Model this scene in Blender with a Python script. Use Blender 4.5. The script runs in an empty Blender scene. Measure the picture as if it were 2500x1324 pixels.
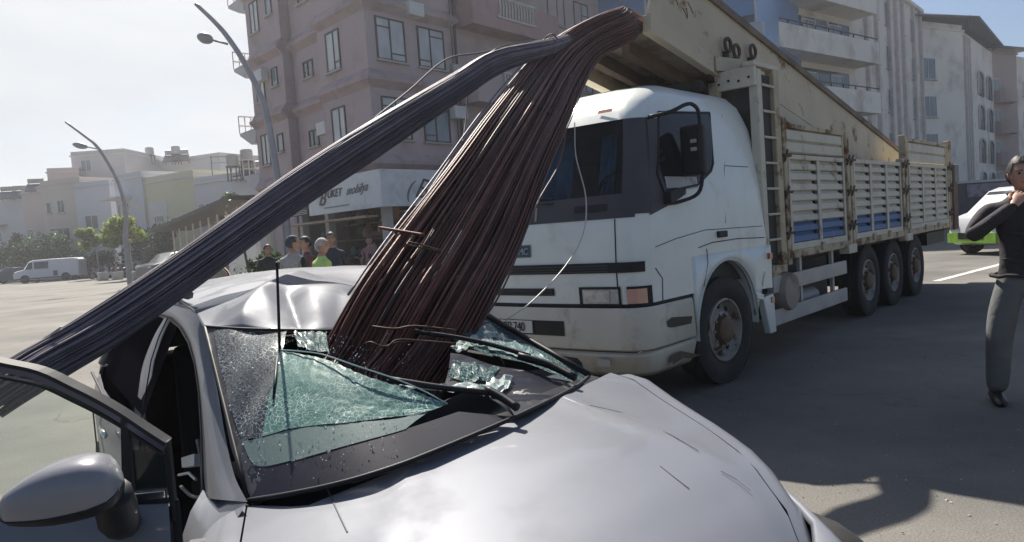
import bpy, bmesh, math, random
from math import radians, sin, cos, tan, pi, atan2, sqrt, degrees
from mathutils import Vector, Matrix, Euler, noise
random.seed(7)
S = bpy.context.scene
# ------------------------------------------------------------------ camera
FPX, ROLL, CAM_H = 1750.0, radians(4.1), 1.6
PITCH = math.atan(100 * cos(ROLL) / FPX)
_F = Vector((0, cos(PITCH), -sin(PITCH)))
_R0 = Vector((1, 0, 0)); _U0 = _R0.cross(_F)
_R = _R0 * cos(ROLL) - _U0 * sin(ROLL); _U = _R.cross(_F)
CAM = Vector((0, 0, CAM_H))
cd = bpy.data.cameras.new('camera'); cam = bpy.data.objects.new('camera', cd)
S.collection.objects.link(cam); S.camera = cam
cd.sensor_width = 36; cd.lens = 36 * FPX / 2500; cd.clip_start = 0.05; cd.clip_end = 2500
m = Matrix((_R, _U, -_F)).transposed().to_4x4(); m.translation = CAM
cam.matrix_world = m
# ------------------------------------------------------------------ light
SUN_AZ, SUN_EL = radians(-17), radians(49)
sun_dir = Vector((sin(SUN_AZ) * cos(SUN_EL), cos(SUN_AZ) * cos(SUN_EL), sin(SUN_EL)))
w = bpy.data.worlds.new('World'); S.world = w; w.use_nodes = True
nt = w.node_tree; nt.nodes.clear(); N = nt.nodes.new; L = nt.links.new
out = N('ShaderNodeOutputWorld'); bg = N('ShaderNodeBackground')
sky = N('ShaderNodeTexSky'); sky.sky_type = 'NISHITA'; sky.sun_disc = False
sky.sun_elevation = SUN_EL; sky.sun_rotation = SUN_AZ; sky.air_density = 1.0; sky.dust_density = 1.6; sky.ozone_density = 5.0
tc = N('ShaderNodeTexCoord')
# thin bright cloud veil, densest round the sun, broken by noise
dot = N('ShaderNodeVectorMath'); dot.operation = 'DOT_PRODUCT'; L(tc.outputs['Generated'], dot.inputs[0])
dv = Vector((sin(radians(-34)), cos(radians(-34)), 0.25)).normalized(); dot.inputs[1].default_value = dv
mp = N('ShaderNodeMapping'); mp.inputs['Scale'].default_value = (1.6, 1.6, 5.0); L(tc.outputs['Generated'], mp.inputs[0])
nz = N('ShaderNodeTexNoise'); nz.inputs['Scale'].default_value = 1.7; nz.inputs['Detail'].default_value = 7; nz.inputs['Roughness'].default_value = .55
L(mp.outputs[0], nz.inputs['Vector'])
mr = N('ShaderNodeMapRange'); mr.inputs[1].default_value = .70; mr.inputs[2].default_value = .93; L(dot.outputs['Value'], mr.inputs[0])
ad = N('ShaderNodeMath'); ad.operation = 'ADD'; L(mr.outputs[0], ad.inputs[0])
mr2 = N('ShaderNodeMapRange'); mr2.inputs[1].default_value = .35; mr2.inputs[2].default_value = .72; mr2.inputs[3].default_value = -.30; mr2.inputs[4].default_value = .42
L(nz.outputs['Fac'], mr2.inputs[0]); L(mr2.outputs[0], ad.inputs[1]); ad.use_clamp = True
nz2 = N('ShaderNodeTexNoise'); nz2.inputs['Scale'].default_value = 3.1; nz2.inputs['Detail'].default_value = 6
L(mp.outputs[0], nz2.inputs['Vector'])
cr = N('ShaderNodeMix'); cr.data_type = 'RGBA'; L(nz2.outputs['Fac'], cr.inputs['Factor'])
cr.inputs['A'].default_value = (5.8, 6.15, 6.7, 1); cr.inputs['B'].default_value = (8.2, 8.4, 8.6, 1)
mx = N('ShaderNodeMix'); mx.data_type = 'RGBA'; L(ad.outputs[0], mx.inputs['Factor'])
L(sky.outputs[0], mx.inputs['A']); L(cr.outputs['Result'], mx.inputs['B'])
L(mx.outputs['Result'], bg.inputs[0]); bg.inputs[1].default_value = 0.050; L(bg.outputs[0], out.inputs[0])
sl = bpy.data.lights.new('sun', 'SUN'); sl.energy = 4.4; sl.angle = radians(0.6); sl.color = (1, .94, .84)
so = bpy.data.objects.new('sun', sl); S.collection.objects.link(so)
so.rotation_euler = sun_dir.to_track_quat('Z', 'Y').to_euler(); so.location = (0, 0, 30)
vs = S.view_settings; vs.view_transform = 'Standard'; vs.look = 'None'; vs.gamma = 1; vs.use_curve_mapping = False
vs.exposure = 1.05
S.cycles.max_bounces = 6; S.cycles.transparent_max_bounces = 16; S.cycles.diffuse_bounces = 3
S.cycles.glossy_bounces = 3; S.cycles.transmission_bounces = 6; S.cycles.volume_bounces = 0
S.cycles.use_denoising = True; S.cycles.caustics_reflective = False; S.cycles.caustics_refractive = False

# ------------------------------------------------------------------ geometry helpers
def ray(px, py): return (px - 1250) / FPX * _R - (py - 662) / FPX * _U + _F
def at(px, py, Y):                       # the point at depth Y that is seen at pixel px, py
    d = ray(px, py); return CAM + d * (Y / d.y)
def atz(px, py, z=0.0):                  # the point at height z
    d = ray(px, py); return CAM + d * ((z - CAM_H) / d.z)
def atpl(px, py, p0, n):
    d = ray(px, py); return CAM + d * ((p0 - CAM).dot(n) / d.dot(n))
def lerp(a, b, t): return a + (b - a) * t
def interp(x, tab):
    if x <= tab[0][0]: return tab[0][1]
    for (x0, y0), (x1, y1) in zip(tab, tab[1:]):
        if x <= x1: return y0 + (y1 - y0) * (x - x0) / (x1 - x0)
    return tab[-1][1]
def crom(P, n):                          # Catmull-Rom through P, n points per span
    P = [Vector(p) for p in P]; Q = [P[0] * 2 - P[1]] + P + [P[-1] * 2 - P[-2]]; o = []
    for i in range(1, len(Q) - 2):
        p0, p1, p2, p3 = Q[i-1:i+3]
        for k in range(n):
            t = k / n
            o.append(.5 * ((2*p1) + (p2-p0)*t + (2*p0-5*p1+4*p2-p3)*t*t + (3*p1-p0-3*p2+p3)*t**3))
    o.append(P[-1]); return o

class MB:
    def __init__(s): s.v = []; s.f = []
    def add(s, vs_, fs):
        o = len(s.v); s.v += [tuple(p) for p in vs_]; s.f += [tuple(i + o for i in f) for f in fs]; return s
    def box(s, x0, x1, y0, y1, z0, z1, M=None):
        P = [Vector((x, y, z)) for z in (z0, z1) for x, y in ((x0, y0), (x1, y0), (x1, y1), (x0, y1))]
        if M: P = [M @ p for p in P]
        return s.add(P, [(0, 3, 2, 1), (4, 5, 6, 7), (0, 1, 5, 4), (1, 2, 6, 5), (2, 3, 7, 6), (3, 0, 4, 7)])
    def cb(s, c, sx, sy, sz, rz=0, M=None):
        M2 = Matrix.Translation(c) @ Matrix.Rotation(rz, 4, 'Z')
        if M: M2 = M @ M2
        return s.box(-sx/2, sx/2, -sy/2, sy/2, -sz/2, sz/2, M2)
    def bar(s, a, b, w_, h, up=Vector((0, 0, 1))):   # square bar from a to b
        a = Vector(a); b = Vector(b); d = (b - a).normalized(); x = d.cross(up)
        if x.length < 1e-4: x = d.cross(Vector((1, 0, 0)))
        x.normalize(); y = x.cross(d); P = []
        for p in (a, b):
            for i, j in ((-1, -1), (1, -1), (1, 1), (-1, 1)): P.append(p + x * i * w_/2 + y * j * h/2)
        return s.add(P, [(0, 1, 2, 3), (7, 6, 5, 4), (0, 4, 5, 1), (1, 5, 6, 2), (2, 6, 7, 3), (3, 7, 4, 0)])
    def tube(s, pts, r, n=8, cap=True):
        pts = [Vector(p) for p in pts]; rs = r if isinstance(r, (list, tuple)) else [r] * len(pts)
        V = []; pr = None
        for i, p in enumerate(pts):
            d = (pts[min(i+1, len(pts)-1)] - pts[max(i-1, 0)])
            d = d.normalized() if d.length > 1e-9 else Vector((0, 0, 1))
            if pr is None:
                pr = d.cross(Vector((0, 0, 1)));
                if pr.length < .05: pr = d.cross(Vector((1, 0, 0)))
            pr = (pr - d * pr.dot(d)).normalized(); q = d.cross(pr)
            for k in range(n):
                a = 2 * pi * k / n; V.append(p + (pr * cos(a) + q * sin(a)) * rs[i])
        F = []
        for i in range(len(pts) - 1):
            for k in range(n): F.append((i*n+k, i*n+(k+1) % n, (i+1)*n+(k+1) % n, (i+1)*n+k))
        if cap: F.append(tuple(range(n-1, -1, -1))); F.append(tuple(range((len(pts)-1)*n, len(pts)*n)))
        return s.add(V, F)
    def prism(s, poly, f0, f1):          # poly: 2-D points, f0 / f1 map them to the two faces
        n = len(poly); V = [f0(*p) for p in poly] + [f1(*p) for p in poly]
        return s.add(V, [tuple(range(n-1, -1, -1)), tuple(range(n, 2*n))] + [(i, (i+1) % n, n+(i+1) % n, n+i) for i in range(n)])
    def lathe(s, prof, n=24, M=None, close=False):    # prof: (radius, axial); axis z
        V = []
        for r, h in prof:
            for k in range(n): V.append(Vector((r*cos(2*pi*k/n), r*sin(2*pi*k/n), h)))
        if M: V = [M @ p for p in V]
        F = []; m_ = len(prof)
        for i in range(m_ - 1 + (1 if close else 0)):
            j = (i + 1) % m_
            for k in range(n): F.append((i*n+k, i*n+(k+1) % n, j*n+(k+1) % n, j*n+k))
        return s.add(V, F)
    def grid(s, G, skip=None):
        m_, n = len(G), len(G[0]); V = [p for row in G for p in row]
        F = [(i*n+j, i*n+j+1, (i+1)*n+j+1, (i+1)*n+j) for i in range(m_-1) for j in range(n-1) if not (skip and skip(i, j))]
        return s.add(V, F)
    def build(s, name, mt, parent=None, smooth=False, bev=0, thick=0, recalc=True, sub=0, seg=2, **props):
        me = bpy.data.meshes.new(name); me.from_pydata(s.v, [], s.f)
        if recalc or smooth:
            bm = bmesh.new(); bm.from_mesh(me)
            if recalc: bmesh.ops.recalc_face_normals(bm, faces=bm.faces)
            bm.to_mesh(me); bm.free()
        if smooth:
            for p in me.polygons: p.use_smooth = True
        me.materials.append(mt)
        o = bpy.data.objects.new(name, me); S.collection.objects.link(o)
        if parent: o.parent = parent
        if thick: md = o.modifiers.new('t', 'SOLIDIFY'); md.thickness = abs(thick); md.offset = -1 if thick > 0 else 1
        if bev: md = o.modifiers.new('b', 'BEVEL'); md.width = bev; md.segments = seg; md.limit_method = 'ANGLE'; md.angle_limit = radians(40)
        if sub: md = o.modifiers.new('s', 'SUBSURF'); md.levels = md.render_levels = sub
        if smooth == 'auto':
            md = None
            me.set_sharp_from_angle(angle=radians(38))
        for k, v in props.items(): o[k] = v
        return o
def thing(name, label, cat, loc=(0, 0, 0), rz=0, group=None):
    o = bpy.data.objects.new(name, None); S.collection.objects.link(o)
    o.location = loc; o.rotation_euler = (0, 0, rz); o['label'] = label; o['category'] = cat
    o.empty_display_size = .2
    if group: o['group'] = group
    return o
def tag(o, label, cat, group=None):
    o['label'] = label; o['category'] = cat
    if group: o['group'] = group
    return o
def inst(o, parent, loc=None, rot=None, name=None):
    c = o.copy(); S.collection.objects.link(c); c.parent = parent
    if loc is not None: c.location = loc
    if rot is not None: c.rotation_euler = rot
    return c

# ------------------------------------------------------------------ materials
MATS = {}
def pm(name, col, rough=.6, metal=0, var=.12, vs_=3.0, dirt=None, dscale=2.0, dlo=.5, dhi=.7, bump=0, bscale=40, coat=0, spec=.5, stretch=(1, 1, 1), flake=0, emis=0):
    if name in MATS: return MATS[name]
    mt = bpy.data.materials.new(name); mt.use_nodes = True; t = mt.node_tree; b = t.nodes['Principled BSDF']; n = t.nodes.new; l = t.links.new
    b.inputs['Roughness'].default_value = rough; b.inputs['Metallic'].default_value = metal
    b.inputs['Coat Weight'].default_value = coat; b.inputs['Coat Roughness'].default_value = .06; b.inputs['Specular IOR Level'].default_value = spec
    tc = n('ShaderNodeTexCoord'); mp = n('ShaderNodeMapping'); mp.inputs['Scale'].default_value = stretch; l(tc.outputs['Object'], mp.inputs[0])
    nz = n('ShaderNodeTexNoise'); nz.inputs['Scale'].default_value = vs_; nz.inputs['Detail'].default_value = 5; l(mp.outputs[0], nz.inputs['Vector'])
    mr = n('ShaderNodeMapRange'); mr.inputs[1].default_value = .3; mr.inputs[2].default_value = .7
    mr.inputs[3].default_value = 1 - var; mr.inputs[4].default_value = 1 + var; l(nz.outputs['Fac'], mr.inputs[0])
    mu = n('ShaderNodeVectorMath'); mu.operation = 'SCALE'; mu.inputs[0].default_value = col[:3]; l(mr.outputs[0], mu.inputs['Scale'])
    src = mu.outputs[0]
    if dirt:
        n2 = n('ShaderNodeTexNoise'); n2.inputs['Scale'].default_value = dscale; n2.inputs['Detail'].default_value = 8; n2.inputs['Roughness'].default_value = .65
        l(mp.outputs[0], n2.inputs['Vector'])
        r2 = n('ShaderNodeMapRange'); r2.inputs[1].default_value = dlo; r2.inputs[2].default_value = dhi; l(n2.outputs['Fac'], r2.inputs[0])
        mx = n('ShaderNodeMix'); mx.data_type = 'RGBA'; l(r2.outputs[0], mx.inputs['Factor']); l(src, mx.inputs['A'])
        mx.inputs['B'].default_value = (*dirt, 1); src = mx.outputs['Result']
        rr = n('ShaderNodeMapRange'); rr.inputs[3].default_value = rough; rr.inputs[4].default_value = min(1, rough + .35); l(r2.outputs[0], rr.inputs[0]); l(rr.outputs[0], b.inputs['Roughness'])
    l(src, b.inputs['Base Color'])
    if bump:
        n3 = n('ShaderNodeTexNoise'); n3.inputs['Scale'].default_value = bscale; n3.inputs['Detail'].default_value = 4; l(mp.outputs[0], n3.inputs['Vector'])
        bp = n('ShaderNodeBump'); bp.inputs['Strength'].default_value = bump; bp.inputs['Distance'].default_value = .02; l(n3.outputs['Fac'], bp.inputs['Height']); l(bp.outputs[0], b.inputs['Normal'])
    MATS[name] = mt; return mt
def glass(name, tint=(.5, .6, .6), opac=.5, rough=.02, body=(.02, .025, .03), crack=0, cscale=30, ior=1.5):
    mt = bpy.data.materials.new(name); mt.use_nodes = True; t = mt.node_tree; t.nodes.clear(); n = t.nodes.new; l = t.links.new
    o = n('ShaderNodeOutputMaterial'); tr = n('ShaderNodeBsdfTransparent'); tr.inputs[0].default_value = (*tint, 1)
    pb = n('ShaderNodeBsdfPrincipled'); pb.inputs['Base Color'].default_value = (*body, 1); pb.inputs['Roughness'].default_value = .5; pb.inputs['Specular IOR Level'].default_value = .12
    gl = n('ShaderNodeBsdfGlossy'); gl.inputs['Roughness'].default_value = rough
    fr = n('ShaderNodeFresnel'); fr.inputs[0].default_value = ior
    a = n('ShaderNodeMixShader'); l(tr.outputs[0], a.inputs[1]); l(pb.outputs[0], a.inputs[2]); a.inputs[0].default_value = opac
    if crack:
        tc = n('ShaderNodeTexCoord'); v = n('ShaderNodeTexVoronoi'); v.feature = 'DISTANCE_TO_EDGE'; v.inputs['Scale'].default_value = cscale
        nn = n('ShaderNodeTexNoise'); nn.inputs['Scale'].default_value = 5.; nn.inputs['Detail'].default_value = 3; l(tc.outputs['Object'], nn.inputs['Vector'])
        mv = n('ShaderNodeMix'); mv.data_type = 'RGBA'; mv.inputs['Factor'].default_value = .12; l(tc.outputs['Object'], mv.inputs['A']); l(nn.outputs['Color'], mv.inputs['B'])
        l(mv.outputs['Result'], v.inputs['Vector'])
        m1 = n('ShaderNodeMapRange'); m1.inputs[1].default_value = .0; m1.inputs[2].default_value = .05; m1.inputs[3].default_value = 1; m1.inputs[4].default_value = 0; l(v.outputs['Distance'], m1.inputs[0])
        m2 = n('ShaderNodeMapRange'); m2.inputs[1].default_value = .42; m2.inputs[2].default_value = .66; m2.inputs[3].default_value = .30; l(nn.outputs['Fac'], m2.inputs[0])
        mm = n('ShaderNodeMath'); mm.operation = 'MULTIPLY'; l(m1.outputs[0], mm.inputs[0]); l(m2.outputs[0], mm.inputs[1])
        m3 = n('ShaderNodeMath'); m3.operation = 'MULTIPLY'; l(mm.outputs[0], m3.inputs[0]); m3.inputs[1].default_value = crack
        wb = n('ShaderNodeBsdfPrincipled'); wb.inputs['Base Color'].default_value = (.75, .85, .83, 1); wb.inputs['Roughness'].default_value = .3
        a2 = n('ShaderNodeMixShader'); l(m3.outputs[0], a2.inputs[0]); l(a.outputs[0], a2.inputs[1]); l(wb.outputs[0], a2.inputs[2]); a = a2
        bp = n('ShaderNodeBump'); bp.inputs['Strength'].default_value = .15; bp.inputs['Distance'].default_value = .003; l(nn.outputs['Fac'], bp.inputs['Height']); l(bp.outputs[0], gl.inputs['Normal'])
    b = n('ShaderNodeMixShader'); l(fr.outputs[0], b.inputs[0]); l(a.outputs[0], b.inputs[1]); l(gl.outputs[0], b.inputs[2]); l(b.outputs[0], o.inputs[0])
    return mt
M_ = dict(
    cab=pm('cab_paint', (.74, .77, .73), .34, var=.05, dirt=(.40, .37, .29), dscale=1.9, dlo=.56, dhi=.9, coat=.4),
    bump_=pm('bumper_paint', (.60, .55, .45), .5, var=.08, dirt=(.28, .22, .13), dscale=3.4, dlo=.54, dhi=.80),
    cream=pm('cream_paint', (.58, .54, .44), .6, var=.10, dirt=(.17, .085, .035), dscale=2.6, dlo=.57, dhi=.70, bump=.15, bscale=25),
    cream2=pm('cream_rusty', (.46, .39, .27), .65, var=.15, dirt=(.12, .05, .02), dscale=3.4, dlo=.50, dhi=.62, bump=.25, bscale=30),
    trough=pm('trough_paint', (.52, .45, .33), .6, var=.14, vs_=1.2, dirt=(.20, .10, .045), dscale=2.1, dlo=.57, dhi=.66, bump=.2, bscale=9),
    blue=pm('blue_paint', (.045, .11, .27), .5, var=.15, dirt=(.35, .38, .40), dscale=5, dlo=.62, dhi=.7),
    black=pm('black_plastic', (.012, .0125, .016), .5, var=.2, spec=.25),
    dgrey=pm('dark_grey_plastic', (.060, .060, .070), .6, var=.15, spec=.3),
    rubber=pm('rubber', (.022, .022, .023), .82, var=.25, vs_=6, dirt=(.07, .06, .05), dlo=.5, dhi=.8),
    rim=pm('wheel_steel', (.33, .31, .28), .5, .25, var=.2, dirt=(.14, .07, .03), dscale=9, dlo=.5, dhi=.65),
    hub=pm('rusty_hub', (.15, .10, .07), .65, .3, var=.3, dirt=(.30, .17, .08), dscale=12, dlo=.45, dhi=.7),
    chassis=pm('chassis', (.028, .026, .026), .7, var=.3),
    steel=pm('galvanised', (.42, .41, .40), .5, .2, var=.15, dirt=(.2, .14, .1), dscale=5, dlo=.6, dhi=.75),
    headglass=pm('lamp_glass', (.50, .52, .52), .08, .5, var=.2, vs_=25, coat=1),
    amber=pm('amber_lens', (.62, .34, .26), .2, var=.15, coat=1),
    redlens=pm('red_lens', (.33, .08, .05), .25, var=.1, coat=1),
    chrome=pm('chrome', (.8, .8, .8), .1, 1, var=.03),
    silver=None,
)
def silver_mat(name, col, rough=.3):
    mt = pm(name, col, rough, .12, var=.04, vs_=1.2, dirt=(.15, .15, .15), dscale=2.2, dlo=.5, dhi=1.0, coat=.45, spec=.10)
    return mt
M_['silver'] = silver_mat('silver_paint', (.178, .186, .212), .5)
# ================================================================== ground
def ground_mat():
    mt = bpy.data.materials.new('asphalt'); mt.use_nodes = True; t = mt.node_tree; b = t.nodes['Principled BSDF']; n = t.nodes.new; l = t.links.new
    b.inputs['Roughness'].default_value = .85
    tc = n('ShaderNodeTexCoord')
    a = n('ShaderNodeTexNoise'); a.inputs['Scale'].default_value = .35; a.inputs['Detail'].default_value = 9; a.inputs['Roughness'].default_value = .62; l(tc.outputs['Object'], a.inputs[0])
    g = n('ShaderNodeTexNoise'); g.inputs['Scale'].default_value = 90; g.inputs['Detail'].default_value = 3; l(tc.outputs['Object'], g.inputs[0])
    c = n('ShaderNodeValToRGB'); e = c.color_ramp.elements; e[0].position = .33; e[0].color = (.082, .079, .074, 1); e[1].position = .68; e[1].color = (.195, .180, .156, 1); l(a.outputs['Fac'], c.inputs[0])
    mr = n('ShaderNodeMapRange'); mr.inputs[1].default_value = .3; mr.inputs[2].default_value = .7; mr.inputs[3].default_value = .72; mr.inputs[4].default_value = 1.28; l(g.outputs['Fac'], mr.inputs[0])
    mu = n('ShaderNodeVectorMath'); mu.operation = 'SCALE'; l(c.outputs[0], mu.inputs[0]); l(mr.outputs[0], mu.inputs['Scale'])
    # dark oil stains and fine cracks
    v = n('ShaderNodeTexVoronoi'); v.feature = 'DISTANCE_TO_EDGE'; v.inputs['Scale'].default_value = .42
    wn = n('ShaderNodeTexNoise'); wn.inputs['Scale'].default_value = 1.3; wn.inputs['Detail'].default_value = 6; l(tc.outputs['Object'], wn.inputs[0])
    mv = n('ShaderNodeMix'); mv.data_type = 'RGBA'; mv.blend_type = 'ADD'; mv.inputs['Factor'].default_value = 1.4; l(tc.outputs['Object'], mv.inputs['A']); l(wn.outputs['Color'], mv.inputs['B']); l(mv.outputs['Result'], v.inputs['Vector'])
    cr = n('ShaderNodeMapRange'); cr.inputs[1].default_value = 0; cr.inputs[2].default_value = .012; cr.inputs[3].default_value = .55; cr.inputs[4].default_value = 0; l(v.outputs['Distance'], cr.inputs[0])
    wm = n('ShaderNodeMapRange'); wm.inputs[1].default_value = .5; wm.inputs[2].default_value = .6; l(wn.outputs['Fac'], wm.inputs[0])
    mm = n('ShaderNodeMath'); mm.operation = 'MULTIPLY'; l(cr.outputs[0], mm.inputs[0]); l(wm.outputs[0], mm.inputs[1])
    st = n('ShaderNodeTexNoise'); st.inputs['Scale'].default_value = 2.2; st.inputs['Detail'].default_value = 5; l(tc.outputs['Object'], st.inputs[0])
    sr = n('ShaderNodeMapRange'); sr.inputs[1].default_value = .63; sr.inputs[2].default_value = .72; sr.inputs[4].default_value = .4; l(st.outputs['Fac'], sr.inputs[0])
    mxx = n('ShaderNodeMath'); mxx.operation = 'MAXIMUM'; l(mm.outputs[0], mxx.inputs[0]); l(sr.outputs[0], mxx.inputs[1])
    mx = n('ShaderNodeMix'); mx.data_type = 'RGBA'; l(mxx.outputs[0], mx.inputs['Factor']); l(mu.outputs[0], mx.inputs['A']); mx.inputs['B'].default_value = (.05, .046, .04, 1)
    l(mx.outputs['Result'], b.inputs['Base Color'])
    bp = n('ShaderNodeBump'); bp.inputs['Strength'].default_value = .5; bp.inputs['Distance'].default_value = .01; l(g.outputs['Fac'], bp.inputs['Height']); l(bp.outputs[0], b.inputs['Normal'])
    return mt
MB().grid([[Vector((x, y, 0)) for x in (-260, -100, 0, 100, 220)] for y in (-60, 0, 100, 300)]).build('road', ground_mat(), kind='structure')
pav = pm('paving', (.30, .27, .235), .8, var=.12, vs_=1.5, dirt=(.14, .12, .10), dscale=1.2, dlo=.6, dhi=.75, bump=.2)
kerbm = pm('kerb_stone', (.36, .34, .31), .8, var=.15, dirt=(.12, .11, .10), dlo=.6)
wpaint = pm('road_paint', (.62, .61, .58), .7, var=.15, dirt=(.2, .19, .17), dscale=4, dlo=.5, dhi=.7)

def frameM(P0, d, n=None):
    d = Vector((d[0], d[1], 0)).normalized(); n = Vector((n[0], n[1], 0)).normalized() if n else Vector((d.y, -d.x, 0))
    M = Matrix((d, n, Vector((0, 0, 1)))).transposed().to_4x4(); M.translation = Vector((P0[0], P0[1], P0[2] if len(P0) > 2 else 0)); return M
def walk(name, pts, h=.13):
    MB().prism(pts, lambda x, y: (x, y, 0), lambda x, y: (x, y, h)).build(name, pav, kind='structure')
def kerb(pts, h=.145, w_=.16):
    mb = MB(); P = [Vector((x, y, 0)) for x, y in pts]
    for a, b in zip(P, P[1:]):
        n_ = max(1, int((b - a).length / 1.0))
        for k in range(n_):
            p, q = a.lerp(b, (k + .01) / n_), a.lerp(b, (k + .99) / n_)
            mb.bar(p + Vector((0, 0, h/2)), q + Vector((0, 0, h/2)), w_, h)
    mb.build('kerb', kerbm, kind='structure', bev=.015)

# ================================================================== pink corner building
wood = pm('dark_frame', (.055, .04, .035), .5, var=.2)
wframe = pm('white_frame', (.62, .62, .60), .5, var=.08)
def pane_mat(name, col, rough=.06):
    return pm(name, col, rough, 0, var=.25, vs_=.9, spec=.8)
curt = pane_mat('pane_curtain', (.46, .47, .47), .12)
dark_p = pane_mat('pane_dark', (.05, .06, .07))
mid_p = pane_mat('pane_mid', (.16, .19, .22))
def window(parent, M, x0, x1, z0, z1, fm, gm, nx=2, trans=None, split=None, sill=True, fw=.06, out=.05, name='window'):
    """a framed window on the facade M: reveal, frame, mullions, pane and sill"""
    f = MB()
    f.box(x0, x0+fw, 0, out, z0, z1, M); f.box(x1-fw, x1, 0, out, z0, z1, M)
    f.box(x0+fw, x1-fw, 0, out, z0, z0+fw, M); f.box(x0+fw, x1-fw, 0, out, z1-fw, z1, M)
    xs = split or [x0 + (x1-x0)*k/nx for k in range(1, nx)]
    for x in xs: f.box(x-fw*.45, x+fw*.45, 0, out*.9, z0+fw, z1-fw, M)
    if trans:
        for a, b, z in trans: f.box(a, b, 0, out*.8, z-fw*.4, z+fw*.4, M)
    o = f.build(name, fm, parent)
    MB().box(x0+fw*.5, x1-fw*.5, -.01, out*.35, z0+fw*.5, z1-fw*.5, M).build('pane', gm, o)
    if sill: MB().box(x0-.08, x1+.08, 0, out+.09, z0-.07, z0-.005, M).build('sill', M_['wsill'], o)
    return o
M_['wsill'] = pm('window_sill', (.42, .38, .36), .7)
pinkw = pm('pink_render', (.47, .375, .38), .85, var=.06, vs_=.6, dirt=(.33, .26, .25), dscale=.7, dlo=.5, dhi=.8, bump=.08, bscale=12)
ledgem = pm('ledge_render', (.42, .325, .325), .85, var=.08, vs_=.8, dirt=(.25, .20, .20), dscale=1.1, dlo=.5, dhi=.75)
pinkb = pm('pink_band', (.41, .27, .265), .85, var=.08, vs_=.8, dirt=(.22, .17, .16), dscale=1.1, dlo=.5, dhi=.75)
whiter = pm('white_render', (.55, .53, .50), .8, var=.06, dirt=(.3, .28, .26), dscale=1, dlo=.55, dhi=.8)
PB = thing('apartment_building', 'pink rendered corner apartment building with red brown ledges above the shop', 'building', (-4.6, 26, 0))
PBo = Vector((-4.6, 26, 0))
dL = Vector((sin(radians(-42)), cos(radians(-42)), 0)); dR = Vector((sin(radians(40)), cos(radians(40)), 0))
nL = Vector((-cos(radians(-42)), sin(radians(-42)), 0)); nR = Vector((cos(radians(40)), -sin(radians(40)), 0))
if nL.y > 0: nL = -nL
ML = frameM((0, 0, 0), dL, nL); MR = frameM((0, 0, 0), dR, nR)
def P2(t, s, k, q): # plan point: t along left facade, k along right
    return dL * t + dR * k + nL * s + nR * q
# storeys: ground, then 4 floors of 3.1 m
ZL = [4.45, 7.45, 10.2, 13.2, 16.2]
mb = MB()
# body of each wing, with stepped facade on the left side
def wing(mb, t0, t1, inset, z0, z1):
    a = dL * t0 - nL * inset; b = dL * t1 - nL * inset; c = dL * t1 + dR * 14; d = dL * t0 + dR * 14
    mb.add([Vector((p.x, p.y, z)) for z in (z0, z1) for p in (a, b, c, d)], [(0, 1, 2, 3), (7, 6, 5, 4), (0, 4, 5, 1), (1, 5, 6, 2), (2, 6, 7, 3), (3, 7, 4, 0)])
wing(mb, 0, 3.55, 0, 4.0, 17.3); wing(mb, 3.55, 6.9, .55, 4.0, 17.3); wing(mb, 6.9, 10.3, .1, 0, 17.3)
mb.build('wall', pinkw, PB)
mb = MB()                                    # right wing beyond the downpipe: recessed balcony bays
def boxR(mb, k0, k1, q0, q1, z0, z1): return mb.box(k0, k1, q0, q1, z0, z1, MR)
boxR(mb, 4.66, 17, -6, -1.3, 4.0, 17.3)
boxR(mb, 10.6, 17, -1.3, -.02, 4.0, 17.3)
mb.build('rear_wall', pinkw, PB)
for z in ZL[:4]:                             # chamfered ledges between floors
    mb = MB(); prof = [(0, -.38), (.06, -.30), (.26, -.12), (.26, 0), (.20, .05), (0, .30)]
    path = [(dL * 10.35 + nL*-.1, nL), (dL * 6.9 + nL*-.1, nL), (dL * 6.9 - nL * .55, nL), (dL * 3.55 - nL * .55, nL), (dL * 3.55, nL), (Vector((0, 0, 0)), (nL + nR) * .95), (dR * 4.66, nR)]
    G = []
    for p, n_ in path: G.append([Vector((p.x, p.y, z)) + n_ * a + Vector((0, 0, h)) for a, h in prof])
    mb.grid(G).build('ledge', ledgem, PB)
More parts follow.
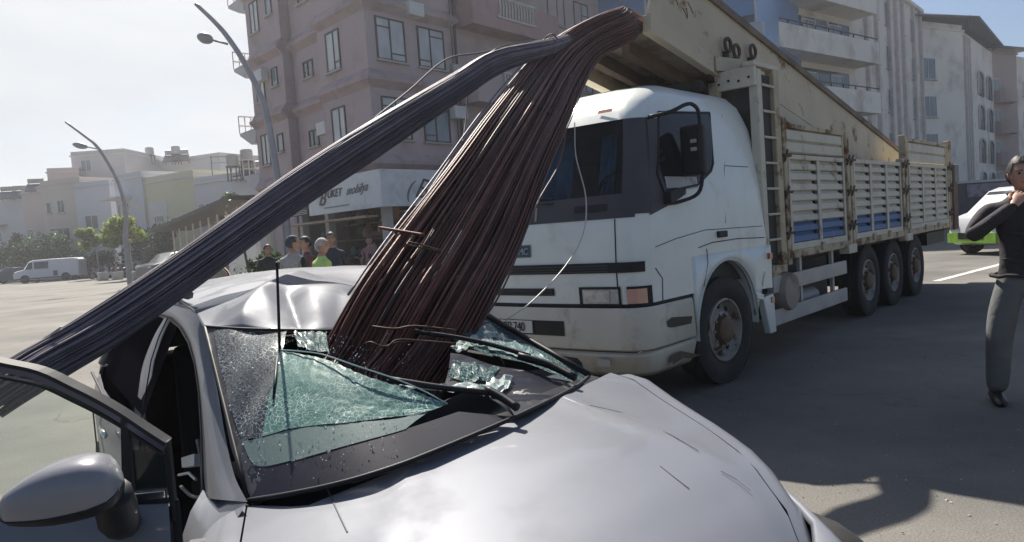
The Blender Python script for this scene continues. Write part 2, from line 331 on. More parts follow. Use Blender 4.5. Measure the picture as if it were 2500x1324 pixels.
# windows on the right facade (toward the truck)
for fl, z in enumerate((5.25, 8.12, 11.2, 14.2)):
    window(PB, MR, .45, 1.85, z, z+1.55, wood, curt if fl != 0 else curt, split=[1.12], trans=[(.45, 1.12, z+1.2), (1.12, 1.85, z+.28)])
    window(PB, MR, 2.5, 3.92, z-.02, z+1.53, wood, curt if fl else mid_p, split=[3.15], trans=[(3.15, 3.92, z+1.22), (2.5, 3.15, z+.25)])
    window(PB, ML, 1.85, 2.9, z, z+1.5, wood, curt, split=[2.3], trans=[(1.85, 2.3, z+.3)])
    ML2 = ML @ Matrix.Translation((0, -.55, 0)); ML3 = ML @ Matrix.Translation((0, -.1, 0))
    window(PB, ML2, 5.1, 5.95, z+.45, z+1.15, wood, dark_p, split=[5.55])
    window(PB, ML3, 8.9, 9.8, z+.1, z+1.5, wood, curt, split=[9.35])
    window(PB, ML3, 7.5, 8.1, z+.5, z+1.3, wood, mid_p, nx=1)
    # recessed balcony with parapet and baluster screen
    b = MB(); boxR(b, 4.72, 10.6, -1.3, .95, z-1.28, z-1.08); boxR(b, 4.72, 10.6, .81, .95, z-1.08, z-.02)
    boxR(b, 4.72, 4.86, -1.3, .81, z-1.08, z-.02); boxR(b, 10.46, 10.6, -1.3, .81, z-1.08, z-.02)
    bo = b.build('balcony', pinkb if fl % 2 == 0 else pinkw, PB)
    r = MB()
    for k in range(12): x = 6.4 + k*.2; r.tube([MR @ Vector((x, 1.0, z-.02)), MR @ Vector((x, 1.04, z+.1-.35)), MR @ Vector((x, 1.0, z-.75))], .045, 5)
    boxR(r, 6.2, 8.8, .96, 1.05, z-.02, z+.06); boxR(r, 6.2, 8.8, .955, 1.03, z-.82, z-.74)
    r.build('balustrade', whiter, bo)
    window(PB, MR @ Matrix.Translation((0, -1.3, 0)), 5.6, 7.2, z-1.0, z+1.2, wood, dark_p, nx=2, sill=False)
    window(PB, MR @ Matrix.Translation((0, -.02, 0)), 11.1, 12.5, z+.05, z+1.5, wood, curt, split=[11.9])
    window(PB, MR @ Matrix.Translation((0, -.02, 0)), 13.3, 14.6, z+.15, z+1.5, wood, curt, split=[14.0], trans=[(14.0, 14.6, z+.9)])
    # small side balconies sticking out at the far end
    c = MB(); A = dL * 10.3
    P = [A + nL*-.1, A + nL*-1.9, A + dL*1.9 + nL*-1.9, A + dL*1.9 + nL*-.1]; Cn = A + nL*-.7
    zz = z-1.05 if fl else z - .25
    c.add([Vector((p.x, p.y, zz)) for p in P] + [Vector((p.x, p.y, zz+.12)) for p in P] + [Vector(((p.x*.25+A.x*.75), (p.y*.25+A.y*.75), zz-.6)) for p in P],
          [(4, 5, 6, 7), (0, 4, 5, 1), (1, 5, 6, 2), (2, 6, 7, 3), (3, 7, 4, 0), (0, 1, 9, 8), (1, 2, 10, 9), (2, 3, 11, 10), (3, 0, 8, 11), (8, 9, 10, 11)])
    co = c.build('side_balcony', whiter, PB)
    r = MB(); 
    for h in (.5, .95): r.bar(P[3] + Vector((0, 0, zz+h)), P[2] + Vector((0, 0, zz+h)), .05, .05)
    for k in range(7): p = P[3].lerp(P[2], k/6); r.bar(p + Vector((0, 0, zz+.12)), p + Vector((0, 0, zz+.95)), .04, .04, Vector((1, 0, 0)))
    for k in range(5): p = P[2].lerp(P[1], k/4); r.bar(p + Vector((0, 0, zz+.12)), p + Vector((0, 0, zz+.95)), .04, .04, Vector((1, 0, 0)))
    r.build('railing', whiter, co)
for x, z, M2 in ((3.95, 6.2, MR), (1.9, 9.9, MR), (3.9, 6.0, ML2), (8.4, 9.0, ML3)):
    MB().box(x, x+.75, .03, .36, z, z+.5, M2).build('air_conditioner', wframe, PB, bev=.02)
# downpipe + cables
mb = MB(); mb.tube([MR @ Vector((4.5, .12, 3.9)), MR @ Vector((4.5, .12, 17))], .055, 8); mb.tube([MR @ Vector((4.3, .08, 5)), MR @ Vector((4.33, .1, 17))], .02, 5)
mb.build('downpipe', M_['dgrey'], PB)
mb = MB()
for k, (t, z, s) in enumerate(((-1, 10.9, .6),)): pass
mb.box(4.2, 4.5, .02, .2, 8.0, 8.4, MR); mb.build('meter_box', M_['steel'], PB)
# ------------------------------------------------ the shop on its ground floor
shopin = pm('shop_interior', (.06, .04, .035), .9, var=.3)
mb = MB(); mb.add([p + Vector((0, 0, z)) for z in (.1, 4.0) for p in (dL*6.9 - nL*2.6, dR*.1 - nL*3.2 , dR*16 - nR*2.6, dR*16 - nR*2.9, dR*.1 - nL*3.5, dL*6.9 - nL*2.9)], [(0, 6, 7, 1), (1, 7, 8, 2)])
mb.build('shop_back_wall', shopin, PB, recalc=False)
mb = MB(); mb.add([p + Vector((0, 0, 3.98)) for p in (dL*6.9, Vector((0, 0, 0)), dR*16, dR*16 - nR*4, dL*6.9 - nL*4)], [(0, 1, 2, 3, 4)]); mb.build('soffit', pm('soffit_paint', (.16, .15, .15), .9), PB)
for (t, s, M2) in ((.1, 0, ML), (4.4, 0, ML), (6.75, 0, ML), (4.4, 0, MR), (9.5, 0, MR), (15, 0, MR)):
    MB().box(t-.16, t+.16, -.5, -.18, .1, 3.98, M2).build('column', whiter, PB, bev=.02)
clut = [pm('goods_red', (.30, .06, .06), .7), pm('goods_pink', (.42, .20, .22), .7), pm('goods_white', (.5, .48, .46), .6), pm('goods_brown', (.17, .09, .05), .7), pm('goods_teal', (.07, .18, .18), .6), pm('goods_orange', (.36, .17, .07), .7)]
rr = random.Random(3)
for M2, rng in ((ML, (.6, 6.4)), (MR, (.6, 6.2))):
    for k in range(26):
        x = rr.uniform(*rng); y = -rr.uniform(.9, 2.4); z = rr.choice([.2, 1.0, 1.7, 2.3]); w_ = rr.uniform(.15, .5); h = rr.uniform(.2, .75)
        g = MB(); g.lathe([(.02, 0), (w_*.5, .02), (w_*.62, h*.5), (w_*.3, h*.9), (.02, h)], 8, M2 @ Matrix.Translation((x, y, z)))
        g.build('display_item', rr.choice(clut), PB, smooth=True)
    for z in (.98, 1.68, 2.28): MB().box(rng[0], rng[1], -2.5, -.95, z-.05, z-.01, M2).build('shelf', clut[3], PB)
signm = pm('sign_board', (.70, .70, .69), .4, var=.05, dirt=(.38, .36, .37), dscale=.8, dlo=.5, dhi=.8)
SG = thing('shop_sign', 'long pale shop sign with dark script lettering wrapped round the pink building corner', 'sign', (-4.6, 26, 0))
off = .75
cor = nL*off + nR*1.15
A = dL*4.0 + nL*off; B = cor; C_ = dR*10 + nR*1.15
for a, b, nn in ((A, B, nL), (B, C_, nR)):
    mb = MB(); n_ = nn * .12
    P = [a, b, b - n_, a - n_]
    mb.add([Vector((p.x, p.y, z)) for z in (2.72, 4.02) for p in P], [(0, 1, 2, 3), (7, 6, 5, 4), (0, 4, 5, 1), (1, 5, 6, 2), (2, 6, 7, 3), (3, 7, 4, 0)])
    mb.build('sign_panel', signm, SG, bev=.01)
def text_mesh(name, c, parent, M, mt, scale=None):   # lettering turned into a plain mesh
    t = bpy.data.objects.new('t', c); S.collection.objects.link(t); dg = bpy.context.evaluated_depsgraph_get(); me = bpy.data.meshes.new_from_object(t.evaluated_get(dg))
    bpy.data.objects.remove(t); me.materials.clear(); me.materials.append(mt); o = bpy.data.objects.new(name, me); S.collection.objects.link(o); o.parent = parent; o.matrix_local = M
    if scale: o.scale = scale
    return o
def text(s, parent, M, size, mt, ext=.008, shear=0, name='lettering', align='LEFT', sx=1.0):
    c = bpy.data.curves.new(name, 'FONT'); c.body = s; c.size = size; c.extrude = ext; c.shear = shear; c.align_x = align; c.space_character = sx
    return text_mesh(name, c, parent, M, mt)
ink = pm('sign_ink', (.05, .055, .06), .6); ink2 = pm('sign_ink_pale', (.19, .19, .21), .6)
def textM(a, d, n_, z, tilt=0, o=.02):       # letters run along d, face n
    d = d.normalized(); z_ = Vector((0, 0, 1)); M = Matrix((d, z_, d.cross(z_))).transposed().to_4x4(); M.translation = Vector((a.x, a.y, z)) + n_ * o
    return M @ Matrix.Rotation(tilt, 4, 'Z')
dirA = (B - A).normalized(); nA = Vector((dirA.y, -dirA.x, 0))
if nA.y > 0: nA = -nA
text('B', SG, textM(A + dirA*.80, dirA, nA, 3.08, radians(-6)), .85, ink, shear=.5)
text('UKET', SG, textM(A + dirA*1.50, dirA, nA, 3.3, radians(1)), .42, ink, shear=.35)
text('mobilya', SG, textM(A + dirA*2.85, dirA, nA, 3.3, radians(2)), .46, ink2, shear=.7)
text('~', SG, textM(A + dirA*.75, dirA, nA, 3.35, radians(40)), .8, ink2, shear=.3)
mb = MB(); MA = frameM(A, dirA, nA); mb.box(1.2, 3.0, .02, .03, 2.93, 2.965, MA); mb.build('underline', ink2, SG)
text('B', SG, textM(B + dR*1.45, dR, nR, 3.05, radians(-8)), 1.05, ink, shear=.5)
text('UKET', SG, textM(B + dR*2.0, dR, nR, 3.2, 0), .5, ink, shear=.35)
text('(', SG, textM(B + dR*1.05, dR, nR, 3.1, radians(-12)), .9, ink2, shear=.3)
text('mobilya', SG, textM(B + dR*3.4, dR, nR, 3.2, 0), .48, ink2, shear=.7)
# awning edges and tube lights under the sign
mb = MB(); mb.box(.1, 7.2, .05, .55, 2.42, 2.50, ML); mb.build('awning_rail', pm('awning_tan', (.42, .30, .22), .7), PB)
mb = MB(); mb.box(1.4, 4.6, -1.2, -1.05, 2.62, 2.68, MR); mb.build('light_tube', whiter, PB)
for z, x in ((3.3, 5.0), (2.95, 5.0)):
    mb = MB(); mb.box(x, x+1.5, .1, .3, z-.12, z+.12, ML); mb.build('air_vent', M_['dgrey'], PB)
    for k in range(3): MB().box(x+.05, x+1.45, .3, .33, z-.09+k*.07, z-.06+k*.07, ML).build('vent_slat', whiter, PB)

# ================================================================== other buildings
def building(name, label, P0, P1, depth, h, wm, win=None, fm=wframe, gm=mid_p, roof=None, group=None, floors=None, cat='building', parapet=.4, pm2=None):
    """box building: near facade from P0 to P1 (left to right as seen), sides going back"""
    P0 = Vector((P0[0], P0[1], 0)); P1 = Vector((P1[0], P1[1], 0)); o = thing(name, label, cat, P0, 0, group)
    d = (P1 - P0); W_ = d.length; d.normalize(); n_ = Vector((d.y, -d.x, 0))
    if n_.dot(P0) > 0: n_ = -n_
    M = frameM((0, 0, 0), d, n_)
    MB().box(0, W_, -depth, 0, 0, h, M).build('wall', wm, o)
    MB().box(-.12, W_+.12, -depth-.12, .12, h, h+.16, M).build('roof_slab', pm2 or whiter, o)
    if parapet:
        p = MB(); p.box(0, W_, -.15, 0, h+.16, h+.16+parapet, M); p.box(0, .15, -depth, -.15, h+.16, h+.16+parapet, M); p.box(W_-.15, W_, -depth, -.15, h+.16, h+.16+parapet, M); p.build('parapet', wm, o)
    for (x0, x1, z0, z1, kind) in (win or []):
        if kind == 'b':      # balcony: slab, parapet, dark opening behind
            b = MB(); b.box(x0, x1, .0, 1.2, z0-.15, z0, M); b.box(x0, x1, 1.1, 1.2, z0, z0+1.0, M); b.box(x0, x0+.1, 0, 1.1, z0, z0+1, M); b.box(x1-.1, x1, 0, 1.1, z0, z0+1, M)
            bo = b.build('balcony', pm2 or wm, o)
            window(o, M, x0+.3, x1-.3, z0+.05, z0+2.2, fm, dark_p, nx=3, sill=False)
        elif kind == 'a':    # arched opening
            a = MB(); n2 = 10; xm = (x0+x1)/2; r = (x1-x0)/2
            arc = [(x0, z0)] + [(xm - r*cos(pi*k/n2), z1 - r + r*sin(pi*k/n2)) for k in range(n2+1)] + [(x1, z0)]
            a.prism(arc, lambda x, z: M @ Vector((x, .01, z)), lambda x, z: M @ Vector((x, .03, z)))
            ao = a.build('arched_window', dark_p, o); r_ = MB(); r_.tube([M @ Vector((x, .05, z)) for x, z in arc], .09, 5); r_.build('arch_surround', whiter, ao)
        else: window(o, M, x0, x1, z0, z1, fm, {'w': gm, 'd': dark_p, 'c': curt}[kind], nx=2 if x1-x0 > .9 else 1)
    return o, M, W_
def heater(loc, rz, sc, label, group='solar water heaters on the roofs'):
    o = thing('solar_water_heater', label, 'water heater', loc, rz, group)
    t = MB(); t.lathe([(0, -.7), (.28, -.7), (.28, .7), (0, .7)], 12, Matrix.Translation((0, .3, 1.35*sc)) @ Matrix.Rotation(pi/2, 4, 'Y')); t.build('tank', pm('tank_grey', (.36, .35, .34), .5), o, smooth='auto')
    l = MB()
    for x in (-.7, .7): l.bar((x, .3, 0), (x, .3, 1.1*sc), .06, .06, Vector((1, 0, 0))); l.bar((x, -1, .05), (x, .3, 1.0*sc), .05, .05)
    l.build('stand', M_['dgrey'], o)
    MB().add([(-.8, -1.0, .15), (.8, -1.0, .15), (.8, .15, 1.0*sc), (-.8, .15, 1.0*sc)], [(0, 1, 2, 3)]).build('collector', pm('solar_panel', (.03, .035, .06), .15), o, thick=.08)
def barrel(loc, label):
    o = thing('water_tank', label, 'water tank', loc, 0, 'rooftop water tanks')
    MB().lathe([(0, 1.2), (.42, 1.2), (.48, 1.3), (.48, 2.0), (.42, 2.1), (0, 2.12)], 12).build('tank', pm('tank_grey', (.36, .35, .34), .5), o, smooth='auto')
    l = MB()
    for x, y in ((-.35, -.35), (.35, -.35), (.35, .35), (-.35, .35)): l.bar((x, y, 0), (x, y, 1.2), .08, .08, Vector((1, 0, 0)))
    l.box(-.45, .45, -.45, .45, 1.12, 1.2); l.build('stand', M_['dgrey'], o)
def hp(px, D): p = at(px, 640, D); return (p.x, p.y)
def topz(px, py, D): return at(px, py, D).z
cr1 = pm('render_bluegrey', (.52, .53, .56), .9, var=.06, vs_=.3); cr2 = pm('render_rose', (.56, .46, .42), .9, var=.07, vs_=.3); cr3 = pm('render_tan', (.56, .49, .42), .9, var=.07, vs_=.3)
cr4 = pm('render_yellow', (.60, .56, .38), .9, var=.05, vs_=.3); cr5 = pm('render_pale', (.60, .59, .57), .9, var=.06, vs_=.3); cr6 = pm('render_grey', (.48, .47, .47), .9, var=.07, vs_=.3)
rooft = pm('roof_tile', (.25, .13, .10), .85, var=.2)
b1, Mb1, W1 = building('house', 'blue grey two storey house at the far left behind the bushes', hp(-90, 84), hp(72, 80), 14, topz(30, 490, 82), cr1,
    [(2.2, 4.6, 4.2, 5.6, 'w'), (2.0, 5.2, 1.6, 3.4, 'd'), (5.6, 7.2, 4.4, 5.5, 'w'), (-.0+.4, 1.6, 4.2, 5.4, 'd')])
b2, Mb2, W2 = building('house', 'narrow rose coloured house squeezed between the blue grey house and the tan terraces', hp(70, 78), hp(118, 76), 12, topz(95, 470, 77), cr2, [(.5, 1.5, 4.2, 5.4, 'd'), (.4, 1.4, 1.4, 2.8, 'd')])
b3, Mb3, W3 = building('house', 'tan stepped house with brown balconies in front of the tall grey block', hp(118, 74), hp(215, 72), 12, topz(160, 450, 73), cr3,
    [(.4, 3.9, 2.9, 4, 'b'), (.6, 1.3, 6.6, 7.8, 'd'), (2.2, 3.2, 6.6, 7.9, 'd')], pm2=cr2)
b4, Mb4, W4 = building('apartment_block', 'tall grey block with flat roof and one railed terrace above the terraces', hp(200, 80), hp(330, 80), 16, topz(260, 378, 80), cr6,
    [(1.0, 2.2, 11.4, 12.7, 'w')])
b4b, _, _ = building('house', 'rose grey terraced house stepping down in front of the tall block', hp(138, 78), hp(215, 79), 10, topz(170, 420, 78), cr2, [(.6, 1.6, 8, 9.4, 'd')])
b5, Mb5, W5 = building('house', 'pale blue grey house with one double window in front of the tall grey block', hp(200, 71), hp(285, 70), 8, topz(240, 455, 70), cr1,
    [(.9, 2.5, 4.6, 6.0, 'd')], pm2=cr6)
b6, Mb6, W6 = building('house', 'yellow painted house with white window surround and dark balcony doors', hp(366, 65), hp(492, 61), 12, topz(425, 440, 63), cr4, [], pm2=cr5)
MB().box(.8, 3.4, 0, .06, 3.9, 6.3, Mb6).build('pale_panel', cr5, b6)
window(b6, Mb6 @ Matrix.Translation((0, .06, 0)), 1.5, 2.9, 4.5, 5.1, wframe, dark_p, nx=4, sill=False)
MB().box(.6, 3.8, 0, .5, 2.4, 2.6, Mb6).build('ledge', cr5, b6)
b9, Mb9, W9 = building('house', 'pale grey house with tall dark balcony doors joined to the left of the yellow house', hp(298, 67), hp(366, 64.6), 12, topz(330, 436, 65.5), cr1,
    [(.25, .75, 4.6, 6.6, 'd'), (.95, 1.45, 4.6, 6.6, 'd'), (1.65, 2.15, 4.6, 6.6, 'd'), (.5, 1.1, 1.8, 3.6, 'd'), (1.3, 1.9, 1.8, 3.6, 'd')], pm2=cr5)
MB().box(-.2, 2.6, 0, 1.3, 4.1, 4.3, Mb9).build('balcony', cr2, b9); MB().box(-.2, 2.6, 1.2, 1.3, 4.3, 4.9, Mb9).build('railing', wframe, b9)
MB().box(-.3, 2.7, 0, 1.5, 6.9, 7.1, Mb9).build('canopy', whiter, b9)
b7, Mb7, W7 = building('house', 'pale blue house with a row of white framed windows right of the yellow house', hp(492, 60), hp(680, 56), 12, topz(560, 440, 58), cr1,
    [(.3, 1.1, 3.9, 5.6, 'w'), (1.2, 2.0, 3.9, 5.6, 'd'), (2.1, 2.9, 3.9, 5.6, 'w')], pm2=cr5)
b8, Mb8, W8 = building('apartment_block', 'long pale flat roofed block standing behind the yellow and pale blue houses', hp(330, 90), hp(560, 84), 14, topz(450, 398, 87), cr5, [])
rz_ = radians(20)
for k, (px, py, D, lb) in enumerate(((20, 488, 80, 'solar heater tilted on the blue grey roof, nearest the photo edge'), (52, 486, 79, 'solar heater on the blue grey roof beside the rose house'), (88, 470, 77, 'single solar heater on the narrow rose roof'),
        (420, 398, 85, 'solar heater on the long pale roof, left of its neighbour'), (445, 396, 85, 'solar heater on the long pale roof above the yellow house'), (620, 440, 57, 'low solar heater on the pale blue roof by the pink building'), (600, 440, 58, 'solar heater between water tanks on the pale blue roof'))):
    p = at(px, py, D); heater((p.x, p.y, topz(px, py, D) - .1), rr.uniform(-.6, .6), 1.0, lb)
for k, (px, py, D, lb) in enumerate(((368, 400, 86, 'squat water tank alone on the long pale roof'), (432, 398, 84, 'water tank between the solar heaters on the long pale roof'), (572, 438, 57, 'shorter water tank on the pale blue roof'), (606, 425, 57, 'taller water tank on the pale blue roof next to the pink building'))):
    p = at(px, py, D); barrel((p.x, p.y, p.z - .2), lb)
rc = random.Random(77); awn = [pm('awning_brown', (.22, .13, .10), .8), pm('awning_cream', (.50, .46, .38), .8), pm('awning_green', (.12, .18, .14), .8)]
for bo_, Mb_, W_, hh in ((b1, Mb1, W1, 6), (b3, Mb3, W3, 8), (b5, Mb5, W5, 6), (b7, Mb7, W7, 6), (b4, Mb4, W4, 10)):
    for fl in range(int(hh//3)):
        z = 1.2 + 3*fl
        for k in range(max(1, int(W_//3))):
            x = .5 + 3*k + rc.uniform(0, .8)
            if x + 1.3 > W_: continue
            if rc.random() < .45: MB().add([(x, .0, z+2.1), (x+1.6, .0, z+2.1), (x+1.6, .9, z+1.7), (x, .9, z+1.7)], [(0, 1, 2, 3)]).build('awning', rc.choice(awn), bo_, thick=.05).matrix_local = Mb_.copy()
            if rc.random() < .5: MB().box(x+.1, x+.8, .02, .32, z-.1, z+.4, Mb_).build('air_conditioner', wframe, bo_)
            if rc.random() < .5: MB().box(x-.2, x+1.9, .0, .9, z-.3, z-.15, Mb_).build('balcony_slab', cr5, bo_); MB().box(x-.2, x+1.9, .84, .9, z-.15, z+.6, Mb_).build('railing', rc.choice((wframe, cr2, M_['dgrey'])), bo_)
ant = thing('roof_antenna', 'thin aerial frame above the flat roofs left of the pink building', 'antenna', at(520, 440, 60))
mb = MB(); h0 = 0
for x in (0, 1.6, 3.2, 4.6): mb.bar((x, 0, 0), (x, 0, 2.0), .05, .05, Vector((1, 0, 0)))
mb.bar((0, 0, 1.9), (4.6, 0, 1.7), .04, .04); mb.bar((0, 0, 1.4), (4.6, 0, 1.3), .03, .03); mb.build('frame', M_['dgrey'], ant)
# ------------------------------------------------ right side buildings
beige = pm('render_beige', (.76, .71, .64), .88, var=.05, vs_=.4, dirt=(.36, .31, .26), dscale=.5, dlo=.5, dhi=.8)
beige2 = pm('render_cream', (.80, .76, .69), .88, var=.05, vs_=.4, dirt=(.38, .33, .27), dscale=.5, dlo=.5, dhi=.8)
pinkg = pm('render_dusty_pink', (.42, .34, .32), .88, var=.06, vs_=.4)
pilas = pm('pilaster', (.58, .53, .50), .88)
def rp(px, py, D): p = at(px, py, D); return (p.x, p.y)
# building R1: balcony face and column face meet at px 2125
zc = at(2125, 20, 45).z
cA = rp(1870, 470, 38.5); cB = rp(2122, 470, 45.5); cC = rp(2262, 470, 57)
R1, MR1a, Wa = building('apartment_building', 'large beige apartment block with long glazed balconies behind the truck bed', cA, cB, 13, 16.1, beige, [], pm2=beige)
for fl in range(5):
    z = 1.6 + fl*2.95
    b = MB(); b.box(-1, Wa-1.2, 0, 1.5, z-.5, z-.2, MR1a); b.box(-1, Wa-1.2, 1.4, 1.5, z-.2, z+.75, MR1a); b.box(Wa-1.3, Wa-1.2, 0, 1.4, z-.2, z+.75, MR1a)
    bo = b.build('balcony', beige2, R1)
    r = MB(); r.box(-1, Wa-1.2, 1.42, 1.48, z+.95, z+1.0, MR1a)
    for k in range(8): x = -.9 + k*(Wa-.5)/8; r.box(x, x+.05, 1.42, 1.48, z+.75, z+1.0, MR1a)
    r.build('railing', M_['dgrey'], bo)
    if fl != 2:
        for k in range(4):
            x0 = -.8 + k*(Wa-.8)/4; window(R1, MR1a @ Matrix.Translation((0, 1.38 if fl in (4,) else .02, 0)), x0, x0+(Wa-1.2)/4, z+.78, z+2.1, wframe, (mid_p, dark_p)[k % 2], nx=2, sill=False)
    else: MB().box(-.8, Wa-2, .02, .05, z-.1, z+2.1, MR1a).build('opening', dark_p, R1); 
    for k in range(2): window(R1, MR1a @ Matrix.Translation((0, .05, 0)), Wa-4.2-k*3, Wa-2.8-k*3, z, z+1.9, wframe, mid_p, nx=2, sill=False)
dd = Vector((cC[0]-cB[0], cC[1]-cB[1], 0)); W1c = dd.length; o0 = Vector((cB[0]-cA[0], cB[1]-cA[1], 0)); nn = Vector((dd.y, -dd.x, 0)).normalized()
MR1c = frameM(o0, dd, nn)
MB().box(0, W1c, -10, 0, 0, 16.2, MR1c).build('side_wall', beige, R1)
MB().box(-.3, W1c+.2, -10, .25, 16.2, 16.45, MR1c).build('cornice', beige, R1)
for x in (.5, W1c*.18, W1c*.38, W1c*.5, W1c*.62, W1c*.82, W1c-.5): MB().box(x-.14, x+.14, 0, .22, 0, 16.2, MR1c).build('pilaster', pilas, R1)
for fl in range(5):
    for x in (.27, .72):
        for s in (-.07, .09):
            xx = W1c*(x+s); window(R1, MR1c, xx-.32, xx+.32, 1.9+fl*2.95, 3.5+fl*2.95, wframe, mid_p, nx=1)
for fl in range(4):
    MB().box(Wa-1.1, Wa-.45, .02, .35, 2.2+fl*2.95, 2.7+fl*2.95, MR1a).build('air_conditioner', wframe, R1)
# building R2
cA = rp(2238, 450, 57); cB = rp(2362, 450, 60); cC = rp(2432, 450, 70)
R2, MR2, Wb = building('apartment_building', 'cream block with arched openings and a dark pitched canopy roof', cA, cB, 10, 15.2, beige2,
    [(1.0, 2.9, 2.2+k*3.0, 3.9+k*3.0, 'w') for k in range(4)], pm2=beige2)
dd = Vector((cC[0]-cB[0], cC[1]-cB[1], 0)); W2c = dd.length; o0 = Vector((cB[0]-cA[0], cB[1]-cA[1], 0)); nn = Vector((dd.y, -dd.x, 0)).normalized(); MR2c = frameM(o0, dd, nn)
MB().box(0, W2c, -8, 0, 0, 15.3, MR2c).build('side_wall', beige2, R2)
for x in (.3, 1.2, 2.1): MB().box(x-.15, x+.15, 0, .2, 0, 15.0, MR2c).build('pilaster', pilas, R2)
for fl in range(4):
    for x in (.42, .74):
        a = MB(); x0 = W2c*x; x1 = x0+W2c*.2; xm = (x0+x1)/2; r = (x1-x0)/2; z0 = 1.6+fl*3.0; z1 = z0+2.2; n2 = 10
        arc = [(x0, z0)] + [(xm-r*cos(pi*k/n2), z1-.6+.6*sin(pi*k/n2)) for k in range(n2+1)] + [(x1, z0)]
        a.prism(arc, lambda x, z: MR2c @ Vector((x, .01, z)), lambda x, z: MR2c @ Vector((x, .03, z)))
        ao = a.build('arched_window', dark_p, R2); r_ = MB(); r_.tube([MR2c @ Vector((x, .06, z)) for x, z in arc], .1, 5); r_.build('arch_surround', whiter, ao)
navy = pm('navy_roof', (.035, .045, .08), .6, var=.2)
rf = MB(); e = [MR2 @ Vector(p) for p in ((-.8, .9, 15.9), (Wb+.4, 1.2, 16.2))] ; 
e2 = [MR2c @ Vector(p) for p in ((W2c+.8, .9, 15.9), (W2c+.8, -8, 15.9))]; e3 = MR2 @ Vector((-.8, -9, 15.9)); top = MR2 @ Vector((Wb*.8, -4.2, 18.0))
V = [e[0], e[1], e2[0], e2[1], e3, top]; rf.add(V, [(0, 1, 5), (1, 2, 5), (2, 3, 5), (3, 4, 5), (4, 0, 5)]); rf.build('canopy_roof', navy, R2, thick=.15)
for p in V[:4]: q = p.lerp(top, .12); MB().bar(Vector((q.x, q.y, 15.3)), q, .12, .12, Vector((1, 0, 0))).build('roof_post', M_['dgrey'], R2)
# building R3
cA = rp(2424, 440, 70); cB = rp(2490, 440, 72); cC = rp(2640, 440, 80)
R3, MR3, Wc = building('apartment_building', 'dusty pink block with curved balconies at the right edge of the photo', cA, cB, 12, 15.3, pinkg,
    [(.5, 1.6, 2.4+k*3, 3.9+k*3, 'w') for k in range(4)], pm2=pinkg)
for k in range(4):
    b = MB(); G = []
    for i in range(9):
        a = pi*i/8; p = MR3 @ Vector((Wc*.45 - 1.35*cos(a), 1.2*sin(a), 0)); G.append([p + Vector((0, 0, 1.5+k*3)), p + Vector((0, 0, 2.7+k*3))])
    b.grid(G); b.build('curved_balcony', pinkg, R3, thick=.15)
dd = Vector((cC[0]-cB[0], cC[1]-cB[1], 0)); o0 = Vector((cB[0]-cA[0], cB[1]-cA[1], 0)); nn = Vector((dd.y, -dd.x, 0)).normalized(); MR3c = frameM(o0, dd, nn)
MB().box(0, dd.length, -8, 0, 0, 15.2, MR3c).build('side_wall', beige, R3)
for fl in range(4): window(R3, MR3c, 1.2, 2.6, 2.3+fl*3, 3.8+fl*3, wframe, mid_p); window(R3, MR3c, 4.5, 6, 2.3+fl*3, 3.8+fl*3, wframe, mid_p)
rf = MB(); rf.add([MR3 @ Vector(p) for p in ((-.6, 1, 15.8), (Wc+1, 1, 15.8), (Wc+1, -9, 15.8), (-.6, -9, 15.8), (Wc*.5, -4, 17.3))], [(0, 1, 4), (1, 2, 4), (2, 3, 4), (3, 0, 4)]); rf.build('canopy_roof', navy, R3, thick=.15)
# blue glazed building behind the tipper, with navy flat roof
bglass = pm('blue_glass', (.06, .20, .44), .25, var=.2, vs_=.3, spec=.8)
cA = rp(1490, 520, 38); cB = rp(1868, 490, 33.5)
BG, MBG, Wd = building('glazed_building', 'blue glazed building with dark navy roof behind the raised load bed', cA, cB, 10, 13.4, bglass, [], parapet=0, pm2=navy)
for k in range(7): MB().box(k*Wd/6-.04, k*Wd/6+.04, 0, .06, 0, 13.4, MBG).build('mullion', mid_p if k % 2 else whiter, BG)
for z in (4.2, 7.3, 10.4): MB().box(0, Wd, .0, .045, z, z+.3, MBG).build('spandrel', navy, BG)
MB().box(Wd*.94, Wd+.4, 0.05, .6, 8.2, 10.2, MBG).build('enclosed_balcony', pm('pale_blue_panel', (.34, .42, .48), .6), BG)
MB().box(-.8, Wd+.9, -10, 1.0, 13.56, 13.9, MBG).build('roof_overhang', navy, BG)
mb = MB()
for x in (3, 5.5, 7.5): mb.box(Wd-x*.3, Wd-x*.3+.4, -3, -2.6, 13.9, 15.2, MBG)
mb.build('roof_frame', M_['steel'], BG)
# low shop row + hoarding behind the police car
LS, MLS, Wl = building('shop_row', 'low dark shop front with a banner under the arched building', rp(2290, 450, 50), rp(2480, 440, 52), 3, 2.6, M_['dgrey'], [], parapet=0)
MB().box(2.5, Wl-.2, 0, .08, 1.6, 2.5, MLS).build('banner', pm('banner', (.25, .20, .24), .7, var=.4, vs_=3), LS)
# distant building row closing the gaps and casting the far shade
for k, (a, b, D, h, lb) in enumerate(((-30, 60, 120, 9, 'low pale building far behind the blue grey house'), (560, 760, 95, 9, 'plain pale block just visible beyond the pale blue house'))):
    building('far_building', lb, rp(a, 640, D), rp(b, 620, D), 10, h, cr5, [])

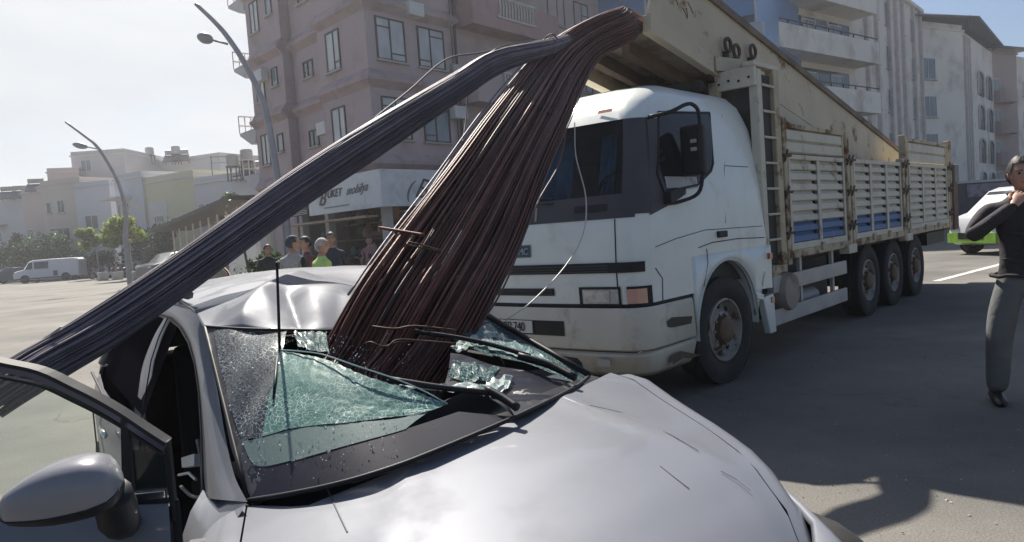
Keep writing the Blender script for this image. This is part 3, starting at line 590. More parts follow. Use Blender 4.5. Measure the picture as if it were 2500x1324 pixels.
# ================================================================== pavements, kerb, marks
def g(px, py): p = atz(px, py); return (p.x, p.y)
pv = [g(640, 682), g(1040, 700), (2.2, 26.5), (8, 33), (5, 45), (-13, 36)]
walk('pavement', [(-17.5, 36), (-4.6, 21.6), (-3.2, 21.4), (8.2, 35.5), (0, 46), (-14, 46)])
kerb([(-17.6, 36), (-4.65, 21.5), (-3.15, 21.3), (8.35, 35.4)])
walk('pavement', [g(200, 676), g(640, 672), (-20, 62), (-40, 66), (-50, 72)])
kerb([g(40, 672), g(200, 677), g(640, 673)])
mb = MB(); a = atz(2285, 687); b = atz(2480, 636); d = (b-a).normalized(); n_ = Vector((d.y, -d.x, 0))*.07
mb.add([a-n_+Vector((0, 0, .004)), a+n_+Vector((0, 0, .004)), b+n_*1.2+Vector((0, 0, .004)), b-n_*1.2+Vector((0, 0, .004))], [(0, 1, 2, 3)]); mb.build('lane_marking', wpaint, kind='structure')
walk('pavement', [rp(1900, 520, 30), rp(2262, 500, 34), rp(2600, 480, 44), rp(2640, 480, 50), rp(1900, 520, 36)], .12)

# loose stones and glass chips on the road: nobody would count them
mb = MB(); rs = random.Random(31)
for k in range(900):
    if k % 3: x = rs.uniform(.4, 4.2); y = rs.uniform(2.0, 8.0)
    else: x = rs.uniform(-9, -1.6); y = rs.uniform(2.5, 16)
    s_ = rs.uniform(.003, .011) * (1.6 if y > 7 else 1); p = Vector((x, y, s_*.4))
    mb.add([p + Vector((s_*rs.uniform(-1, 1), s_*rs.uniform(-1, 1), s_*rs.uniform(-.4, .8))) for _ in range(4)], [(0, 1, 2), (0, 2, 3), (0, 3, 1), (1, 3, 2)])
mb.build('road_grit', pm('grit', (.30, .28, .25), .7, var=.4, vs_=30), kind='stuff', recalc=False)
# ================================================================== tipper truck
TP = atz(1785, 935); TA = radians(42.86)
tr_ = Vector((sin(TA), cos(TA), 0)); tl_ = Vector((tr_.y, -tr_.x, 0))
TRK = thing('tipper_truck', 'white cab four axle tipper truck with louvred cream sides and a raised load bed', 'truck', TP, atan2(tr_.y, tr_.x))
def T(u, v, z): return Vector((u, -v, z))            # u to the rear, v out to the near side
def tloc(p): d = p - TP; return d.dot(tr_), d.dot(tl_), p.z
def tside(px, py, v=0.0): return tloc(atpl(px, py, TP + tl_ * v, tl_))
def tfront(px, py, u): return tloc(atpl(px, py, TP + tr_ * u, tr_))
def bx(mb, u0, u1, v0, v1, z0, z1): return mb.box(u0, u1, -v1, -v0, z0, z1)
# --- cab shell
UF = [(.90, -1.44), (1.2, -1.45), (1.62, -1.43), (1.83, -1.38), (2.47, -1.13), (2.62, -1.02), (2.75, -.82), (2.84, -.55), (2.88, -.3)]
UR = [(.9, 1.03), (1.3, 1.03), (2.4, 1.0), (2.82, .86), (2.88, .7)]
VS = [(.9, 0), (1.35, 0), (1.8, .03), (2.2, .09), (2.5, .15), (2.7, .22), (2.82, .33), (2.88, .50)]
def vside(z): return interp(z, VS)
def ufront(z, v): # bowed front
    k = (v + 1.25) / 1.0; return interp(z, UF) - .06 * (1 - min(1, k*k))
def section(z, rear=None):
    uf, ur, s = interp(z, UF), interp(z, UR) if rear is None else rear, vside(z); R = .20; P = []
    for k in range(7): P.append((lerp(ur, uf + R, k/6), -s))
    for k in range(1, 6): a = (pi/2)*k/6; P.append((uf + R - R*sin(a), -s - R + R*cos(a)))
    for k in range(13): v = lerp(-s - R, -2.5 + s + R, k/12); P.append((ufront(z, v) if 0 < k < 12 else uf, v))
    for k in range(1, 6): a = (pi/2)*(1 - k/6); P.append((uf + R - R*sin(a), -2.5 + s + R - R*cos(a)))
    for k in range(7): P.append((lerp(uf + R, ur, k/6), -2.5 + s))
    return [T(u, v, z) for u, v in P]
zs = [1.25, 1.34, 1.45, 1.62, 1.83, 2.0, 2.15, 2.3, 2.47, 2.55, 2.63, 2.70, 2.76, 2.81, 2.845, 2.87, 2.88]
G = [section(z) for z in zs]; n0 = len(G[0])
cab = MB(); cab.grid(G, skip=lambda i, j: 4 <= i < 8 and 11 <= j <= 24)
cab.add(G[-1], [tuple(range(n0))])                                       # roof
for i in range(len(zs)-1):                                               # rear wall
    cab.add([G[i][0], G[i][-1], G[i+1][-1], G[i+1][0]], [(0, 1, 2, 3)])
CAB = cab.build('cab', M_['cab'], TRK, smooth='auto')
# lower front (below the door line, only ahead of the wheel)
zs2 = [.93, 1.0, 1.08, 1.16, 1.25]
MB().grid([section(z, rear=-.6) for z in zs2]).build('lower_front_panel', M_['cab'], TRK, smooth='auto')
# roof light, roof ridge
def front_pt(v, z, o=0): return T(ufront(z, v) - o, v, z)
def fpatch(v0, v1, z0, z1, o, nv=8, nz=3, f=None):
    return [[(f or front_pt)(lerp(v0, v1, j/nv), lerp(z0, z1, i/nz), o) for j in range(nv+1)] for i in range(nz+1)]
def side_pt(u, z, o=0): return T(u, -vside(z) + o, z)
def corner_patch(i0, z0, z1, o, cnt=7, nz=4): # follows the rounded near corner
    Gq = []
    for i in range(nz+1):
        z = lerp(z0, z1, i/nz); s = section(z, rear=-.6 if z < 1.25 else None); row = []
        for j in range(i0, i0+cnt):
            p = s[j]; q = s[j+1] - s[j-1]; nrm = Vector((-q.y, q.x, 0)).normalized()
            c = T(-.6, -1.25, z); nrm = nrm if nrm.dot(p - c) > 0 else -nrm
            row.append(p + nrm * o)
        Gq.append(row)
    return Gq
blk = M_['dgrey']
MB().grid(corner_patch(9, 1.635, 1.832, .006, 18, 3)).build('scuttle_panel', blk, TRK, smooth=True, recalc=True)
MB().grid(corner_patch(6, 1.66, 1.832, .0065, 4, 3)).build('pillar_foot', blk, TRK, smooth=True)
MB().grid(corner_patch(6, 1.83, 2.47, .007, 6, 5)).build('pillar_cover', blk, TRK, smooth=True)
# windscreen pane with dark interior behind
wsg = glass('windscreen_tint', (.50, .60, .68), .14, .03, ior=1.25)
MB().grid(corner_patch(11, 1.832, 2.468, -.012, 14, 6)).build('windscreen', wsg, TRK, smooth=True)
itr = pm('cab_interior', (.035, .035, .04), .9)
mb = MB(); bx(mb, -.55, .95, -2.3, -.2, 1.28, 1.33); bx(mb, .75, .8, -2.3, -.2, 1.33, 2.6); bx(mb, -.9, .8, -2.33, -2.28, 1.33, 2.6); bx(mb, -.9, .8, -.2, -.17, 1.33, 2.55); bx(mb, -.7, .8, -2.3, -.2, 2.58, 2.62)
mb.build('cab_lining', itr, TRK)
mb = MB(); bx(mb, -1.3, -.9, -2.25, -.25, 1.66, 1.84); mb.build('dashboard', itr, TRK, bev=.04)
for v in (-.7, -1.85):
    mb = MB(); bx(mb, -.3, .25, v-.25, v+.25, 1.3, 1.55); bx(mb, .2, .35, v-.25, v+.25, 1.5, 2.25); mb.build('seat', pm('seat_cloth', (.05, .055, .075), .9), TRK, bev=.04)
blc = pm('blue_curtain', (.14, .32, .52), .8, var=.2, vs_=8)
for v0, v1 in ((-.98, -.78), (-1.75, -1.28)):
    G = [[T(-.6+.03*sin(j*1.5), lerp(v0, v1, j/12) + (.1 if i else 0), (1.85, 2.44)[i]) for j in range(13)] for i in range(2)]
    MB().grid(G).build('curtain', blc, TRK, smooth=True, thick=.01)
mb = MB(); mb.tube([T(-.72 + .0, -.65 + .23*cos(a*pi/12), 1.86 + .2*sin(a*pi/12)) for a in range(25)], .016, 6); mb.build('steering_wheel', M_['black'], TRK)
# side glass, frame and dark cover ahead of it
def spoly(pts, o): return [side_pt(u, z, o) for u, z in pts]
def spanel(name, pts, mt, o, th=.006, parent=TRK, **k):   # polygon on the cab side, filled in strips
    us = sorted(set([p[0] for p in pts])); zl = [lerp(min(p[1] for p in pts), max(p[1] for p in pts), i/10) for i in range(11)]
    mb = MB(); n = len(pts); rows = []
    for z in zl:
        xs = []
        for i in range(n):
            (x0, z0), (x1, z1) = pts[i], pts[(i+1) % n]
            if (z0 <= z <= z1 or z1 <= z <= z0) and abs(z1-z0) > 1e-6: xs.append(x0 + (x1-x0)*(z-z0)/(z1-z0))
            elif abs(z1-z0) <= 1e-6 and abs(z-z0) < 1e-6: xs += [x0, x1]
        rows.append([side_pt(min(xs), z, o), side_pt(max(xs), z, o)])
    return mb.grid(rows).build(name, mt, parent, thick=None or 0, **k)
def suv(px, py):          # point of the cab side seen at a pixel
    v = 0.0
    for _ in range(8): u, v_, z = tside(px, py, v); v = -vside(z)
    return (u, z)
sw = [suv(1605, 275), suv(1729, 276), suv(1738, 400), suv(1733, 418), suv(1700, 452), suv(1618, 470), suv(1602, 425)]
cover = [suv(1560, 520), suv(1650, 488), suv(1700, 452), suv(1618, 470), suv(1602, 425), suv(1602, 275), (-1.0, 2.47), (-1.2, 1.64)]
spanel('door_cover', [(-1.24, 1.64), (-1.0, 1.69), (-.62, 1.80), (-.56, 1.85), (-.60, 1.98), (-.55, 2.47), (-1.0, 2.47)], blk, .007)
print('side window', sw)
cg = glass('door_glass', (.3, .33, .35), .55, .03, body=(.008, .009, .012))
dkp = pm('dark_door_glass', (.008, .009, .015), .08, spec=.22)
spanel('side_window', sw, dkp, .012)
mb = MB(); mb.tube([side_pt(u, z, .012) for u, z in sw + [sw[0]]], .012, 6); mb.build('window_seal', M_['black'], TRK, smooth=True)
mb = MB(); p0 = side_pt(-.78, 1.9, .02); mb.grid([[side_pt(lerp(sw[6][0]+.1, sw[4][0], j/4), lerp(1.86, 1.96, i), .016) for j in range(5)] for i in range(2)]); mb.build('mirror_glimpse', M_['steel'], TRK)
# seams, handle, swage lines on the side
ln = MB()
def seam(pts, w_=.0035): ln.tube([side_pt(u, z, .001) for u, z in pts], w_, 5)
seam([suv(*q) for q in ((1762, 280), (1768, 410), (1771, 545))]); seam([suv(*q) for q in ((1600, 603), (1650, 583), (1720, 562), (1860, 552))])
seam([suv(*q) for q in ((1705, 605), (1740, 592), (1800, 583), (1866, 580))], .005); seam([suv(1600, 655), suv(1617, 680), suv(1618, 735)], .006)
seam([suv(1770, 405), suv(1826, 408)], .004); seam([suv(1725, 608), suv(1728, 640), suv(1718, 700)], .005)
ln.build('panel_seam', M_['dgrey'], TRK, kind='stuff')
u, z = suv(1761, 572); mb = MB(); mb.box(u-.09, u+.09, vside(z)-.025, vside(z)+.01, z-.03, z+.03); mb.build('door_handle', M_['black'], TRK, bev=.008)
# front seams, lamps, grille strips, badge
ln = MB(); ln.tube([front_pt(-.23, z, .004) for z in (1.63, 1.5, 1.36, 1.25, 1.18, 1.1, 1.02)], .006, 5); ln.tube([front_pt(-2.27, z, .004) for z in (1.63, 1.5, 1.36, 1.25, 1.18, 1.1, 1.02)], .006, 5)
ln.build('panel_seam', M_['black'], TRK, kind='stuff')
strip = M_['black']
MB().grid(corner_patch(8, 1.19, 1.275, .012, 20, 2)).build('grille_strip', strip, TRK, smooth=True)
mb = MB()
for z in (1.205, 1.228, 1.25): mb.tube([front_pt(lerp(-.3, -2.2, k/10), z, .016) for k in range(11)], .005, 5)
mb.build('grille_bar', M_['dgrey'], TRK)
MB().grid(fpatch(-.86, -1.95, 1.0, 1.065, .008)).build('lower_grille', strip, TRK)
mb = MB()
for z in (1.015, 1.035, 1.05): mb.tube([front_pt(lerp(-.88, -1.93, k/10), z, .012) for k in range(11)], .004, 5)
mb.build('lower_grille_bar', M_['dgrey'], TRK)
MB().grid(fpatch(-.30, -.62, 1.70, 1.76, .012, 4, 2)).build('air_vent', strip, TRK)
for k in range(9): MB().grid(fpatch(-1.02-k*.07, -1.045-k*.07, 1.66, 1.78, .013, 1, 2)).build('louvre', pm('louvre_pale', (.30, .26, .23), .6), TRK)
def bcol(v, z, o): return front_pt(v, z, o)
MB().grid(fpatch(-1.10, -1.30, 1.345, 1.455, .010, 2, 2)).build('badge', pm('badge_blue', (.015, .07, .12), .3), TRK)
c = bpy.data.curves.new('badge_lettering', 'FONT'); c.body = 'BMC'; c.size = .085; c.extrude = .002; c.align_x = 'CENTER'; c.space_character = .95
fd = Vector((0, -1, 0))                      # local direction a viewer at the front reads along: from far side to near side
def facing(p): # text on the front face, up z, facing -u
    X = Vector((0, -1, 0)); Z = Vector((-1, 0, 0)); Y = Vector((0, 0, 1)); M = Matrix((X, Y, Z)).transposed().to_4x4(); M.translation = p; return M
text_mesh('badge_lettering', c, TRK, facing(front_pt(-1.2, 1.370, .018)), pm('badge_silver', (.36, .46, .48), .3))
MB().grid(fpatch(-.42, -.56, 2.555, 2.585, .012, 3, 1)).build('marker_lamp', M_['redlens'], TRK)
# --- bumper
def bump_sec(z, uo, vo, ue):
    P = [(ue, vo)]; R = .22
    for k in range(7): a = (pi/2)*k/6; P.append((uo + R - R*sin(a), vo - R + R*cos(a)))
    for k in range(1, 12): v = lerp(vo - R, -2.5 - vo + R, k/12); kk = (v+1.25)/1.1; P.append((uo - .07*(1-kk*kk), v))
    for k in range(7): a = (pi/2)*(1-k/6); P.append((uo + R - R*sin(a), -2.5 - vo + R - R*cos(a)))
    P.append((ue, -2.5 - vo)); return [T(u, v, z) for u, v in P]
mb = MB(); mb.grid([bump_sec(z, uo, vo, ue) for z, uo, vo, ue in ((.885, -1.44, -.03, -.66), (.90, -1.47, .0, -.66), (.86, -1.50, .012, -.66), (.56, -1.50, .012, -.63), (.545, -1.485, .0, -.63))])
mb.build('bumper', M_['bump_'], TRK, smooth='auto', thick=.02)
mb = MB(); mb.grid([bump_sec(z, uo, vo, ue) for z, uo, vo, ue in ((.535, -1.47, -.01, -.62), (.50, -1.48, .0, -.62), (.36, -1.42, -.04, -.62), (.31, -1.36, -.08, -.62))])
mb.build('lower_valance', M_['bump_'], TRK, smooth='auto', thick=.02)
mb = MB(); mb.grid([bump_sec(z, -1.43, -.02, -.66) for z in (.88, .935)]); mb.build('bumper_gap', M_['black'], TRK, smooth='auto')
# damaged corner: dark gouges and torn skin
for pts, dd in (([(1628, 785), (1640, 775), (1690, 772), (1688, 790), (1640, 800), (1630, 798)], .02),):
    q = [tside(px, py, .016) for px, py in pts]; mb = MB(); mb.add([T(a, .0165, c_) for a, b, c_ in q], [tuple(range(len(q)))]); mb.build('bumper_recess', pm('recess_dark', (.06, .055, .04), .8), TRK)
q = [tside(px, py, -.02) for px, py in ((1628, 868), (1650, 856), (1700, 866), (1672, 876), (1660, 872), (1632, 890))]
mb = MB(); mb.add([T(a, .022, c_) for a, b, c_ in q], [tuple(range(len(q)))]); mb.build('bumper_dent', pm('dent_dark', (.10, .085, .05), .8), TRK)
bp_ = lambda v, z, o=0: T(-1.50 - .07*(1-((v+1.25)/1.1)**2) - o, v, z)
MB().grid([[bp_(lerp(-.73, -1.78, j/6), z, .006) for j in range(7)] for z in (.66, .79)]).build('bumper_opening', M_['black'], TRK)
MB().grid([[bp_(lerp(-1.04, -1.58, j/6)-.03, z, .022) for j in range(7)] for z in (.675, .785)]).build('number_plate', pm('plate_white', (.62, .61, .58), .5, var=.05), TRK, thick=.008)
c = bpy.data.curves.new('plate_lettering', 'FONT'); c.body = '07 GP 740'; c.size = .115; c.extrude = .002; c.align_x = 'CENTER'; c.space_character = .92
text_mesh('plate_lettering', c, TRK, facing(T(-1.60, -1.345, .692)), M_['black'], (.86, 1, 1))
MB().grid([[bp_(lerp(-.3, -.42, j/3), z, .008) for j in range(4)] for z in (.42, .48)]).build('fog_lamp', M_['steel'], TRK)
# --- headlamps
def lamp_patch(a, b, z0, z1, o):     # along bumper-line section columns
    return [[front_pt(lerp(a, b, j/5), lerp(z0, z1, i/2), o) for j in range(6)] for i in range(3)]
for sgn in (0, 1):
    f_ = (lambda v: v) if sgn == 0 else (lambda v: -2.5 - v)
    MB().grid(lamp_patch(f_(-.60), f_(-.20), .915, 1.075, .010)).build('headlamp_bezel', M_['black'], TRK)
    MB().grid(lamp_patch(f_(-.56), f_(-.22), .935, 1.055, .020)).build('headlamp', M_['headglass'], TRK, thick=.008)
    MB().grid(lamp_patch(f_(-.545), f_(-.30), .95, 1.045, .025)).build('reflector', pm('reflector', (.65, .68, .68), .15, .9, var=.3, vs_=14), TRK)
G = corner_patch(7, .915, 1.075, .010, 5, 2); MB().grid(G).build('indicator_bezel', M_['black'], TRK)
G = corner_patch(8, .935, 1.055, .018, 4, 2); MB().grid(G).build('indicator', M_['amber'], TRK, smooth=True)
# --- side fender with wheel arch
def arch_panel():
    mb = MB(); R = .62; n = 20; F = []; zt = 1.253
    ou = [(-.62, .88)] ; arc = []
    for k in range(n+1):
        a = pi + (pi) * k/n * 1.0; arc.append((0.03 + R*cos(a) * -1 * -1, .55 + R*sin(a) * -1))
    top = [(lerp(-.62, 1.06, k/n), zt) for k in range(n+1)]
    rows = []
    for k in range(n+1): u_, z_ = arc[k]; rows.append([T(u_, .0, z_), T((u_ + top[k][0])/2, .004, (z_+top[k][1])/2), T(top[k][0], 0, zt)])
    mb.grid(rows); return mb
arch_panel().build('front_fender', M_['cab'], TRK, smooth='auto', thick=.03)
mb = MB()
G = []
for k in range(25):
    a = pi*k/24*1.06 - .1; u_ = .03 + .62*cos(a); z_ = .55 + .62*sin(a); G.append([T(u_, .02, z_), T(u_, -.03, z_+.005), T(u_, -.34, z_)])
mb.grid(G).build('arch_lip', M_['cab'], TRK, smooth=True)
mb = MB(); mb.prism([(.66, .82), (1.06, .80), (1.06, 1.25), (.66, 1.1)], lambda u, z: T(u, .003, z), lambda u, z: T(u, -.03, z)); mb.build('fender_rear', M_['cab'], TRK)
mb = MB(); mb.prism([(.78, .72), (1.04, .74), (1.07, .33), (.92, .33)], lambda u, z: T(u, .02, z), lambda u, z: T(u, -.05, z)); mb.prism([(.60, .80), (.66, .72), (.80, .70), (.80, .76)], lambda u, z: T(u, .02, z), lambda u, z: T(u, -.05, z)); mb.build('mud_skirt', M_['cab'], TRK, bev=.008)
for u, z in ((1.0, 1.14), (1.0, .68)): mb = MB(); bx(mb, u-.035, u+.035, 0, .03, z-.03, z+.03); mb.build('side_marker', M_['redlens'], TRK)
mb = MB(); bx(mb, -.58, .95, -.5, -.08, .95, 1.24); bx(mb, -1.3, .2, -2.3, -.35, .45, .95); mb.build('wheel_well', M_['chassis'], TRK)
mb = MB(); bx(mb, -1.35, -.62, -2.35, -.15, .9, 1.27); mb.build('engine_bay', M_['chassis'], TRK)
# --- mirror and arms
mb = MB()
a0 = side_pt(-.95, 2.47, .0); 
pth = [side_pt(-.98, 2.47, .01), side_pt(-.86, 2.50, .16), T(-.72, .08, 2.56), T(-.62, .10, 2.56), T(-.57, .12, 2.48), T(-.57, .12, 2.2), T(-.57, .12, 1.95), T(-.63, .10, 1.80), T(-.80, .02, 1.74), side_pt(-.92, 1.73, .01)]
mb.tube(crom(pth, 4), .017, 8); mb.build('mirror_arm', M_['black'], TRK, smooth=True)
mb = MB(); bx(mb, -.62, -.52, -.06, .16, 1.96, 2.40); mb.build('mirror_housing', M_['black'], TRK, bev=.03)
for z in (2.24, 2.17): mb = MB(); bx(mb, -.64, -.62, .06, .11, z, z+.03); mb.build('mirror_bracket', M_['steel'], TRK)
mb = MB(); mb.prism([(-1.0, 1.72), (-.8, 1.78), (-.74, 1.84), (-.86, 1.86), (-1.0, 1.82)], lambda u, z: side_pt(u, z, .08), lambda u, z: side_pt(u, z, -.0)); mb.build('mirror_foot', M_['black'], TRK, bev=.01)
# wipers
for v0, v1 in ((-.85, -1.55), (-1.75, -2.25)):
    mb = MB(); mb.tube([front_pt(v0, 1.80, .02), front_pt((v0+v1)/2, 1.83, .05), front_pt(v1, 1.845, .03)], .009, 6); mb.tube([front_pt(v0, 1.85, .02), front_pt(v1-.08, 1.88, .02)], .006, 6); mb.build('wiper', M_['black'], TRK)
# --- wheels
def wheel(name, u, v, steer=0, dual=False):
    w0 = bpy.data.objects.new(name, None); S.collection.objects.link(w0); w0.parent = TRK; w0.location = T(u, v, .51); w0.rotation_euler = (0, 0, steer)
    Mw = Matrix.Rotation(pi/2, 4, 'X')       # axis z -> -y (outwards is -y)
    t = MB(); R = .51
    prof = [(.30, -.27), (.40, -.295), (.47, -.28), (.50, -.26), (R, -.23)]
    for k in range(5): z_ = -.23 + k*.046; prof += [(R, z_), (R, z_+.036), (R-.012, z_+.038), (R-.012, z_+.044)]
    prof += [(R, -.0), (.50, -.005), (.47, .012), (.40, .018), (.335, .0), (.30, -.02)]
    t.lathe(prof, 40, Mw, close=True); t.build('tyre', M_['rubber'], w0, smooth='auto')
    r = MB(); r.lathe([(.305, -.03), (.30, .0), (.285, .004), (.275, -.015), (.262, -.06), (.24, -.085), (.20, -.07), (.175, -.04), (.15, -.035), (.14, -.06), (.0, -.06)], 32, Mw); r.build('rim', M_['rim'], w0, smooth='auto')
    h = MB(); h.lathe([(.13, -.07), (.125, .01), (.10, .03), (.05, .04), (0, .04)], 20, Mw); h.build('hub', M_['hub'], w0, smooth='auto')
    nb = MB(); hl = MB()
    for k in range(10):
        a = 2*pi*k/10; nb.lathe([(.014, -.07), (.014, -.02), (.0, -.018)], 6, Mw @ Matrix.Translation((.155*cos(a), .155*sin(a), 0)))
        a += .3; hl.lathe([(.028, -.08), (.026, -.060), (0, -.060)], 8, Mw @ Matrix.Translation((.222*cos(a), .222*sin(a), -.008)))
    nb.build('wheel_nut', M_['rim'], w0, kind='stuff'); hl.build('hand_hole', M_['black'], w0, kind='stuff')
    return w0
wheel('wheel', .0, -.02, radians(-4)); 
for u in (4.72, 5.98, 7.3): wheel('wheel', u, -.12)
for u in (0, 4.72, 5.98, 7.3):
    w_ = wheel('wheel', u, -2.48 if u == 0 else -2.38, pi)
mb = MB()
for v in (-.85, -1.65): bx(mb, -.9, 9.3, v-.06, v+.06, .72, 1.0)
for u in (0, 4.72, 5.98, 7.3): mb.tube([T(u, -.3, .51), T(u, -2.2, .51)], .09, 10)
for u in (2, 3.5, 5.3, 6.6, 8.5): bx(mb, u-.05, u+.05, -1.65, -.85, .78, .95)
bx(mb, 1.3, 3.4, -.75, -.25, .42, .98); bx(mb, 1.2, 9.4, -2.3, -.2, 1.0, 1.06)
mb.build('chassis_frame', M_['chassis'], TRK)
mb = MB(); mb.lathe([(0, -.4), (.2, -.38), (.22, -.3), (.22, .3), (.2, .38), (0, .4)], 16, Matrix.Translation(T(1.45, -.32, .72)) @ Matrix.Rotation(pi/2, 4, 'X')); mb.build('air_tank', pm('tank_dirty', (.30, .25, .22), .6, dirt=(.1, .06, .04)), TRK, smooth='auto')
mb = MB(); mb.tube([T(1.9, -.3, .52), T(2.9, -.3, .50)], .13, 12); mb.build('silencer', M_['steel'], TRK, smooth='auto')
# underrun rails
mb = MB(); bx(mb, 1.10, 3.42, -.03, .0, .73, .90); mb.build('side_rail', M_['steel'], TRK, bev=.006)
mb = MB(); bx(mb, 1.10, 3.40, -.03, .0, .38, .55); mb.build('side_rail', M_['steel'], TRK, bev=.006)
for u in (1.12, 1.95, 3.0): mb = MB(); bx(mb, u-.03, u+.03, -.07, -.032, .38 if u > 1.2 else .36, 1.12); mb.build('rail_upright', M_['steel'], TRK)
# --- bed: headboard, corner post, side gates
cr = M_['cream']; cr2_ = M_['cream2']
mb = MB(); bx(mb, 1.15, 1.21, -2.45, -.05, 1.05, 3.0); mb.build('headboard_panel', pm('headboard_grey', (.13, .13, .12), .8, var=.25, vs_=2, dirt=(.07, .05, .03), dlo=.5), TRK)
mb = MB(); bx(mb, .88, .94, -.44, -.0, 2.90, 3.10); mb.build('headboard_beam', cr, TRK, bev=.01); mb = MB(); bx(mb, 1.08, 1.14, -2.5, -1.6, 2.86, 3.08); mb.build('headboard_beam', cr, TRK, bev=.01)
for k in range(4): v = -.06-.11*k; mb = MB(); mb.lathe([(.014, 0), (.014, .006), (0, .006)], 8, Matrix.Translation(T(.878, v, 2.99 - .02*(k % 2))) @ Matrix.Rotation(-pi/2, 4, 'Y')); mb.build('bolt_hole', M_['black'], TRK)
for u0, u1, v1, nm in ((.95, 1.06, .0, 'headboard_post'), (1.34, 1.48, .01, 'corner_post')):
    mb = MB(); bx(mb, u0, u1, v1-.10, v1, 1.02, 3.08 if nm[0] == 'h' else 3.12); mb.build(nm, cr2_ if nm[0] == 'c' else cr, TRK, bev=.012)
mb = MB(); bx(mb, 1.06, 1.34, -.06, -.04, 1.05, 3.04); mb.build('post_channel', M_['chassis'], TRK)
mb = MB(); bx(mb, .87, 1.50, -.10, .005, 3.10, 3.15); mb.build('top_cap', cr, TRK, bev=.01)
for k in range(7): z = 1.3 + k*.27; mb = MB(); mb.tube([T(1.04, .0, z), T(1.36, .0, z)], .014, 6); mb.build('ladder_rung', cr, TRK)
mb = MB(); bx(mb, 1.04, 1.5, -.12, .0, .93, 1.02); bx(mb, 1.16, 1.4, -.1, -.02, .85, .93); mb.build('post_foot', cr2_, TRK, bev=.01)
for v in (-2.5,):
    mb = MB(); bx(mb, 1.06, 1.48, v, v+.1, 1.02, 3.1); mb.build('corner_post', cr, TRK)
# sill rail
mb = MB(); bx(mb, 1.50, 9.5, -.10, .0, 1.06, 1.15); mb.build('bed_rail', cr2_, TRK, bev=.01)
mb = MB(); bx(mb, 1.50, 9.5, -2.5, -2.4, 1.06, 1.15); mb.build('bed_rail', cr2_, TRK, bev=.01)
for u in (3.62, 6.4): mb = MB(); bx(mb, u-.16, u+.16, -.1, .03, .98, 1.10); mb.build('rail_bracket', cr, TRK, bev=.012)
def gate(u0, u1, z0, z1, cols, nslat, zblue, v=0.0, near=True, mt=cr):
    g0 = bpy.data.objects.new('side_gate', None); S.collection.objects.link(g0); g0.parent = TRK
    fr = MB(); W_ = .055
    bx(fr, u0, u1, v-.05, v, z1-W_, z1); bx(fr, u0, u1, v-.05, v, z0, z0+W_+.02); bx(fr, u0, u0+W_, v-.05, v, z0+W_, z1-W_); bx(fr, u1-W_, u1, v-.05, v, z0+W_, z1-W_)
    cw = (u1-u0)/cols
    for k in range(1, cols): bx(fr, u0+k*cw-.045, u0+k*cw+.045, v-.045, v-.003, z0+W_+.02, z1-W_)
    fr.build('gate_frame', mt, g0, bev=.006)
    me = None; h = (z1-z0-2*W_-.02)/nslat
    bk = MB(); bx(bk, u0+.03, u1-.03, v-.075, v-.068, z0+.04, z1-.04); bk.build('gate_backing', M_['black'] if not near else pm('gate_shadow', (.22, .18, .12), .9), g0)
    for c_ in range(cols):
        a = u0 + c_*cw + (W_ if c_ == 0 else .045); b = u0 + (c_+1)*cw - (W_ if c_ == cols-1 else .045)
        for k in range(nslat):
            zb = z0 + W_ + .02 + k*h
            s = MB(); P = [T(a, v-.052, zb+h*1.0), T(a, v-.046, zb+h*.84), T(a, v-.022, zb+h*.62), T(a, v-.014, zb+h*.10), T(a, v-.030, zb)]
            Q = [p + Vector((b-a, 0, 0)) for p in P]; s.grid([P, Q])
            # hinge bracket dark tab at the end of each slat
            s.build('slat', M_['blue'] if zb + h*.6 < zblue else mt, g0, thick=.004)
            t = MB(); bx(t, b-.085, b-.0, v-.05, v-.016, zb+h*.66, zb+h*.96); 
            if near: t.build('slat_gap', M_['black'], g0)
    return g0
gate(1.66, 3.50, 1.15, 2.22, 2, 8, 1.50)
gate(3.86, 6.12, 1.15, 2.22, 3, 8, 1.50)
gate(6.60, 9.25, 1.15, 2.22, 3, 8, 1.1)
def board(u0, u1, z0, z1, n, v=0.0):
    b0 = bpy.data.objects.new('upper_board', None); S.collection.objects.link(b0); b0.parent = TRK
    fr = MB(); bx(fr, u0, u1, v-.05, v+.005, z1-.05, z1); bx(fr, u0, u0+.04, v-.05, v, z0, z1-.05); bx(fr, u1-.04, u1, v-.05, v, z0, z1-.05); fr.build('board_frame', cr2_, b0, bev=.005)
    h = (z1-.05-z0)/n
    for k in range(n): s = MB(); P = [T(u0+.04, v-.04, z0+(k+1)*h), T(u0+.04, v-.012, z0+(k+.85)*h), T(u0+.04, v-.008, z0+(k+.12)*h), T(u0+.04, v-.04, z0+k*h)]; s.grid([P, [p + Vector((u1-u0-.08, 0, 0)) for p in P]]).build('plank', cr, b0, thick=.004)
board(1.60, 3.50, 2.235, 2.56, 2); board(6.55, 9.2, 2.235, 2.62, 2)
for u, zt in ((1.57, 2.62), (3.62, 2.56), (3.76, 2.26), (6.24, 2.28), (6.42, 2.66), (9.32, 2.68), (9.52, 2.7)):
    mb = MB(); bx(mb, u-.05, u+.05, -.09, .012, 1.0, zt); mb.build('stake_post', cr2_, TRK, bev=.01)
    for z in (1.35, 1.8, 2.2):
        mb = MB(); mb.tube([T(u-.09, .02, z), T(u+.09, .025, z)], .018, 6); mb.tube([T(u-.07, .02, z-.07), T(u-.02, .04, z+.06)], .012, 6); mb.build('latch', pm('rusty_latch', (.09, .06, .045), .7, .2, var=.3), TRK)
for u in (2.58, 4.6, 5.36, 7.5, 8.4): mb = MB(); bx(mb, u-.05, u+.05, .0, .03, 1.10, 1.19); mb.build('hinge', cr2_, TRK, bev=.008)
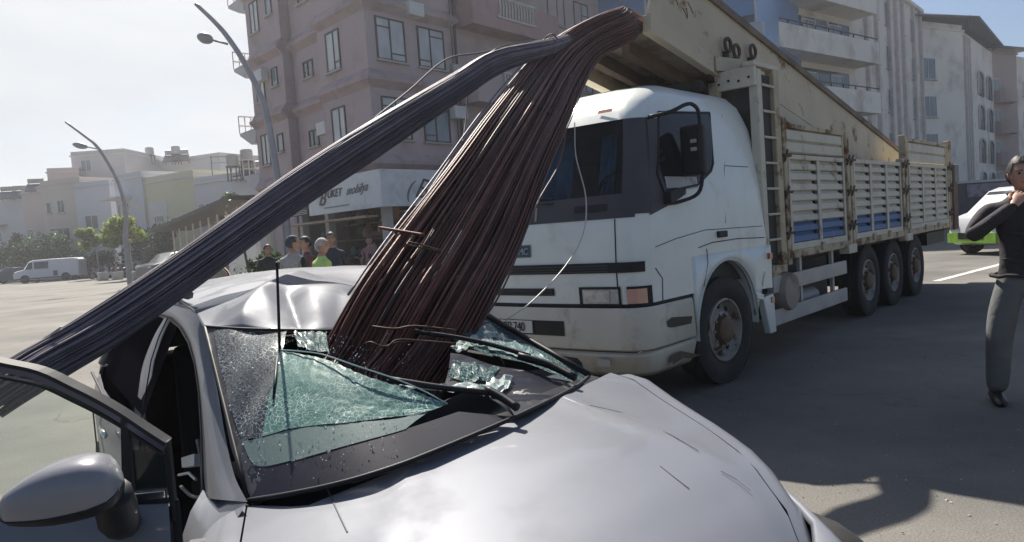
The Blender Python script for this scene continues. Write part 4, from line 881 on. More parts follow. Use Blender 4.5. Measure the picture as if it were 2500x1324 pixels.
# far side boards (one sheet of boards per gate)
for u0, u1 in ((1.66, 3.5), (3.86, 6.12), (6.6, 9.25)): gate(u0, u1, 1.15, 2.22, 1, 8, 1.5, v=-2.42, near=False)
# rear end: lamp board, rusty post, tool box
mb = MB(); bx(mb, 9.45, 9.6, -2.45, -.03, 1.0, 2.3); mb.build('tailgate', cr2_, TRK)
mb = MB(); bx(mb, 9.5, 9.85, -.5, .05, 1.0, 1.9); mb.build('rear_box', pm('rust_brown', (.13, .07, .05), .8, var=.3), TRK, bev=.02)
mb = MB(); bx(mb, 9.6, 9.95, -.45, .06, 1.9, 2.25); mb.build('rear_lamp_box', pm('box_grey', (.2, .19, .18), .7), TRK, bev=.02)
mb = MB(); bx(mb, 8.0, 9.3, -.5, -.1, .8, 1.02); mb.build('mud_guard', M_['black'], TRK)
# --- raised load bed (tilted trough)
SL = -.20
def zf(u): return 3.10 + SL*(u - .73)       # floor height along u
v1 = -.40; vo = -1.55; u0b, u1b = -.40, 9.4
tg = M_['trough']
def trb(name, mt, pts_v, **k):
    mb = MB(); mb.add([T(u, v, z) for u in (0, 1) for v, z in pts_v], []); return mb
def along(mb, uA, uB, va, vb, za, zb, nose=0): # bar that follows the slope, za/zb offset from the floor line
    P = [T(uA, va, zf(uA)+za), T(uA, vb, zf(uA)+za), T(uA+nose, vb, zf(uA+nose)+zb), T(uA+nose, va, zf(uA+nose)+zb), T(uB, va, zf(uB)+za), T(uB, vb, zf(uB)+za), T(uB, vb, zf(uB)+zb), T(uB, va, zf(uB)+zb)]
    mb.add(P, [(0, 1, 2, 3), (7, 6, 5, 4), (0, 4, 5, 1), (1, 5, 6, 2), (2, 6, 7, 3), (3, 7, 4, 0)]); return mb
along(MB(), u0b-.04, u1b, v1-.03, v1, .16, .74, .24).build('bed_side', tg, TRK)
along(MB(), u0b-.06, .75, v1-.06, v1+.035, -.02, .155, .02).build('bed_lip', tg, TRK, bev=.008)
along(MB(), .75, u1b, v1-.05, v1+.0, 0, .155).build('bed_lip', tg, TRK, bev=.008)
along(MB(), u0b+.2, u1b, v1-.05, v1+.03, .74, .82).build('bed_top_rail', pm('rail_rust', (.16, .12, .085), .7, var=.3, dirt=(.08, .05, .03)), TRK)
along(MB(), u0b, u1b, vo, vo+.03, .0, .13, .02).build('bed_side', tg, TRK)
along(MB(), u0b, u1b, vo, v1-.06, .02, .05).build('bed_floor', pm('bed_floor_brown', (.27, .215, .155), .8, var=.3, vs_=1.4, dirt=(.06, .04, .03), dlo=.45, dhi=.65), TRK)
for v in (-.72, -1.12): along(MB(), u0b+.05, u1b, v-.045, v+.045, -.11, .018).build('bed_runner', pm('runner_brown', (.11, .07, .045), .8, var=.3), TRK)
along(MB(), u0b, 2, -1.52, -1.40, -.13, .016).build('bed_runner', tg, TRK)
for u in (.6, 1.9, 3.4, 5, 6.6, 8.2): along(MB(), u, u+.09, vo, v1-.06, -.20, -.115).build('bed_cross_member', M_['chassis'], TRK)
for px, py, u in ((1768, 130, 1.04), (1795, 130, 1.24), (1838, 120, 1.66)):
    z = zf(u)+(.36 if u < 1.5 else .50); mb = MB(); mb.tube([T(u + .07*cos(a*pi/8), v1+.03+.03, z + .07*sin(a*pi/8)) for a in range(17)], .02, 6); mb.box(u-.02, u+.02, -(v1+.06), -v1, z-.12, z-.06); mb.build('lashing_ring', pm('rusty_latch', (.09, .06, .045), .7), TRK)
mb = MB(); mb.add([T(.77, v1+.04, zf(.77)+.16), T(1.25, v1+.10, zf(1.25)+.27), T(1.3, v1+.10, zf(1.3)+.14), T(.79, v1+.04, zf(.79)+.02)], [(0, 1, 2, 3)]); mb.build('hinge_plate', tg, TRK, thick=.05)
mb = MB(); bx(mb, .86, .95, -.50, -.40, 2.84, 3.0); mb.build('headboard_bracket', cr2_, TRK)
mb = MB(); mb.tube([T(4.0, -1.0, 1.0), T(2.6, -1.0, zf(2.6)-.1)], .09, 10); mb.build('lift_ram', M_['chassis'], TRK, smooth='auto')
# scratched scribbles worn into the bed side
mb = MB(); r5 = random.Random(5)
for k in range(14):
    u = r5.uniform(-.25, .35); z = zf(u)+r5.uniform(.42, .62); u2 = u + r5.uniform(-.05, .12); z2 = z + r5.uniform(-.12, .08)
    mb.tube([T(u, v1+.001, z), T((u+u2)/2, v1+.001, (z+z2)/2+.01), T(u2, v1+.001, z2)], .006, 4)
mb.build('scratch', pm('scratch_brown', (.12, .08, .04), .8), TRK)
# ================================================================== trees and plants
def leafmat(name, col, tr=.35):
    if name in MATS: return MATS[name]
    mt = bpy.data.materials.new(name); mt.use_nodes = True; t = mt.node_tree; b = t.nodes['Principled BSDF']; n = t.nodes.new; l = t.links.new
    b.inputs['Roughness'].default_value = .6
    g = n('ShaderNodeNewGeometry'); hs = n('ShaderNodeHueSaturation'); hs.inputs['Color'].default_value = (*col, 1)
    mr = n('ShaderNodeMapRange'); mr.inputs[3].default_value = .55; mr.inputs[4].default_value = 1.5; l(g.outputs['Random Per Island'], mr.inputs[0]); l(mr.outputs[0], hs.inputs['Value'])
    m2 = n('ShaderNodeMapRange'); m2.inputs[3].default_value = .47; m2.inputs[4].default_value = .53; l(g.outputs['Random Per Island'], m2.inputs[0]); l(m2.outputs[0], hs.inputs['Hue'])
    l(hs.outputs[0], b.inputs['Base Color'])
    ts = n('ShaderNodeBsdfTranslucent'); l(hs.outputs[0], ts.inputs[0]); mx = n('ShaderNodeMixShader'); mx.inputs[0].default_value = tr
    o = t.nodes['Material Output']; l(b.outputs[0], mx.inputs[1]); l(ts.outputs[0], mx.inputs[2]); l(mx.outputs[0], o.inputs[0]); MATS[name] = mt; return mt
bark = pm('bark', (.11, .085, .065), .9, var=.3); barkw = pm('bark_pale', (.34, .32, .29), .9, var=.2)
def tree(name, label, loc, H, cw, ch, leaf, n=1500, ls=.16, tr_h=None, bk=bark, group=None, blobs=9, seed=0, cat='tree'):
    r = random.Random(seed + 11); o = thing(name, label, cat, loc, r.uniform(0, 6), group)
    th = H - ch*.6; t = MB(); t.tube([(0, 0, 0), (.04, .02, th*.5), (0, .05, th), (.1, 0, H-ch*.35)], [.035*H*.55, .025*H*.55, .02*H*.55, .01*H], 7)
    ce = []
    for k in range(blobs):
        a = r.uniform(0, 2*pi); rr_ = sqrt(r.random())*cw*.36; z = H - ch*.5 + r.uniform(-.32, .32)*ch; c = Vector((rr_*cos(a), rr_*sin(a), z)); ce.append((c, r.uniform(.5, .95)*min(cw, ch)*.34))
        t.tube([(0, .03, th*.8), c*.5 + Vector((0, 0, th*.45)), c], [.012*H*.6, .009*H*.5, .003*H], 5)
    t.build('trunk', bk, o, smooth='auto')
    m_ = MB()
    for k in range(n):
        c, R = r.choice(ce); d = Vector((r.gauss(0, 1), r.gauss(0, 1), r.gauss(0, 1))).normalized(); p = c + d * R * (r.random()**.35) * Vector((1, 1, .8)).length/1.6
        u = Vector((r.gauss(0, 1), r.gauss(0, 1), r.gauss(0, .6))).normalized(); v = u.cross(Vector((r.gauss(0, 1), r.gauss(0, 1), r.gauss(0, 1)))).normalized(); s = ls*r.uniform(.6, 1.3)
        m_.add([p - u*s, p + v*s*.5, p + u*s, p - v*s*.5], [(0, 1, 2, 3)])
    m_.build('crown', leaf, o, recalc=False); return o
dkg = leafmat('leaves_dark', (.055, .085, .04)); mdg = leafmat('leaves_mid', (.075, .13, .045)); ylg = leafmat('leaves_yellow', (.22, .26, .05), .45)
def gp(px, D): p = at(px, 640, D); return (p.x, p.y, 0)
tl = [('tree', 'dark broad tree behind the white van, leftmost of the row', 8, 74, 4.4, 5, 3.5, dkg), ('tree', 'dark rounded tree just right of the leftmost one behind the van', 60, 72, 4.2, 4.6, 3.4, dkg),
      ('tree', 'mid green tree rising over the roof of the white van', 110, 69, 4.6, 4.2, 3.6, mdg), ('tree', 'mid green bushy tree right of the van roof', 160, 68, 4.5, 5, 3.4, mdg),
      ('tree', 'dark tree with trunk hidden under the rose house', 35, 76, 5.2, 3.6, 3.2, dkg),
      ('tree', 'yellow green rounded tree over the parked motorcycles', 240, 60, 4.3, 3.8, 2.0, ylg), ('tree', 'yellow green umbrella shaped tree with a pale trunk before the yellow house', 322, 52, 4.6, 4.2, 2.1, ylg),
      ('tree', 'small yellow green tree between the two larger yellow green trees', 282, 57, 4.0, 2.6, 1.7, ylg),
      ('tree', 'dark narrow tree right of the umbrella shaped tree', 408, 58, 5.2, 2.4, 4.4, dkg), ('tree', 'dark shrub like tree in the shade left of the pergola', 372, 62, 4.4, 3.2, 3.5, dkg),
      ('tree', 'green climber top showing above the steel bundle beside the pergola', 565, 42, 5.0, 2.2, 1.9, mdg)]
for k, (nm, lb, px, D, H, cw, ch, lf) in enumerate(tl): tree(nm, lb, gp(px, D), H, cw, ch, lf, n=2000, ls=.15, bk=barkw if lf is ylg else bark, seed=k)
for k, (px, D, lb) in enumerate(((200, 66, 'clipped dark hedge bush under the tan terraces'), (130, 78, 'dark hedge bush at the foot of the rose house'), (350, 64, 'low dark bush behind the parked motorcycles'))):
    tree('bush', lb, gp(px, D), 2.6, 6.5, 2.8, dkg, n=1600, ls=.17, seed=40+k, cat='bush')
# potted palm-like plants by the shop
def potted(px, D, lb, h, cat='plant', lf=mdg, n=260, cw=.9):
    o = tree('potted_plant', lb, gp(px, D), h, cw, h*.5, lf, n=n, ls=.11, blobs=5, seed=int(px), cat=cat)
    MB().lathe([(0, 0), (.24, 0), (.33, .5), (.29, .5), (.27, .42), (0, .42)], 14).build('pot', pm('pot_grey', (.16, .16, .15), .8), o, smooth='auto'); return o
potted(655, 17, 'bushy plant in a wide grey pot at the shop corner', 1.5, n=420, cw=.9, lf=dkg)
sap = thing('sapling', 'thin leaning sapling with few leaves left of the shop column', 'sapling', gp(612, 15.5))
MB().tube([(0, 0, 0), (-.02, 0, .8), (-.14, 0, 1.8), (-.25, 0, 2.5)], [.035, .03, .025, .012], 6).build('trunk', bark, sap, smooth=True)
mb = MB(); r = random.Random(9)
for k in range(120):
    c = r.choice([(-.2, 0, 1.0), (-.1, 0, 1.1), (-.3, 0, 2.4), (.1, 0, .9)]); p = Vector(c) + Vector((r.gauss(0, .12), r.gauss(0, .12), r.gauss(0, .12))); u = Vector((r.gauss(0, 1), r.gauss(0, 1), r.gauss(0, 1))).normalized()*.07; v = u.cross(Vector((0, 0, 1)))*.5; mb.add([p-u, p+v, p+u, p-v], [(0, 1, 2, 3)])
mb.build('crown', mdg, sap, recalc=False)
# stone coloured mound / covered crate left of the shop
o = thing('covered_stack', 'tan rounded cloth covered stack on the pavement left of the shop', 'covered stack', gp(517, 17))
G = []
for i in range(9):
    a = i/8; w_ = interp(a, [(0, .50), (.5, .49), (.8, .42), (1, .18)]); z = 1.25*a
    G.append([Vector((w_*cos(2*pi*k/14)*(1+.06*sin(3*k)) + .05*sin(i), w_*.8*sin(2*pi*k/14), z + .03*sin(k*2.1))) for k in range(15)])
mb = MB().grid(G); mb.add(G[-1][:-1], [tuple(range(14))]); mb.build('cover', pm('tan_cloth', (.46, .34, .24), .85, var=.12, dirt=(.3, .25, .15), dlo=.5), o, smooth=True)
for px, D, lb, c_ in ((478, 20, 'small dark bin with a pale lid left of the tan stack', (.05, .06, .06)), (1, 1, '', None)):
    if c_:
        o = thing('litter_bin', lb, 'bin', gp(px, D)); MB().lathe([(0, 0), (.2, 0), (.25, .6), (0, .62)], 12).build('drum', pm('bin_dark', c_, .6), o, smooth='auto'); MB().lathe([(.26, .6), (.27, .68), (.1, .76), (0, .76)], 12).build('lid', whiter, o, smooth='auto')
# pergola left of the pink building
o = thing('pergola', 'long dark roofed pergola with thin white posts between the yellow house and the shop', 'pergola', gp(430, 46))
a = Vector(gp(425, 50)) - o.location; b = Vector(gp(640, 34)) - o.location; d = (b-a).normalized(); nn = Vector((-d.y, d.x, 0))
mb = MB(); mb.bar(a + Vector((0, 0, 3.3)), b + Vector((0, 0, 4.0)), 2.6, .22); mb.build('roof', pm('pergola_roof', (.07, .06, .055), .8), o)
Lp = (b-a).length
for k in range(10):
    p = a.lerp(b, (k+.3)/10); mb = MB(); mb.bar(p - nn*0 + Vector((0, 0, 0)), p + Vector((0, 0, 3.3+.07*k)), .09, .09, d); mb.build('post', whiter, o)
mb = MB(); mb.bar(a + Vector((0, 0, .9)), b + Vector((0, 0, .9)), .05, 1.6); mb.build('low_wall', pm('wall_dim', (.2, .19, .18), .8), o)
# pale wall by the shop
o = thing('garden_wall', 'plain pale boundary wall running behind the sapling', 'wall', gp(600, 24)); p = Vector(gp(565, 27)) - o.location; q = Vector(gp(648, 21.5)) - o.location
MB().bar(p + Vector((0, 0, 1.25)), q + Vector((0, 0, 1.25)), .2, 2.5).build('wall_panel', beige2, o); MB().bar(p + Vector((0, 0, 2.56)), q + Vector((0, 0, 2.56)), .3, .09).build('coping', whiter, o)

# ================================================================== street lamps
def street_lamp(label, D, base_px, tip, head, H_pts):
    p0 = at(base_px, 700, D); o = thing('street_lamp', label, 'street lamp', (p0.x, p0.y, 0), 0, 'curved street lamps along the road')
    P = [Vector((0, 0, 0)), Vector((0, 0, 2.5))] + [at(x, y, D) - o.location for x, y in H_pts]
    mt = pm('lamp_grey', (.30, .30, .32), .5, .3)
    mb = MB(); C = crom(P, 6); mb.tube(C, [lerp(.13, .06, i/(len(C)-1)) for i in range(len(C))], 10); mb.build('pole', mt, o, smooth=True)
    for arr in head:
        a, b_, L_ = arr; A = at(*a, D) - o.location; Bh = at(*b_, D) - o.location; d = (Bh - A)
        arm = A + d*.45; mb = MB(); mb.tube([A, arm], .035, 6); mb.build('arm', mt, o, smooth=True)
        d2 = (Bh - arm); X = d2.normalized(); Yv = Vector((0, 1, 0)); Z = X.cross(Yv).normalized()
        G = []
        for i in range(9):
            t = i/8; rr_ = sin(pi*min(1, max(0, t)))**.6; G.append([arm + d2*t + Yv*cos(k*pi/6)*.20*rr_ + Z*sin(k*pi/6)*.17*rr_ for k in range(13)])
        MB().grid(G).build('lamp_head', mt, o, smooth=True)
    MB().lathe([(.2, 0), (.2, .03), (.13, .05), (.13, .8), (.11, .85)], 12).build('base_plate', mt, o, smooth='auto')
street_lamp('tall curved street lamp in front of the pink building', 22, 712, None, [((556, 108), (480, 88), 0)], [(690, 520), (672, 400), (645, 260), (600, 160), (555, 90), (520, 50), (478, 10)])
street_lamp('smaller curved street lamp before the grey and yellow houses', 38, 318, None, [((248, 366), (176, 352), 0)], [(308, 520), (290, 450), (262, 395), (235, 356), (210, 335), (160, 298)])

# ================================================================== vehicles in the background
def car_body(name, label, cat, loc, rz, L, W, H, mt, prof, win, wheels=(.18, .80), wr=.33, hw=None, glassm=None, group=None):
    """simple vehicle: side profile extruded with tumblehome, windows, wheels, lamps"""
    o = thing(name, label, cat, loc, rz, group); zb = .28
    def hwf(z): return W/2 * interp(z/H, [(0, .96), (.35, 1.0), (.55, .98), (1, .80)])
    P = [(x*L, z*H) for x, z in prof]; n = len(P); mb = MB()
    cols = [-1, -.9, 0, .9, 1]; G = []
    for x, z in P + [P[0]]:
        G.append([Vector((x + (0.02*L*(0 if abs(c) < 1 else 1))*(1 if x < L/2 else -1), c*hwf(z), z - (.03 if abs(c) == 1 and z > .5*H else 0))) for c in cols])
    mb.grid(G)
    for s in (0, 4): mb.add([g[s] for g in G[:-1]], [tuple(range(n))])
    mb.build('body', mt, o, smooth='auto')
    gm = glassm or dark_p
    for pts in win:
        for s in (-1, 1):
            q = [(x*L, z*H) for x, z in pts]; m2 = MB(); m2.prism(q, lambda x, z: (x, s*(hwf(z)-.02), z), lambda x, z: (x, s*(hwf(z)+.012), z)); m2.build('side_window', gm, o)
    fx = sorted([p for p in prof], key=lambda p: p[0])
    for i, wx in enumerate(wheels):
        for s in (-1, 1):
            wv = bpy.data.objects.new('wheel', None); S.collection.objects.link(wv); wv.parent = o; wv.location = (wx*L, s*(W/2-.1), wr); M3 = Matrix.Rotation(-s*pi/2, 4, 'X')
            MB().lathe([(wr*.62, -.1), (wr*.95, -.1), (wr, -.06), (wr, .08), (wr*.93, .115), (wr*.62, .10)], 24, M3, close=True).build('tyre', M_['rubber'], wv, smooth='auto')
            MB().lathe([(wr*.64, .09), (wr*.5, .06), (wr*.2, .09), (0, .1)], 20, M3).build('rim', M_['steel'], wv, smooth='auto')
            MB().lathe([(wr*1.14, .0), (0, 0)], 22, Matrix.Translation((wx*L, s*(W/2-.0+.004), wr+.02)) @ M3).build('wheel_arch', M_['black'], o)
    return o, hwf
p = atz(30, 689)
vp = Vector(gp(42, 63)); 
vprof = [(0, .18), (0, .42), (.02, .52), (.16, .60), (.24, .93), (.30, .985), (.60, 1), (.96, .99), (1, .9), (1, .18), (.9, .13), (.08, .13)]
o, hwf = car_body('panel_van', 'white panel van parked across the street at the far left', 'van', (vp.x, vp.y, 0), radians(8), 5.3, 1.95, 1.97, pm('van_white', (.62, .63, .68), .4, var=.04),
    vprof, [[(.19, .60), (.245, .88), (.30, .90), (.30, .60)], [(.33, .60), (.33, .90), (.54, .90), (.54, .60)]])
mb = MB(); mb.box(.62*5.3, .68*5.3, -1.0, -.985, .5, .95); mb.build('filler_flap', M_['dgrey'], o); 
for s in (-.7, .7): MB().box(-.0, .1, s-.2, s+.2, .72, .92).build('headlamp', M_['headglass'], o, bev=.02)
mb = MB(); mb.add([(.165*5.3, -.8, 1.22), (.165*5.3, .8, 1.22), (.245*5.3, .72, 1.82), (.245*5.3, -.72, 1.82)], [(0, 1, 2, 3)]); mb.build('windscreen', dark_p, o, thick=.02)
MB().box(.1, 5.2, -.99, -.975, .32, .42).build('side_trim', M_['dgrey'], o)
# dark SUV seen end-on
sp = Vector(gp(348, 48))
sprof = [(0, .2), (0, .5), (.03, .58), (.22, .64), (.36, .95), (.5, 1), (.9, .98), (.99, .6), (1, .25), (.95, .17), (.05, .17)]
o, hwf = car_body('parked_suv', 'dark grey SUV parked beside the yellow green tree', 'suv', (sp.x, sp.y, 0), radians(62), 4.5, 1.85, 1.78, pm('suv_grey', (.10, .11, .12), .3, .3, coat=.6), sprof, [[(.30, .64), (.40, .90), (.58, .93), (.58, .64)], [(.61, .64), (.61, .93), (.86, .90), (.90, .66)]])
mb = MB(); mb.add([(.24*4.5, -.72, 1.17), (.24*4.5, .72, 1.17), (.37*4.5, .62, 1.68), (.37*4.5, -.62, 1.68)], [(0, 1, 2, 3)]); mb.build('windscreen', mid_p, o, thick=.02)
for s in (-.65, .65): MB().box(-.03, .1, s-.18, s+.18, .78, .95).build('headlamp', M_['headglass'], o, bev=.02)
cp = Vector(gp(-30, 66)); o, hwf = car_body('parked_car', 'dark hatchback cut by the left photo edge behind the van', 'car', (cp.x, cp.y, 0), radians(10), 4.0, 1.75, 1.45, pm('car_dark', (.06, .065, .075), .35, .3), [(0, .22), (0, .55), (.25, .65), (.40, .97), (.55, 1), (.82, .97), (.98, .65), (1, .3), (.92, .2), (.06, .2)], [[(.30, .66), (.42, .92), (.58, .93), (.58, .66)]])
# police van: white with a blue roof stripe and lime green band
pp = Vector(gp(2374, 19.7)); pol = pm('police_white', (.60, .62, .64), .35, var=.03, coat=.5)
o, hwf = car_body('police_van', 'white compact police van with lime green lower band half hidden behind the man', 'police van', (pp.x, pp.y, 0), radians(8), 4.4, 1.83, 1.82, pol,
    [(0, .2), (-.0, .45), (.02, .56), (.13, .64), (.27, .95), (.34, 1), (.95, .99), (1, .9), (1, .2), (.92, .15), (.05, .15)], [[(.17, .64), (.285, .90), (.52, .92), (.52, .62)], [(.55, .62), (.55, .90), (.72, .90), (.72, .62)], [(.75, .62), (.75, .90), (.93, .89), (.93, .62)]], wheels=(.17, .8), wr=.32)
lime = pm('lime_band', (.22, .42, .04), .45, var=.25, vs_=4); nb_ = pm('navy_band', (.03, .05, .16), .35)
for x0, x1, z0, z1, mt in ((.02, 4.35, .34, .66, lime), (.05, 4.35, .70, .76, nb_)): MB().box(x0, x1, -.935, -.90, z0, z1).build('livery_band', mt, o)
MB().box(-.035, .05, -.85, .85, .34, .62).build('front_band', lime, o); MB().box(.9, 4.2, -.76, -.5, 1.80, 1.90).build('roof_rail', wframe, o, bev=.02)
mb = MB(); mb.add([(.145*4.4, -.76, 1.22), (.145*4.4, .76, 1.22), (.265*4.4, .64, 1.71), (.265*4.4, -.64, 1.71)], [(0, 1, 2, 3)]); mb.build('windscreen', dark_p, o, thick=.02)
for s in (-.72, .72): MB().box(-.03, .14, s-.16, s+.16, .80, .98).build('headlamp', M_['headglass'], o, bev=.02)
MB().box(-.04, .04, -.45, .45, .45, .62).build('grille', M_['black'], o)
# motorcycles / scooters
def scooter(px, D, rz, col, lb, group='motorcycles parked by the kerb', s=1.0):
    o = thing('scooter', lb, 'scooter', gp(px, D), rz, group); mt = pm('scooter_' + '%02d%02d' % (int(col[0]*99), int(col[1]*99)), col, .35, coat=.5)
    for x in (0, 1.25):
        M3 = Matrix.Translation((x, 0, .27)) @ Matrix.Rotation(pi/2, 4, 'X'); MB().lathe([(.2, -.05), (.26, -.04), (.275, 0), (.26, .04), (.2, .05)], 20, M3, close=True).build('tyre', M_['rubber'], o, smooth='auto'); MB().lathe([(.2, .02), (.06, .03), (.05, .05), (0, .05)], 14, M3).build('rim', M_['steel'], o, smooth='auto')
    b = MB()
    sec = [(.05, .45, .05, .10), (.15, .60, .17, .16), (.22, .80, .15, .14)]
    G = []
    for x, z, w_, h in ((.02, .50, .05, .12), (.10, .62, .16, .26), (.18, .78, .17, .22), (.22, .95, .10, .10)): G.append([Vector((x + (.04*cos(k*pi/5)), w_*sin(k*pi/5), z + h*.4*cos(k*pi/5))) for k in range(11)])
    b.grid(G); G = []
    for x, z, w_, h in ((.25, .36, .12, .05), (.5, .32, .14, .06), (.7, .50, .15, .16), (1.0, .62, .17, .18), (1.35, .68, .12, .12), (1.5, .72, .05, .05)): G.append([Vector((x, w_*cos(k*pi/5), z + h*sin(k*pi/5))) for k in range(11)])
    b.grid(G); b.build('fairing', mt, o, smooth=True)
    t = MB(); t.tube([(0, 0, .27), (.2, 0, .85), (.27, 0, 1.0)], .03, 6); t.tube([(.25, -.33, 1.05), (.24, 0, 1.0), (.25, .33, 1.05)], .02, 6); t.build('handlebar', M_['black'], o, smooth=True)
    G = [[Vector((x, w_*cos(k*pi/5), z + .06*sin(k*pi/5))) for k in range(11)] for x, z, w_ in ((.62, .74, .06), (.75, .78, .14), (1.1, .80, .16), (1.4, .84, .10))]; MB().grid(G).build('seat', M_['black'], o, smooth=True)
    for sy in (-.3, .3): mm = MB(); mm.tube([(.25, sy*.8, 1.05), (.2, sy, 1.22)], .01, 5); mm.lathe([(0, -.015), (.06, 0), (0, .015)], 8, Matrix.Translation((.2, sy, 1.26)) @ Matrix.Rotation(pi/2, 4, 'Y')); mm.build('mirror', M_['black'], o)
    MB().lathe([(0, -.02), (.06, 0), (.05, .03)], 10, Matrix.Translation((.02, 0, .88)) @ Matrix.Rotation(-pi/2, 4, 'Y')).build('headlamp', M_['headglass'], o, smooth=True)
    MB().box(1.3, 1.62, -.17, .17, .88, 1.16).build('top_box', M_['dgrey'], o, bev=.03); o.scale = (s, s, s); return o
scooter(880, 15, radians(75), (.55, .56, .55), 'white scooter facing the road before the shop column', 'scooters in front of the shop')
scooter(850, 16.5, radians(110), (.08, .12, .12), 'dark teal scooter just left of the white scooter', 'scooters in front of the shop')
scooter(915, 15.5, radians(60), (.25, .10, .10), 'dull red scooter tucked behind the steel bars at the shop', 'scooters in front of the shop')
for k, (px, D, c_, lb) in enumerate(((222, 60, (.30, .05, .06), 'red motorcycle first in the row under the yellow green tree'), (238, 59, (.10, .09, .10), 'dark motorcycle second in the row beside the red one'), (254, 58.5, (.35, .33, .32), 'pale motorcycle in the middle of the kerb row'), (272, 57.5, (.16, .05, .05), 'maroon motorcycle near the right end of the kerb row'), (290, 56.5, (.07, .07, .08), 'black motorcycle last in the kerb row by the pale trunk'))):
    scooter(px, D, radians(60+9*k), c_, lb)
for px, D, lb in ((248, 56, 'white concrete planter at the kerb left of the pale trunk'), (330, 50, 'white concrete planter right of the pale trunk'), (283, 54, 'low tan planter in front of the black motorcycle')):
    o = thing('planter', lb, 'planter', gp(px, D)); MB().lathe([(0, 0), (.42, 0), (.5, .6), (.42, .6), (.4, .5), (0, .5)], 4).build('tub', whiter, o, bev=.02)
    tree_ = MB(); 
# cafe items by the left shop window
o = thing('parasol', 'closed cream parasol on a pole left of the shop column', 'parasol', gp(668, 18.5)); MB().lathe([(.0, 2.55), (.06, 2.4), (.12, 1.6), (.18, 1.15), (.05, 1.1), (0, 1.1)], 10).build('cover', pm('cream_cloth', (.5, .44, .34), .85), o, smooth=True); MB().tube([(0, 0, 0), (0, 0, 2.6)], .03, 6).build('pole', M_['dgrey'], o)
# ================================================================== reinforcing bars
def rodmat(name, a_, b_, c_):
    mt = bpy.data.materials.new(name); mt.use_nodes = True; t = mt.node_tree; b = t.nodes['Principled BSDF']; n = t.nodes.new; l = t.links.new
    oi = n('ShaderNodeObjectInfo'); tc = n('ShaderNodeTexCoord'); nz = n('ShaderNodeTexNoise'); nz.inputs['Scale'].default_value = 9; nz.inputs['Detail'].default_value = 5; l(tc.outputs['Object'], nz.inputs[0])
    cr = n('ShaderNodeValToRGB'); e = cr.color_ramp.elements; e[0].color = (*a_, 1); e[0].position = .0; e[1].color = (*c_, 1); e[1].position = 1; x = e.new(.55); x.color = (*b_, 1)
    ad = n('ShaderNodeMath'); ad.operation = 'MULTIPLY_ADD'; l(nz.outputs['Fac'], ad.inputs[0]); ad.inputs[1].default_value = .7
    m1 = n('ShaderNodeMath'); m1.operation = 'MULTIPLY_ADD'; l(oi.outputs['Random'], m1.inputs[0]); m1.inputs[1].default_value = .75; m1.inputs[2].default_value = -.28; l(m1.outputs[0], ad.inputs[2]); l(ad.outputs[0], cr.inputs[0]); l(cr.outputs[0], b.inputs['Base Color'])
    b.inputs['Roughness'].default_value = .58; b.inputs['Metallic'].default_value = .1
    w_ = n('ShaderNodeTexWave'); w_.inputs['Scale'].default_value = 30; l(tc.outputs['Object'], w_.inputs[0]); bp = n('ShaderNodeBump'); bp.inputs['Strength'].default_value = .25; bp.inputs['Distance'].default_value = .002; l(w_.outputs['Fac'], bp.inputs['Height']); l(bp.outputs[0], b.inputs['Normal'])
    return mt
rust = rodmat('rusty_steel', (.022, .009, .008), (.135, .040, .026), (.26, .14, .11)); mill = rodmat('mill_steel', (.08, .068, .082), (.150, .128, .150), (.27, .235, .265))
def bundle(name, label, lev, nrod, mt, thick, seed, rad, spread=.012, wave=.0035):
    """lev: (left px, right px, depth left, depth right); every rod follows its own lane across and through the bundle"""
    r = random.Random(seed); o = thing(name, label, 'steel bars', at(*lev[-1][1], lev[-1][3])); nl = len(lev)
    CL = [l[0] if isinstance(l[0], Vector) else at(*l[0], l[2]) for l in lev]; CR = [l[1] if isinstance(l[1], Vector) else at(*l[1], l[3]) for l in lev]
    for k in range(nrod):
        s = (k + .5 + r.uniform(-.45, .45)) / nrod; s = min(1, max(0, s)); tt = r.uniform(-1, 1); P = []; dr = r.gauss(0, .022); ph = r.uniform(0, 6)
        e0 = r.uniform(0, .5); e1 = r.uniform(0, .6)
        for i in range(nl):
            f = i/(nl-1); s2 = min(1.03, max(-.03, s + dr*sin(f*3.2+ph) + r.gauss(0, .003)))
            c = CL[i].lerp(CR[i], s2); ax = (CR[i]-CL[i]).normalized(); tn = (CL[min(i+1, nl-1)]-CL[max(i-1, 0)]).normalized(); dp = ax.cross(tn).normalized()
            if dp.y < 0: dp = -dp
            hump = sqrt(max(0, 1-(2*s2-1)**2))*.8 + .2
            P.append(c + dp * thick[i] * tt * hump + Vector((r.gauss(0, wave), r.gauss(0, wave), r.gauss(0, wave))) * .5)
        P[0] = P[0].lerp(P[1], e0); P[-1] = P[-1].lerp(P[-2], e1)
        C = crom(P, 4); m_ = MB(); m_.v = []; m_.tube([p - o.location for p in C], rad*r.uniform(.85, 1.15), 5); q = m_.build('bar', mt, o, smooth=True, recalc=False)
    return o
YL = [7.2, 6.78, 6.5, 6.1, 5.5, 4.2, 3.5, 2.95, 2.66, 2.50, 2.42, 2.36]; YR = [7.2, 6.80, 6.55, 6.2, 5.7, 5.02, 4.31, 3.63, 3.15, 2.88, 2.70, 2.62]
lp = [(1650, 30), (1592, 18), (1500, 24), (1410, 62), (1325, 118), (1205, 262), (1100, 402), (965, 578), (872, 708), (790, 862), (772, 900), (768, 940)]
rp_ = [(1655, 80), (1597, 88), (1545, 98), (1465, 140), (1424, 205), (1390, 287), (1338, 405), (1268, 592), (1206, 725), (1140, 850), (1082, 945), (1064, 990)]
lev = [(a, b, c, d) for a, b, c, d in zip(lp, rp_, YL, YR)]
def TW_(u, v, z): return TP + tr_*u + tl_*v + Vector((0, 0, z))
